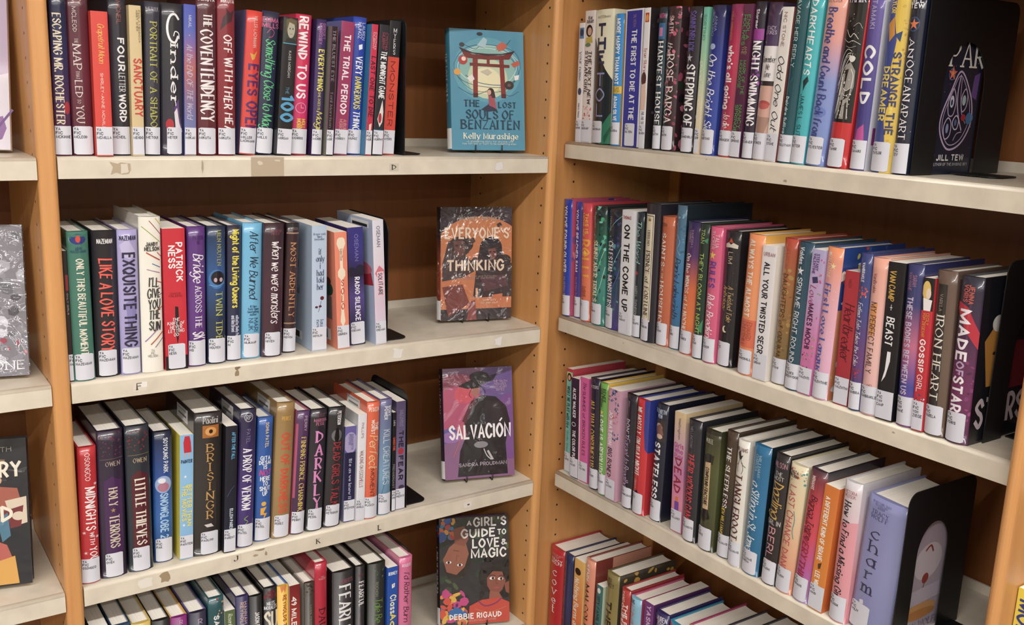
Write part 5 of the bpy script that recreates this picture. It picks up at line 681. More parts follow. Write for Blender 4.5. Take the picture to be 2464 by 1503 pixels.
(72.32, 2.43, 21.61, -3.15, 5.9, 1, '34386c>3a3e78>c86a8c>4448a0>8a4a90', 'indigo and pink sunset hardcover with pale title', {'S': (('d', 's', 'b87a98', 0.05, 0.16, 0.15, 0.7, '  SARAH\nVAN NAME'), ('d', 'b', 'd0c0dc', 0.2, 0.8, 0.2, 0.54, 'THESE BODIES BETWEEN US')), 'label': 'VAN\nNAME'}),
(74.82, 1.59, 20.24, -2.75, 5.9, 0, 'cc1c30>d02034>c81a2e', 'red paperback with pale hair figure on black top', {'S': (('r', '1a1818', 0, 0, 1, 0.21), ('e', 'e8c460', 0.35, 0.08, 0.38, 0.06), ('e', 'f0d8c0', 0.55, 0.1, 0.22, 0.035), ('p', 'f4f0ec', (0.1, 0.13, 0.9, 0.14, 0.8, 0.21, 0.2, 0.21)), ('d', 's', 'e8b040', 0.225, 0.38, 0.2, 0.8, 'CECILY\nVON ZIEGESAR'), ('d', 'b', 'f8f0f0', 0.4, 0.61, 0.2, 0.62, 'GOSSIP'), ('d', 's', 'f8f0f0', 0.63, 0.74, 0.2, 0.62, 'GIRL'), ('n', ('6a80b0', 'e8e0e0', '3a4a80'), 0.1, 0.755, 0.95, 0.82, 16, 0.2)), 'label': 'VON\nZIEGESAR'}),
(76.45, 2.76, 21.48, -2.75, 5.9, 1, '6a5448>705a4c>66503f', 'brown hardcover with dark inset and cream serif title', {'S': (('r', '2c2826', 0.14, 0.08, 0.64, 0.83), ('r', '4a3e36', 0.0, 0.03, 0.09, 0.83), ('d', 't', 'a89888', 0.14, 0.24, 0.3, 0.46, 'VARELA'), ('d', 't', 'f0e8dc', 0.27, 0.78, 0.2, 0.6, 'IRON HEART')), 'lw': 0.9, 'lu': 0.46, 'label': 'VARELA'}),
(79.41, 3.04, 21.31, -1.85, 5.9, 1, '2c3040>4a2c50>7a2c60>602c54', 'dark navy and magenta hardcover with bold white title', {'S': (('p', 'c8203c', (0.0, 0.15, 0.5, 0.18, 1, 0.32, 1, 0.42, 0.4, 0.3, 0.0, 0.2)), ('d', 'b', 'c85a4c', 0.05, 0.16, 0.2, 0.7, 'JENNA\nVORIS'), ('d', 'b', 'f8f0f6', 0.2, 0.5, 0.16, 0.6, 'MADE'), ('d', 'b', 'c0a0c4', 0.51, 0.59, 0.24, 0.56, 'OF'), ('d', 'b', 'f8f0f6', 0.6, 0.86, 0.16, 0.6, 'STARS'), ('n', ('8a3a74', 'a8408a', '54244c'), 0.3, 0.5, 1, 0.85, 20, 0.4)), 'F': (('r', '1c1c24', 0, 0, 1, 1), ('h', 'b', '8a2a34', 0.06, 0.14, 0.25, 0.7, 'JENNA\nVORIS'), ('p', 'c8882c', (0.1, 0.38, 0.3, 0.26, 0.5, 0.38, 0.55, 0.55, 0.4, 0.66, 0.2, 0.66)), ('e', 'e8e0d8', 0.3, 0.28, 0.1, 0.05), ('e', '3a2418', 0.28, 0.46, 0.03, 0.01), ('e', '3a2418', 0.42, 0.46, 0.03, 0.01), ('l', '6a3a20', 0.12, (0.3, 0.58, 0.42, 0.58)), ('p', '7a1c2c', (0.55, 0.4, 0.95, 0.42, 0.95, 0.7, 0.6, 0.7)), ('h', 'b', 'd8c8d0', 0.74, 0.9, 0.08, 0.9, 'STARS')), 'lw': 0.84, 'lu': 0.45, 'label': 'VORIS'})],
'R3': [
(-0.03, 1.83, 21.09, -2.15, 7.61, 0, '7ac8c0>70c0b8>8accc4', 'slim aqua paperback with portrait and handwritten title', {'S': (('r', 'c83040', 0, 0, 1, 0.03), ('e', 'e8d060', 0.5, 0.075, 0.45, 0.045), ('e', '201c20', 0.5, 0.08, 0.36, 0.04), ('e', 'd8a080', 0.5, 0.085, 0.2, 0.025), ('d', 'h', '1c4a48', 0.17, 0.57, 0.2, 0.7, 'WHAT WE PLAY with fire'), ('d', 't', '3a7a78', 0.6, 0.8, 0.3, 0.6, 'Giselle Vries')), 'side': 'c83848', 'label': 'VRIES'}),
(3.05, 2.51, 20.01, -3.38, 6.67, 0, '3a2440>34203a>30203a', 'dark plum paperback with round emblem, white capitals', {'S': (('d', 'b', 'f0ecf0', 0.1, 0.39, 0.3, 0.62, 'ALICE WALKER'), ('e', 'e0d8e0', 0.4, 0.46, 0.25, 0.022), ('e', '34203a', 0.4, 0.46, 0.19, 0.016), ('d', 'b', 'f0ecf0', 0.52, 0.815, 0.3, 0.62, 'THE COLOR PUR'), ('n', ('6a4a74', '5a3c64'), 0, 0, 1, 0.1, 14, 0.2)), 'F': (('r', 'ecd8d4', 0, 0, 1, 1),), 'side': '4a3050', 'label': 'WALKER'}),
(5.6, 2.58, 20.75, -3.39, 6.88, 0, 'e05aa4>e462a8>dc58a0', 'bubblegum pink paperback with plum italic title', {'S': (('d', 'c', '5a2450', 0.04, 0.11, 0.4, 0.75, 'The'), ('d', 's', '4c1e44', 0.13, 0.74, 0.34, 0.66, 'SUMMER of BROKEN RULES')), 'label': 'WALTHER'}),
(9.07, 2.74, 21.56, -3.45, 6.26, 1, '28203a>2c2434>262028', 'black hardcover with gold serif title', {'S': (('h', 'b', 'b0a8b0', 0.06, 0.085, 0.1, 0.9, 'WATERS'), ('d', 'T', 'd8a840', 0.2, 0.8, 0.2, 0.62, 'ALL THAT CONSUMES US')), 'label': 'WATERS'}),
(12.26, 2.24, 21.58, -2.89, 5.9, 1, '6aa848>70ae4c>68a446', 'grass green hardcover with white title, yellow boards', {'S': (('d', 'b', '2c4a24', 0.05, 0.21, 0.2, 0.84, 'RENEE\nWATSON'), ('*', 'f0e060', 0.4, 0.26, 0.6), ('d', 'b', 'f4f8ec', 0.29, 0.56, 0.24, 0.62, 'LOVE IS A'), ('d', 'h', 'f4f8ec', 0.57, 0.82, 0.2, 0.66, 'REVOLUTIO')), 'side': 'e8c040', 'label': 'WATSON'}),
(14.61, 3.15, 21.22, -1.48, 5.9, 0, 'd8a0b8>dca8c0>d49cb4', 'dusty pink paperback with blue and rose flowers', {'S': (('n', ('5a6a94', '7a8ab0', '3c4a74'), 0.0, 0.0, 0.75, 0.11, 26, 0.35), ('n', ('4a5c80', '6a7a9c'), 0.6, 0.1, 1, 0.2, 14, 0.3), ('n', ('d87a8c', 'c86478'), 0.35, 0.2, 0.95, 0.3, 16, 0.3), ('n', ('4a5a84', '6a7aa4'), 0.4, 0.38, 0.95, 0.46, 16, 0.3), ('d', 'b', 'f4ecf0', 0.2, 0.5, 0.16, 0.44, 'JO WATSON'), ('d', 'h', '3c2c40', 0.53, 0.79, 0.16, 0.5, 'BIG BONED')), 'side': 'd8a4bc', 'label': 'WATSON'}),
(18.96, 2.81, 21.53, -0.86, 5.9, 1, '26222c>2c2832>242028', 'black hardcover with lavender script and speckles', {'S': (('n', ('b0a8b8', '8a8494'), 0.0, 0.0, 1, 0.8, 40, 0.05), ('d', 's', 'a894a8', 0.06, 0.18, 0.2, 0.5, 'BRIAN\nMANDELBAUM'), ('d', 'b', 'c8b8d0', 0.22, 0.38, 0.24, 0.54, "DON'T"), ('d', 'c', 'c0a0d0', 0.38, 0.81, 0.16, 0.66, 'Forget to Breathe')), 'label': 'MANDELBAUM'}),
(21.85, 3.17, 21.43, -0.97, 5.9, 1, 'd0202c>d4242e>c81e28', 'red and blue hardcover with white serif title', {'S': (('p', '2c3a90', (0.72, 0, 1, 0, 1, 0.45, 0.85, 0.42, 0.75, 0.25)), ('d', 'T', 'f8f0ec', 0.07, 0.3, 0.16, 0.56, 'WE MOSTLY'), ('d', 'T', 'f8f0ec', 0.33, 0.45, 0.16, 0.56, 'COME OUT'), ('d', 'T', 'f8f0ec', 0.46, 0.66, 0.16, 0.56, 'AT NIGHT'), ('d', 's', 'f0c8c0', 0.7, 0.78, 0.2, 0.4, 'CREDITS'), ('p', '1c1c20', (0.0, 0.82, 0.5, 0.79, 0.7, 0.84, 0, 0.84))), 'F': (('r', '2c3a90', 0, 0, 0.7, 0.45), ('r', 'c02430', 0, 0.45, 1, 1)), 'side': '2c3a8c', 'label': 'W'}),
(25.77, 2.78, 21.6, 0.09, 6.71, 1, '24283a>20243a>1e2030', 'dark navy hardcover with heavy white title, photograph', {'S': (('h', 'b', 'b8c8dc', 0.04, 0.12, 0.0, 0.9, 'ELIZABETH\nWEIN'), ('r', '3a3034', 0, 0.13, 0.9, 0.31), ('e', 'c8a894', 0.4, 0.2, 0.3, 0.04), ('p', '8a5a50', (0.1, 0.2, 0.6, 0.16, 0.8, 0.25, 0.4, 0.29)), ('e', 'd8b8a4', 0.5, 0.27, 0.25, 0.02), ('d', 'b', 'f4f4f6', 0.33, 0.8, 0.12, 0.62, 'STATELESS')), 'F': (('r', '1c2034', 0, 0, 1, 1), ('h', 'b', 'd8dce4', 0.7, 0.88, 0.1, 0.75, 'S'), ('h', 'b', 'a8b4c8', 0.94, 0.98, 0.1, 0.7, 'EL'), ('p', '5a1c24', (0.4, 0.6, 0.9, 0.55, 0.95, 0.7, 0.5, 0.72))), 'label': 'WEIN'}),
(31.55, 2.64, 21.41, -2.84, 6.75, 0, 'e4c890>d8b0b8>d080b0>e890a8>d06a94', 'cream to pink paperback with violet and maroon title', {'S': (('d', 's', '5a4458', 0.05, 0.22, 0.4, 0.6, 'Wellington'), ('h', 'b', 'c04a9c', 0.25, 0.385, 0.1, 0.9, 'Girls\nWho\nPlay'), ('d', 'h', '9a1c3c', 0.38, 0.66, 0.2, 0.76, 'DEAD'), ('r', 'e07a3a', 0.36, 0.7, 0.6, 0.74), ('r', '7a48a8', 0.3, 0.74, 0.68, 0.83)), 'lw': 0.95, 'label': 'WELLINGTON'}),
(34.91, 3.03, 21.29, -1.51, 5.9, 1, '2c2c32>303036>28282e', 'charcoal hardcover with red brush title', {'S': (('d', 's', '9a9aa0', 0.05, 0.22, 0.3, 0.48, 'WELLINGTON'), ('d', 'h', 'd83444', 0.27, 0.81, 0.22, 0.66, 'THEIR VICIOUS GAM')), 'lw': 0.86, 'lu': 0.45, 'label': 'WELLINGTON'}),
(38.57, 3.45, 20.84, -0.9, 5.9, 1, '3a3a24>54582e>4a4e2a>3a3c26', 'olive hardcover with torn tan panel and wolf heads', {'S': (('h', 't', 'd8d4c0', 0.07, 0.105, 0.15, 0.66, 'WHITE'), ('r', '2c2a20', 0.0, 0, 1, 0.03), ('p', '1e1c16', (0.1, 0.22, 0.4, 0.19, 0.75, 0.2, 0.7, 0.27, 0.35, 0.29, 0.15, 0.27)), ('p', 'd8b88c', (0.22, 0.27, 0.6, 0.26, 0.62, 0.65, 0.58, 0.66, 0.24, 0.66)), ('d', 'b', '3a2c20', 0.31, 0.62, 0.3, 0.52, 'COMPOUND FRACTURE'), ('p', '1e1c16', (0.15, 0.66, 0.6, 0.65, 0.75, 0.72, 0.4, 0.76, 0.1, 0.72)), ('n', ('6a7034', '343820'), 0.0, 0.05, 0.3, 0.85, 20, 0.2)), 'lw': 0.86, 'lu': 0.46, 'label': 'WHITE'}),
(42.41, 2.43, 21.75, 0.15, 6.55, 1, '4a3a2e>54402e>2c2c2a>26261e', 'dark brown and black hardcover with white italic title', {'S': (('d', 'T', 'f4f0ec', 0.125, 0.6, 0.24, 0.62, 'THE SLEEPLESS'), ('d', 'b', 'd8b838', 0.6, 0.82, 0.2, 0.5, 'JEN WILLIAMS'), ('e', '4a2c2a', 0.6, 0.56, 0.3, 0.02)), 'label': 'WILLIAMS'}),
(45.51, 2.41, 21.27, -0.13, 5.9, 1, 'e8e4da>e4e0d4>e8e4dc', 'white hardcover with dark roots and maroon title', {'S': (('h', 't', '7a4444', 0.055, 0.085, 0.05, 0.9, 'WILLIAMS'), ('p', '2a2420', (0.2, 0.1, 0.4, 0.08, 0.5, 0.12, 0.65, 0.11, 0.5, 0.15, 0.35, 0.15)), ('l', '4a443c', 0.12, (0.4, 0.14, 0.3, 0.18, 0.15, 0.2)), ('l', '4a443c', 0.1, (0.45, 0.14, 0.6, 0.18, 0.85, 0.2)), ('l', '5a5048', 0.08, (0.35, 0.16, 0.25, 0.22, 0.3, 0.25)), ('l', '5a5048', 0.08, (0.6, 0.17, 0.7, 0.22, 0.6, 0.26)), ('d', 'T', '5a2028', 0.27, 0.79, 0.16, 0.7, 'TANGLEROOT'), ('l', '4a443c', 0.1, (0.2, 0.8, 0.5, 0.83, 0.3, 0.86, 0.6, 0.88))), 'label': 'WILLIAMS'}),
(48.39, 3.44, 21.57, 0.89, 5.9, 1, '1c6e9c>2078a8>1c6c98', 'cerulean blue hardcover with white script title', {'S': (('d', 't', 'a8d0e4', 0.075, 0.26, 0.24, 0.6, 'WILLIAMS-\nGARCIA'), ('d', 'c', 'ecf4f8', 0.28, 0.84, 0.2, 0.66, 'a Sitting in St. James')), 'side': '1e2a30', 'lw': 0.86, 'lu': 0.45, 'label': 'WILLIAMS\nGARCIA'}),
(52.54, 2.74, 21.49, 1.45, 5.9, 1, '2a2628>302a2c>262224', 'black hardcover with gold script and white thin capitals', {'S': (('h', 's', 'c08a98', 0.06, 0.1, 0.05, 0.9, 'WILSON'), ('h', 's', 'd8d4d0', 0.13, 0.2, 0.12, 0.8, 'THE\nMOST'), ('d', 'c', 'd0a848', 0.21, 0.48, 0.2, 0.85, 'Dazling'), ('h', 's', 'd8d4d0', 0.5, 0.535, 0.05, 0.9, 'GIRL IN'), ('d', 's', 'd89aa0', 0.56, 0.82, 0.22, 0.66, 'BERLI')), 'label': 'WILSON'}),
(55.33, 3.18, 20.84, 1.85, 5.9, 1, 'e4d8b4>e8d0a4>e8b088>e08868', 'cream to apricot hardcover with rose capitals, braid pattern', {'S': (('n', ('d8583c', '4a9a98', 'e8c8a0', 'c04a34'), 0.0, 0.02, 1, 0.15, 26, 0.3), ('h', 'b', '5a3a38', 0.045, 0.105, 0.05, 0.6, 'LAKITA\nWILSON'), ('d', 's', 'cc4a5c', 0.165, 0.83, 0.2, 0.58, 'LAST CHANCE DANC'), ('l', '6a9a9c', 0.14, (0.62, 0.35, 0.7, 0.42, 0.66, 0.5, 0.75, 0.56))), 'lw': 0.86, 'lu': 0.45, 'label': 'WILSON'}),
(58.68, 2.95, 21.25, 2.87, 5.9, 1, '48303c>d03848>d84458>c058a0>a888c8', 'red to lilac hardcover with dark script, maroon capitals', {'S': (('d', 'b', 'f0d0cc', 0.05, 0.15, 0.2, 0.42, 'WINANS'), ('d', 'c', '3a1420', 0.19, 0.52, 0.36, 0.7, 'Bianca Torre'), ('d', 'b', '6a1830', 0.24, 0.48, 0.16, 0.32, 'IS AFRAID OF'), ('d', 'h', 'a81838', 0.46, 0.84, 0.2, 0.6, 'EVERYTHIN')), 'side': '2c2434', 'lw': 0.86, 'lu': 0.45, 'label': 'WINANS'}),
(61.94, 2.53, 19.72, 2.05, 5.9, 0, 'e47a1c>e8861e>e88a20', 'orange paperback with narrow white slanted title', {'S': (('d', 'b', 'fcf4e8', 0.09, 0.6, 0.2, 0.5, 'A DIFFERENT KIND OF BRAVE'), ('p', '5a3a20', (0.3, 0.63, 0.55, 0.61, 0.5, 0.66, 0.35, 0.67)), ('d', 'b', 'fcf4e8', 0.69, 0.83, 0.22, 0.52, 'LEE WIND')), 'F': (('n', ('7a2c10', 'a84418', '5a2410'), 0.15, 0.25, 0.8, 0.5, 20, 1.0), ('p', 'f0e0d0', (0.3, 0.3, 0.5, 0.28, 0.45, 0.34))), 'side': 'dc6a1a', 'lw': 0.98, 'lu': 0.5, 'label': 'WIND'}),
(65.48, 2.88, 21.56, 0.49, 5.9, 1, 'dcd8dc>e4c4cc>e89aa4>e28894', 'pale grey to pink hardcover with black marker title', {'S': (('h', 's', 'b85a5c', 0.06, 0.115, 0.1, 0.8, 'VICTORIA\nWLOSOK'), ('p', 'e89aa4', (0, 0.3, 1, 0.27, 1, 0.85, 0, 0.85)), ('d', 'h', '2a262c', 0.14, 0.84, 0.2, 0.6, 'How to Find a Missing Girl')), 'lw': 0.92, 'lu': 0.47, 'label': 'WLOSOK'}),
(68.39, 6.49, 20.43, 2.48, 6.56, 1, '8c90c4>9498ca>8a8ec2', 'very thick periwinkle hardcover with stacked lowercase letters', {'S': (('h', 't', '5a6090', 0.03, 0.085, 0.14, 0.6, '#1 NEW YORK TIMES\nBESTSELLING\nAUTHOR'), ('h', 't', '484c7a', 0.095, 0.165, 0.14, 0.58, 'TRACY\nWOLFF'), ('h', 't', '343858', 0.21, 0.72, 0.22, 0.46, 'c\nh\na\nr\nm'), ('p', 'e0dcec', (0.2, 0.78, 0.3, 0.77, 0.32, 0.8, 0.22, 0.81))), 'F': (('r', 'b8a8b8', 0, 0, 1, 1), ('e', 'd8ccd4', 0.5, 0.45, 0.25, 0.14), ('e', 'a03a30', 0.5, 0.58, 0.06, 0.04), ('l', '5a3a34', 0.15, (0.5, 0.6, 0.48, 0.7)), ('l', 'a03a30', 0.3, (0.42, 0.36, 0.5, 0.33, 0.56, 0.38)), ('e', 'd8a060', 0.5, 0.82, 0.3, 0.05), ('e', 'c88844', 0.5, 0.86, 0.3, 0.04), ('h', 't', '6a6888', 0.92, 0.97, 0.1, 0.9, 'TRACY WOLFF'), ('p', 'c8bcd0', (0.2, 0.66, 0.8, 0.64, 0.85, 0.76, 0.2, 0.78))), 'lw': 0.5, 'lu': 0.26, 'label': 'WOLFF'})],
'R4': [
(-2.75, 4.63, 20.61, 0.0, 7.0, 1, 'c01c28>c4202c', 'tall red hardcover with cream pages, stacked white letters', {'S': (('h', 't', 'e8b0b0', 0.055, 0.1, 0.2, 0.9, '#1 NEW YORK TIMES\nBESTSELLING\nAUTHOR'), ('h', 'b', 'f4d8d8', 0.105, 0.17, 0.2, 0.9, 'TRACY\nWOLFF'), ('h', 't', 'f8f0f0', 0.2, 0.7, 0.34, 0.64, 'c\no\nv\ne\nt'))}),
(2.07, 2.86, 20.95, 0.0, 7.0, 1, '24305c>2a3468>26262e', 'navy hardcover with narrow gold title', {'S': (('d', 't', 'b09a60', 0.07, 0.7, 0.02, 0.3, 'THE PREMONITIONS CLUB'),)}),
(5.69, 3.03, 21.34, 0.0, 7.0, 0, 'f0c060>e87a34>e46a2c', 'orange paperback with yellow top and dark silhouette', {'S': (('e', '241814', 0.4, 0.12, 0.3, 0.035), ('d', 'h', 'f8ecdc', 0.19, 0.8, 0.16, 0.6, 'Nothing Burns as Bri')), 'side': 'e8c070'}),
(8.79, 2.9, 22.69, 0.0, 7.0, 1, 'e89a7c>e88a64>e47a3c', 'salmon hardcover with white author name, black title', {'S': (('d', 'b', 'f8f0ea', 0.05, 0.2, 0.2, 0.5, 'KENDI'), ('d', 'T', '2a1c18', 0.24, 0.9, 0.2, 0.6, 'MALCOLM LIVE')), 'F': (('r', 'e0987c', 0.3, 0, 1, 1),), 'side': '8a3a30'}),
(12.8, 1.93, 18.86, 0.0, 7.0, 0, '347474>3a7c7a', 'short teal paperback with dark title', {'S': (('e', 'e8e8e0', 0.4, 0.06, 0.25, 0.03), ('d', 'h', '1c2c30', 0.12, 0.45, 0.2, 0.6, 'SPY FAMILY'), ('r', 'c83040', 0.2, 0.5, 0.5, 0.9)), 'side': 'c8d0b0'}),
(15.11, 3.59, 22.77, 0.0, 7.0, 1, '8a7c44>948648>6e6438', 'olive gold hardcover with black title', {'S': (('h', 'b', '4a4224', 0.04, 0.13, 0.05, 0.7, 'RICK\nYANCEY'), ('d', 'b', '2c281a', 0.26, 0.8, 0.16, 0.6, 'THE 5TH')), 'F': (('r', '4a4438', 0, 0, 1, 1), ('n', ('d8a838', '8a6a30', '3a342c'), 0, 0, 1, 0.5, 30, 1.2)), 'side': '5a4a30'}),
(19.67, 2.47, 21.4, 0.0, 7.0, 1, 'b83430>c03c34', 'brick red hardcover with white capitals', {'S': (('d', 'b', 'f0c8c0', 0.02, 0.12, 0.2, 0.5, 'YANG'), ('d', 'b', 'f8e8e0', 0.14, 0.7, 0.16, 0.84, 'THE PING-PONG\nQUEEN')), 'side': 'a82c2c'}),
(22.3, 2.87, 20.94, 0.0, 7.0, 1, '8ac4dc>7ab8d8', 'sky blue hardcover with pink edge boards', {'S': (('h', 'b', '34506c', 0.02, 0.06, 0.05, 0.5, 'YANG'), ('d', 's', 'd87080', 0.08, 0.6, 0.16, 0.5, "I'M NOT")), 'side': 'c84a7c'}),
(26.38, 2.37, 21.87, 0.0, 7.0, 0, '7a3a84>82408c', 'purple book with pale capitals', {'S': (('d', 'b', 'd8b8dc', 0.03, 0.3, 0.3, 0.7, 'YASMIN'),), 'side': '5a2c64'}),
(29.08, 3.28, 21.4, 0.0, 7.0, 1, '342a64>3c306c', 'indigo hardcover with white block letters', {'S': (('h', 'b', 'd8d4e8', 0.03, 0.14, 0.05, 0.9, 'LAUREN\nZERO'),)}),
(32.61, 4.26, 20.98, 0.0, 7.0, 1, '1c94b8>2aa0c0', 'teal blue hardcover with curved top edge', {'S': (('p', 'd84a6a', (0, 0, 0.3, 0.03, 0.2, 0.08, 0, 0.06)),)}),
(37.23, 4.17, 22.39, 0.0, 7.0, 1, 'd87a34', 'orange hardcover with magenta boards', {'side': 'b02c6c'}),
(41.72, 3.62, 23.06, 0.0, 7.0, 1, '2c2440', 'dark hardcover with cream pages showing only its top', {'side': '2a2a3c'}),
(45.8, 3.66, 23.93, 0.0, 7.0, 1, '3c3c44', 'grey hardcover with cream pages low in row', {'side': '2c2c30'}),
(49.9, 3.68, 24.71, 0.0, 7.0, 1, '28222c', 'black hardcover under the shelf above, last in row', {})]}
for row, lst in BOOKS.items():
    for i, (s0, w, H, ln, f, hard, base, desc, o) in enumerate(lst):
        D = H * (0.655 if hard else 0.645)
        D = min(D, 25.0 - f if row[0] == 'L' else 26.5 - (f - 5.8))
        b = make_book(w, H, D, hard, base, o.get('side'), o.get('S', ()), o.get('F', ()), o.get('B', ()), o.get('label'), o.get('lw'), o.get('lu', 0.5), pagecol=o.get('pc', 'f8f2e6' if hard else 'f4eee2'))
        a = math.radians(ln)
        c = s0 + w - (w / 2) * math.cos(a) if a >= 0 else s0 + (w / 2) * math.cos(a)
        z = min(pos(row, s0), pos(row, s0 + w)) if False else pos(row, c); z += (w / 2) * math.sin(abs(a)) + 0.02
        if row[0] == 'L': b.location = V3(c, f, z); b.rotation_euler = (0, a, 0)
        else: b.location = V3(f, -c, z); b.rotation_euler = (0, a, -math.pi / 2)
        tag(b, '%s, %s from %s, %s' % (desc, ORD[i], 'post' if row[0] == 'L' else 'corner', ROWN[row]), 'book', 'books on the ' + ROWN[row])

# ---------------------------------------------------------------- face-out books on their easels
def face_out(label, x, y, z, yaw, tilt, roll, W_, H_, w, base, side, S, F, film, zs, name='book', hard=True, group='face-out books'):
    ux = Vector((math.cos(yaw), math.sin(yaw), 0)); n = Vector((math.sin(yaw), -math.cos(yaw), 0))
    up = Vector((0, 0, math.cos(tilt))) - n * math.sin(tilt); nn = n * math.cos(tilt) + Vector((0, 0, math.sin(tilt)))
    cr_, sr = math.cos(roll), math.sin(roll); ux, up = ux * cr_ - up * sr, ux * sr + up * cr_
    
    b = make_book(w, H_, W_, hard, base, side, S, F, (), film=film)
    p = Vector((x, y, z)) - ux * (W_ / 2) - nn * (w / 2)
    b.matrix_world = Matrix(((nn.x, ux.x, up.x, p.x * U), (nn.y, ux.y, up.y, p.y * U), (nn.z, ux.z, up.z, (p.z + FZ) * U), (0, 0, 0, 1)))
    tag(b, label, 'book', group)
    # easel: two bent wires joined under the book, prongs in front of its lower edge
    e = MB(); q = Vector((x, y, z)) - nn * w
    for k in (-1, 1):
        o_ = q + ux * (k * 2.6)
        zz = zs + 0.13
        pr = Vector((x, y, z)) + ux * (k * 2.6) + n * 0.35
        foot = o_ - n * 5.0
        e.tube([(pr.x, pr.y, zs + 1.5), (pr.x, pr.y, zs + 0.4), (pr.x - n.x * 0.3, pr.y - n.y * 0.3, zz), (foot.x, foot.y, zz)], 0.1, 8)
        tp = o_ + up * 9 - nn * 0.3
        e.tube([(foot.x, foot.y, zz), (tp.x, tp.y, tp.z)], 0.1, 8)
        e.tube([(o_.x - nn.x * .3, o_.y - nn.y * .3, zz), (tp.x, tp.y, tp.z)], 0.1, 8)
    a_, b_ = q + ux * 2.6 + up * 9 - nn * .3, q - ux * 2.6 + up * 9 - nn * .3
    e.tube([tuple(a_), tuple(b_)], 0.1, 8)
    eo = e.build('book_easel', M['black_metal']); eo.location = V3(0, 0, 0)
    return b, eo
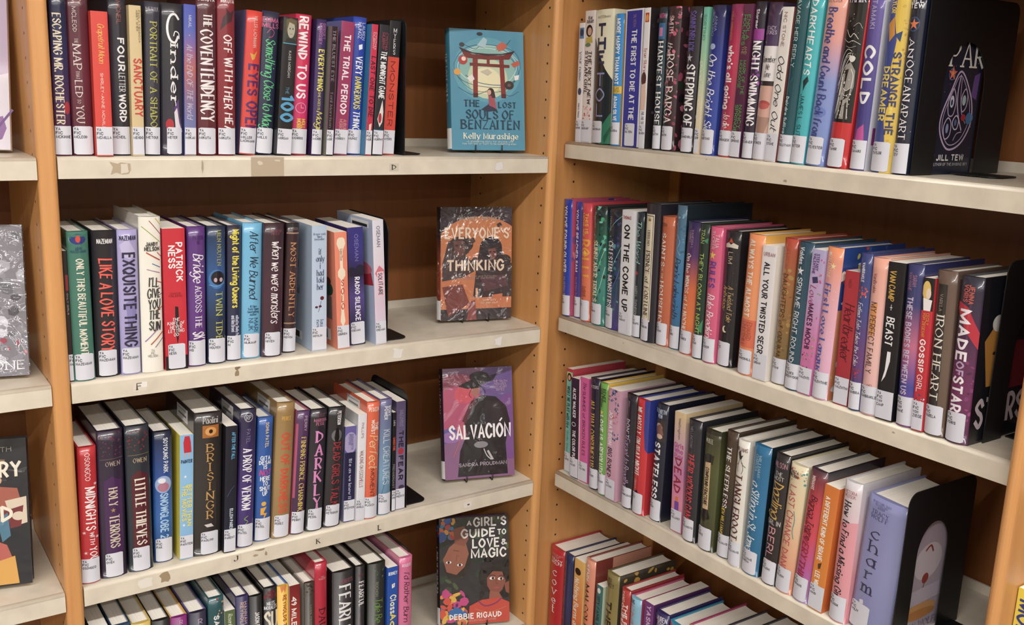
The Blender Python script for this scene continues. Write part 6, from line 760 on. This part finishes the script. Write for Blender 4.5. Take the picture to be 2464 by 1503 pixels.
DISP = [
('teal blue book facing out, red shrine gate on its cover', -8.517, 6.94, 0.592, -0.181, 0.135, -0.002, 14.884, 21.466, 2.1, '2c7084', '3c86a2', (('r', 'e8e8e8', 0, 0.82, 1, 0.99), ('d', 't', 'b8d0d0', 0.2, 0.6, 0.3, 0.7, 'THE LOST SOULS')), (('r', '4a94b0', 0, 0, 1, 1), ('e', '5aa4b8', 0.5, 0.33, 0.46, 0.27), ('e', '8abcb4', 0.5, 0.34, 0.38, 0.22), ('e', 'c8d4b0', 0.5, 0.4, 0.27, 0.17), ('e', 'ece4b8', 0.48, 0.42, 0.2, 0.11), ('l', '2c5a72', 0.1, (0.05, 0.3, 0.2, 0.16, 0.5, 0.12, 0.85, 0.16, 0.95, 0.3, 0.8, 0.45, 0.45, 0.47, 0.15, 0.42, 0.05, 0.3)), ('l', 'd8e8e0', 0.1, (0.1, 0.3, 0.25, 0.18, 0.5, 0.15, 0.8, 0.19, 0.9, 0.3, 0.75, 0.43, 0.45, 0.45, 0.2, 0.4, 0.1, 0.3)), ('l', '2c5a72', 0.08, (0.15, 0.25, 0.4, 0.2, 0.8, 0.22, 0.92, 0.36, 0.7, 0.5, 0.3, 0.5, 0.1, 0.4)), ('l', '2c5a72', 0.12, (0.2, 0.38, 0.4, 0.44, 0.7, 0.45, 0.9, 0.4)), ('l', 'e8f0e8', 0.07, (0.12, 0.22, 0.35, 0.14, 0.7, 0.14, 0.92, 0.24)), ('l', '2c5a72', 0.09, (0.1, 0.48, 0.3, 0.54, 0.5, 0.5)), ('l', '2c5a72', 0.09, (0.65, 0.5, 0.8, 0.54, 0.92, 0.5)), ('l', '204860', 0.07, (0.2, 0.13, 0.35, 0.16, 0.42, 0.09)), ('l', '204860', 0.09, (0.62, 0.16, 0.75, 0.12, 0.82, 0.07)), ('p', '8a2c28', (0.3, 0.23, 0.37, 0.23, 0.36, 0.56, 0.3, 0.56)), ('p', '8a2c28', (0.66, 0.23, 0.72, 0.23, 0.745, 0.56, 0.68, 0.56)), ('p', '5a2420', (0.3, 0.525, 0.365, 0.525, 0.36, 0.56, 0.3, 0.56)), ('p', '5a2420', (0.685, 0.525, 0.745, 0.525, 0.745, 0.56, 0.685, 0.56)), ('p', '7a2a26', (0.14, 0.16, 0.3, 0.205, 0.5, 0.21, 0.7, 0.205, 0.86, 0.17, 0.8, 0.235, 0.5, 0.245, 0.2, 0.235)), ('p', '3c2430', (0.12, 0.15, 0.3, 0.19, 0.5, 0.195, 0.7, 0.19, 0.88, 0.16, 0.85, 0.185, 0.5, 0.215, 0.16, 0.185)), ('p', '7a2a26', (0.26, 0.275, 0.8, 0.28, 0.8, 0.305, 0.26, 0.3)), ('r', '7a2a26', 0.49, 0.24, 0.53, 0.28), ('e', 'b83a34', 0.17, 0.255, 0.06, 0.038), ('e', 'f0d8c8', 0.18, 0.245, 0.03, 0.018), ('e', 'e8a038', 0.09, 0.355, 0.045, 0.026), ('p', 'c85a40', (0.62, 0.13, 0.7, 0.09, 0.78, 0.12, 0.72, 0.16, 0.65, 0.17)), ('p', 'c85a40', (0.82, 0.27, 0.92, 0.24, 0.95, 0.27, 0.86, 0.3)), ('e', '3c3c40', 0.16, 0.13, 0.035, 0.018), ('e', '3a2c28', 0.79, 0.45, 0.065, 0.036), ('e', '6a5a50', 0.79, 0.45, 0.025, 0.014), ('p', 'c8c0a8', (0.4, 0.345, 0.5, 0.32, 0.56, 0.35, 0.5, 0.375, 0.45, 0.36)), ('p', 'e4e4dc', (0.22, 0.4, 0.29, 0.37, 0.32, 0.41, 0.26, 0.44)), ('p', 'a8c8d0', (0.36, 0.13, 0.45, 0.06, 0.5, 0.08, 0.47, 0.15)), ('e', '2c2830', 0.4, 0.035, 0.04, 0.014), ('p', 'e8e8e4', (0.86, 0.37, 0.93, 0.36, 0.92, 0.4, 0.87, 0.41)), ('p', '302c48', (0.4, 0.66, 0.5, 0.615, 0.6, 0.64, 0.62, 0.665, 0.5, 0.675)), ('p', 'a84a58', (0.5, 0.535, 0.58, 0.54, 0.61, 0.655, 0.57, 0.64, 0.51, 0.625)), ('e', '3a2424', 0.535, 0.51, 0.045, 0.032), ('p', '3a2424', (0.52, 0.5, 0.58, 0.5, 0.6, 0.56, 0.55, 0.56)), ('e', 'd8a890', 0.515, 0.515, 0.025, 0.022), ('h', 'T', '1c3c50', 0.585, 0.635, 0.17, 0.38, 'THE'), ('h', 'T', '1c3c50', 0.595, 0.64, 0.64, 0.88, 'LOST'), ('h', 'T', '1c3c50', 0.665, 0.735, 0.2, 0.85, 'SOULS OF'), ('h', 'T', '1c3c50', 0.75, 0.82, 0.13, 0.92, 'BENZAITEN'), ('h', 't', '6ab0c4', 0.832, 0.845, 0.44, 0.56, 'A NOVEL'), ('h', 'T', 'ece8d0', 0.858, 0.905, 0.16, 0.9, 'Kelly Murashige'), ('h', 's', 'd8e0d8', 0.918, 0.955, 0.14, 0.88, '"A shimmering story for anyone who\nhas felt lost or want to be something else"')), 0, 0.06, 'book', True, 'face-out books', 'black wire easel under the teal shrine gate book'),
('dark and orange book facing out in crinkled shiny film, bold two word title', -9.329, 8.208, -31.426, -0.204, 0.102, 0.011, 14.706, 21.304, 2.1, '2c2428>2c2428>8a3c24>8a3426>5a2a2c', '4a2a28', (('r', 'e0e0e0', 0, 0.82, 1, 0.99),), (('r', '38303a', 0, 0, 1, 1), ('e', 'c8764a', 0.55, 0.75, 0.78, 0.66), ('r', '3a3038', 0, 0.9, 1, 1), ('e', 'c87848', 0.55, 0.34, 0.6, 0.26), ('p', '4a3a3c', (0.02, 0.5, 0.1, 0.3, 0.3, 0.26, 0.42, 0.33, 0.38, 0.42, 0.5, 0.44, 0.52, 0.55, 0.3, 0.62, 0.02, 0.65)), ('e', '3a2c30', 0.28, 0.33, 0.17, 0.075), ('p', '6a4440', (0.17, 0.3, 0.3, 0.29, 0.34, 0.38, 0.28, 0.44, 0.2, 0.42)), ('e', '2c2024', 0.22, 0.335, 0.02, 0.008), ('e', '2c2024', 0.29, 0.335, 0.02, 0.008), ('p', '3a2e34', (0.5, 0.5, 0.54, 0.36, 0.62, 0.28, 0.75, 0.28, 0.84, 0.34, 0.9, 0.46, 1, 0.5, 1, 0.8, 0.45, 0.8)), ('e', '2c2830', 0.7, 0.36, 0.16, 0.1), ('p', '7a4a44', (0.66, 0.37, 0.76, 0.36, 0.79, 0.42, 0.74, 0.47, 0.68, 0.44)), ('e', '281c20', 0.69, 0.395, 0.018, 0.007), ('e', '281c20', 0.75, 0.395, 0.018, 0.007), ('e', '2e2a30', 0.9, 0.47, 0.09, 0.05), ('p', 'c87850', (0.34, 0.42, 0.48, 0.36, 0.46, 0.44, 0.42, 0.47, 0.38, 0.45)), ('p', '3a2c30', (0.78, 0.15, 0.83, 0.13, 0.86, 0.16, 0.8, 0.18)), ('p', '4a3634', (0.38, 0.3, 0.45, 0.26, 0.48, 0.3, 0.42, 0.335)), ('p', 'c87048', (0.72, 0.78, 0.87, 0.77, 0.86, 0.9, 0.74, 0.88)), ('p', '7a3c38', (0.02, 0.7, 0.3, 0.68, 0.4, 0.85, 0.1, 0.97)), ('p', '8a4040', (0.4, 0.84, 0.48, 0.82, 0.5, 1, 0.36, 1)), ('p', '5a3a44', (0.55, 0.62, 0.9, 0.6, 0.95, 0.7, 0.6, 0.75)), ('d', 's', '38303a', 0, 0.01, 0.0, 0.01, '.'), ('h', 'c', 'b8a898', 0.07, 0.115, 0.22, 0.82, 'Aleema Omotoni'), ('h', 'b', 'e8cdb4', 0.185, 0.27, 0.06, 0.95, "EVERYONE'S"), ('h', 'b', 'e8cdb4', 0.47, 0.555, 0.09, 0.88, 'THINKING'), ('h', 's', 'a89890', 0.6, 0.635, 0.15, 0.8, 'Rumors rush fast and furiously\ndown the halls of the school'), ('h', 'b', 'd8a888', 0.72, 0.8, 0.49, 0.53, 'I'), ('h', 'c', 'e8d8c8', 0.81, 0.86, 0.55, 0.8, 'secrets\nto me out')), 2, -31.95, 'book', True, 'face-out books', 'black wire easel under the shiny orange and dark book'),
('violet and pink book facing out, cloaked figure in a wide black hat', -9.471, 4.78, -62.231, -0.267, 0.236, 0.012, 14.528, 21.388, 2.1, '2a2030', '5a2c58', (('d', 'b', 'a86a7a', 0.06, 0.4, 0.2, 0.7, 'SALVACION'), ('r', 'e8e8e8', 0, 0.83, 1, 0.99)), (('r', '8a5a86', 0, 0, 1, 1), ('e', 'b84a70', 0.2, 0.35, 0.5, 0.3), ('e', 'd0485c', 0.3, 0.24, 0.14, 0.08), ('e', '6a5090', 0.9, 0.15, 0.4, 0.25), ('e', '7a4a90', 0.95, 0.55, 0.25, 0.3), ('p', '5a58a0', (0, 0.55, 0.15, 0.52, 0.2, 0.62, 0, 0.68)), ('e', '9a6ab0', 0.1, 0.62, 0.14, 0.05), ('p', '1e1a20', (0.18, 0.98, 0.22, 0.75, 0.32, 0.6, 0.28, 0.45, 0.4, 0.3, 0.55, 0.25, 0.75, 0.27, 0.9, 0.36, 0.95, 0.5, 0.88, 0.7, 0.9, 0.98)), ('p', '5a2030', (0.26, 0.48, 0.36, 0.34, 0.45, 0.27, 0.48, 0.3, 0.36, 0.42, 0.32, 0.5)), ('p', '2a242a', (0.6, 0.3, 0.8, 0.32, 0.86, 0.45, 0.7, 0.6, 0.6, 0.5)), ('p', 'a86a60', (0.4, 0.15, 0.52, 0.16, 0.53, 0.22, 0.47, 0.27, 0.41, 0.24)), ('p', '201a1e', (0.36, 0.15, 0.55, 0.14, 0.55, 0.18, 0.4, 0.19)), ('p', '1a171c', (0.2, 0.16, 0.4, 0.11, 0.6, 0.09, 0.78, 0.06, 0.72, 0.12, 0.55, 0.155, 0.35, 0.19)), ('e', '201c22', 0.52, 0.08, 0.14, 0.045), ('l', '2a2026', 0.12, (0.55, 0.18, 0.6, 0.22, 0.57, 0.27)), ('l', '2a2026', 0.1, (0.4, 0.2, 0.37, 0.24, 0.4, 0.27)), ('l', 'c8c4c8', 0.18, (0.56, 0.74, 0.6, 0.8, 0.66, 0.84)), ('e', '8a888c', 0.52, 0.7, 0.1, 0.03), ('p', 'b8b4b8', (0.6, 0.76, 0.63, 0.755, 0.7, 0.84, 0.67, 0.845)), ('l', 'c86a5a', 0.14, (0.12, 0.8, 0.22, 0.65, 0.26, 0.5)), ('h', 's', 'c8a8c8', 0.12, 0.22, 0.72, 0.92, 'THE TRUTH\nPROMISES\nHER HEART\nDEFIES'), ('h', 'b', 'f4ecf0', 0.52, 0.635, 0.08, 0.95, 'SALVACION'), ('l', 'f4ecf0', 0.28, (0.8, 0.495, 0.83, 0.47)), ('h', 's', 'c8b8c8', 0.86, 0.89, 0.2, 0.88, 'SANDRA PROUDMAN')), 1, -63.04, 'book', True, 'face-out books', 'black wire easel under the violet hat figure book'),
('book facing out, two brown faces among leaves and white title', -9.501, 4.888, -93.614, -0.381, 0.209, -0.003, 14.562, 21.581, 2.1, '1e1a20', '4a2c50', (('d', 'b', 'c8c4c8', 0.26, 0.7, 0.3, 0.75, "A GIRL'S GUIDE TO"), ('r', 'e8e8e8', 0, 0.83, 1, 0.99), ('n', ('c83a34', 'e0a030', '2a5aa8'), 0, 0.02, 1, 0.2, 10, 0.5)), (('r', '2c2a2e', 0, 0, 1, 1), ('n', ('1e2c24', '3a4a34', '2a3c2c', '4a5a3a'), 0, 0.0, 1, 0.75, 70, 1.2), ('n', ('c83a34', 'e0a030', '2a5aa8', 'd86a2c', '3a8ac0'), 0, 0.0, 0.2, 0.2, 16, 1.2), ('n', ('e0b030', 'd84a30', '2a6ab0', 'c83a80', 'e88a30'), 0, 0.68, 0.35, 1, 40, 1.3), ('p', '2a1e1c', (0.05, 0.45, 0.1, 0.3, 0.38, 0.26, 0.46, 0.33, 0.44, 0.46, 0.36, 0.55, 0.12, 0.56)), ('p', '9a5a44', (0.05, 0.38, 0.14, 0.27, 0.28, 0.2, 0.38, 0.24, 0.42, 0.34, 0.36, 0.46, 0.24, 0.53, 0.1, 0.5)), ('p', '8a4c3a', (0.2, 0.1, 0.36, 0.08, 0.42, 0.2, 0.36, 0.27, 0.22, 0.24)), ('e', 'f0e8e0', 0.13, 0.41, 0.04, 0.012), ('e', 'f0e8e0', 0.29, 0.44, 0.04, 0.012), ('e', '1c1414', 0.13, 0.41, 0.018, 0.012), ('e', '1c1414', 0.29, 0.44, 0.018, 0.012), ('l', '6a3428', 0.14, (0.2, 0.3, 0.28, 0.31)), ('l', '7a4434', 0.1, (0.24, 0.4, 0.25, 0.35, 0.28, 0.36)), ('e', '1a1416', 0.82, 0.56, 0.26, 0.17), ('n', ('1a1416', '2a2022', '241a1c'), 0.6, 0.38, 1, 0.75, 60, 1.3), ('p', '8e4c3a', (0.68, 0.58, 0.76, 0.52, 0.9, 0.53, 0.95, 0.62, 0.9, 0.7, 0.82, 0.745, 0.73, 0.71, 0.68, 0.65)), ('e', 'f0e8e0', 0.755, 0.585, 0.04, 0.014), ('e', 'f0e8e0', 0.875, 0.595, 0.04, 0.014), ('e', '1c1414', 0.765, 0.585, 0.018, 0.013), ('e', '1c1414', 0.885, 0.595, 0.018, 0.013), ('l', '2a1a18', 0.12, (0.71, 0.565, 0.76, 0.555, 0.8, 0.565)), ('l', '2a1a18', 0.12, (0.85, 0.57, 0.89, 0.565, 0.93, 0.58)), ('l', '6a3428', 0.1, (0.82, 0.59, 0.81, 0.63, 0.84, 0.64)), ('p', 'a84a48', (0.77, 0.672, 0.82, 0.665, 0.87, 0.675, 0.82, 0.69)), ('p', '9a5642', (0.72, 0.7, 0.85, 0.72, 0.9, 0.78, 0.7, 0.8)), ('p', 'c8402c', (0.42, 0.83, 0.6, 0.78, 0.85, 0.77, 1, 0.82, 1, 1, 0.4, 1)), ('l', '8a2a5a', 0.3, (0.55, 0.79, 0.65, 0.84, 0.8, 0.82, 0.88, 0.78)), ('l', 'c86a3a', 0.16, (0.5, 0.86, 0.7, 0.9, 0.95, 0.86)), ('p', '8e4c3a', (0.93, 0.64, 1, 0.62, 1, 0.74, 0.95, 0.72)), ('h', 'b', 'f0ece8', 0.035, 0.075, 0.4, 0.46, 'A'), ('h', 'b', 'f0ece8', 0.012, 0.085, 0.5, 0.96, "GIRL'S"), ('h', 'b', 'f0ece8', 0.115, 0.185, 0.32, 0.8, 'GUIDE'), ('h', 'b', 'f0ece8', 0.13, 0.175, 0.84, 0.96, 'TO'), ('h', 'b', 'f0ece8', 0.21, 0.285, 0.48, 0.86, 'LOVE'), ('h', 'b', 'f0ece8', 0.225, 0.27, 0.9, 0.97, '&'), ('h', 'b', 'f0ece8', 0.305, 0.38, 0.46, 0.96, 'MAGIC'), ('h', 'b', 'f0ece8', 0.9, 0.945, 0.14, 0.88, 'DEBBIE RIGAUD'), ('h', 's', 'c8a8a0', 0.958, 0.975, 0.22, 0.8, 'NEW YORK TIMES BESTSELLING AUTHOR')), 1, -94.3, 'book', True, 'face-out books', 'black wire easel under the two faces book'),
('pale lilac paperback cut off by the picture edge, purple script', -94.3, 8.6, 0.91, -0.25, 0.17, 0.02, 14.2, 21.0, 1.7, 'cfc8d4', 'cfc8d4', (), (('r', 'd8d0dc', 0, 0, 1, 1), ('p', 'b8a0bc', (0, 0, 1, 0, 1, 0.5, 0, 0.7)), ('p', '8a5a9a', (0.86, 0.8, 0.94, 0.78, 0.97, 0.86, 0.93, 0.93, 0.86, 0.95, 0.9, 0.88)), ('h', 'c', '6a3a88', 0.68, 0.86, 0.3, 0.98, 'only')), False, 0.25, 'book', False, 'face-out books past the post', 'black wire easel under the pale lilac paperback'),
('grey cloudy photograph book facing out beyond the post, shiny film', -94.6, 6.2, -30.976, -0.22, 0.18, 0.0, 14.8, 21.5, 2.2, '4a484e', '5a5860', (), (('r', '7c7a84', 0, 0, 1, 1), ('n', ('a8a8b4', '60606a', 'c8c8d4', '48464e', '8a8894'), 0.0, 0.05, 1, 0.95, 110, 1.6), ('n', ('a03a50', 'c07a88'), 0.3, 0.75, 1, 0.9, 14, 0.7), ('h', 's', 'd0d0d8', 0.05, 0.075, 0.3, 0.9, 'a novel of secrets'), ('h', 't', 'e8e8ec', 0.9, 0.955, 0.5, 0.96, 'STONE')), 2, -31.6, 'book', True, 'face-out books past the post', 'black wire easel under the grey cloudy book'),
('black edged book facing out beyond the post, cream capitals', -96.2, 6.0, -62.953, -0.24, 0.2, 0.0, 14.8, 21.8, 2.6, '1c1a1e', '26242a', (), (('r', '26262c', 0, 0, 1, 1), ('p', '8a6a50', (0.3, 0.1, 0.8, 0.14, 0.7, 0.3, 0.3, 0.3)), ('e', 'c89a78', 0.6, 0.28, 0.16, 0.05), ('p', 'a85a48', (0.55, 0.3, 0.9, 0.34, 0.95, 0.5, 0.6, 0.5)), ('p', 'd8c8b0', (0.78, 0.42, 0.98, 0.4, 0.98, 0.58, 0.85, 0.6)), ('p', '7a2c30', (0.7, 0.5, 0.95, 0.46, 0.92, 0.6, 0.74, 0.62)), ('e', 'd8c8b0', 0.9, 0.53, 0.06, 0.03), ('e', '2a2224', 0.62, 0.6, 0.2, 0.09), ('p', 'b85a50', (0.45, 0.66, 0.6, 0.66, 0.78, 0.72, 0.86, 0.88, 0.6, 0.92, 0.45, 0.85)), ('e', 'a86a50', 0.55, 0.66, 0.1, 0.055), ('p', 'd8a040', (0.55, 0.85, 0.85, 0.8, 0.88, 0.99, 0.55, 0.99)), ('p', '4a7a94', (0.7, 0.55, 0.8, 0.5, 0.82, 0.66, 0.74, 0.7)), ('h', 's', 'b8b4a8', 0.055, 0.085, 0.62, 0.86, 'SMITH'), ('h', 'b', 'e8e0cc', 0.16, 0.255, 0.25, 0.94, 'LIBRARY'), ('h', 'b', 'e8e0cc', 0.46, 0.555, 0.35, 0.84, 'DEAD'), ('h', 'b', 'e8e0cc', 0.76, 0.85, 0.25, 0.6, 'MAN')), 1, -63.7, 'book', True, 'face-out books past the post', 'black wire easel under the black edged book')]
for d in DISP:
    b, e = face_out(*d[:-1]); tag(e, d[-1], 'easel', 'wire book easels')

# ---------------------------------------------------------------- black steel bookends
def bookend(x, y, z, rot, W_, H_, foot, arch, label, r=1.6, f0=0.15, f1=0.85):
    """plate in the local yz plane (x = 0), front edge at y = 0, foot towards +x."""
    t = empty('bookend', V3(x, y, z + 0.09)); t.rotation_euler = (0, 0, rot); th = 0.13
    def arc(cx, cy, rr, a0, a1, n=8): return [(cx + rr * math.cos(math.radians(a0 + (a1 - a0) * k / n)), cy + rr * math.sin(math.radians(a0 + (a1 - a0) * k / n))) for k in range(n + 1)]
    b = MB()
    if arch:
        a0, a1, ah = arch; rr = (a1 - a0) / 2; ac = (a0 + a1) / 2
        out = [(0, 0.0), (a0, 0.0), (a0, ah - rr * 1.25)] + [(ac - rr * math.cos(math.radians(g)), ah - rr * 1.25 + rr * 1.25 * math.sin(math.radians(g))) for g in range(12, 180, 12)] + [(a1, ah - rr * 1.25), (a1, 0.0), (W_, 0.0)]
    else: out = [(0, 0.0), (W_, 0.0)]
    out += arc(W_ - r, H_ - r, r, 0, 90) + arc(r, H_ - r, r, 90, 180)
    b.prism(out, lambda p, h: (h, p[0], p[1]), 0, th)
    b.build('plate', M['black_metal'], t)
    g = MB(); k = 1.5; y0, y1 = f0 * W_, f1 * W_
    pl = [(th, y0), (foot - k, y0)] + [(foot - k + k * math.sin(math.radians(q)), y0 + k - k * math.cos(math.radians(q))) for q in range(15, 91, 15)] + [(foot - k + k * math.cos(math.radians(q)), y1 - k + k * math.sin(math.radians(q))) for q in range(0, 91, 15)] + [(th, y1)]
    g.prism(pl, lambda p, h: (p[0], p[1], h), 0.02, 0.15); g.build('foot', M['black_metal'], t)
    tag(t, label, 'bookend'); return t
for a in [
(-28.95, 1.3, pos("L1", -28), 0.0, 15.0, 21.9, 4.2, None, 'black steel bookend after the orange and black paperback', 1.6, 0.06, 0.8),
(-31.25, 2.3, pos("L2", -30), 0.0, 17.0, 21.2, 4.4, None, 'black steel bookend beside the pale grey and pink paperback', 2.6, 0.02, 0.5),
(-27.7, 1.1, pos("L3", -27), 0.0, 14.2, 21.8, 5.0, None, 'black steel bookend beside the lilac grey paperback', 1.8, 0.06, 0.8),
(-26.1, 2.0, pos("L4", -26), 0.0, 14.5, 21.8, 5.0, None, 'black steel bookend behind the rose pink hardcover on lowest shelf', 1.8, 0.06, 0.8),
(7.2, -69.1, pos("R1", 68), -math.pi / 2, 20.4, 22.9, 6.7, (4.7, 14.2, 17.2), 'large black bookend with arched opening showing a midnight blue cover', 1.4, 0.43, 0.72),
(9.2, -82.75, pos("R2", 83), -math.pi / 2, 17.0, 23.4, 4.6, (4.2, 13.0, 17.0), 'large black bookend pressed against the end post', 1.6, 0.3, 0.7),
(5.9, -75.98, pos("R3", 76), -math.pi / 2, 16.0, 22.9, 7.0, (3.4, 10.6, 17.6), 'large black bookend with arched opening showing a lilac cover', 1.8, 0.55, 0.95)]: bookend(*a)

# ---------------------------------------------------------------- the yellow book on the bay past the end post
mb_ = make_book(3.2, 21.0, 13.8, False, 'f0d828', 'e8d024', [('d', 'b', '283c8c', .07, .42, .14, .62, 'MONEY'), ('d', 'b', 'c83030', .45, .6, .14, .62, 'HUNT'), ('r', '283c8c', 0, .86, 1, 1)], label=None)
mb_.location = V3(6.0, -93.3, -66.0 + 0.02); mb_.rotation_euler = (0, 0, -math.pi / 2)
tag(mb_, 'bright yellow paperback with blue capitals past the end post', 'book')
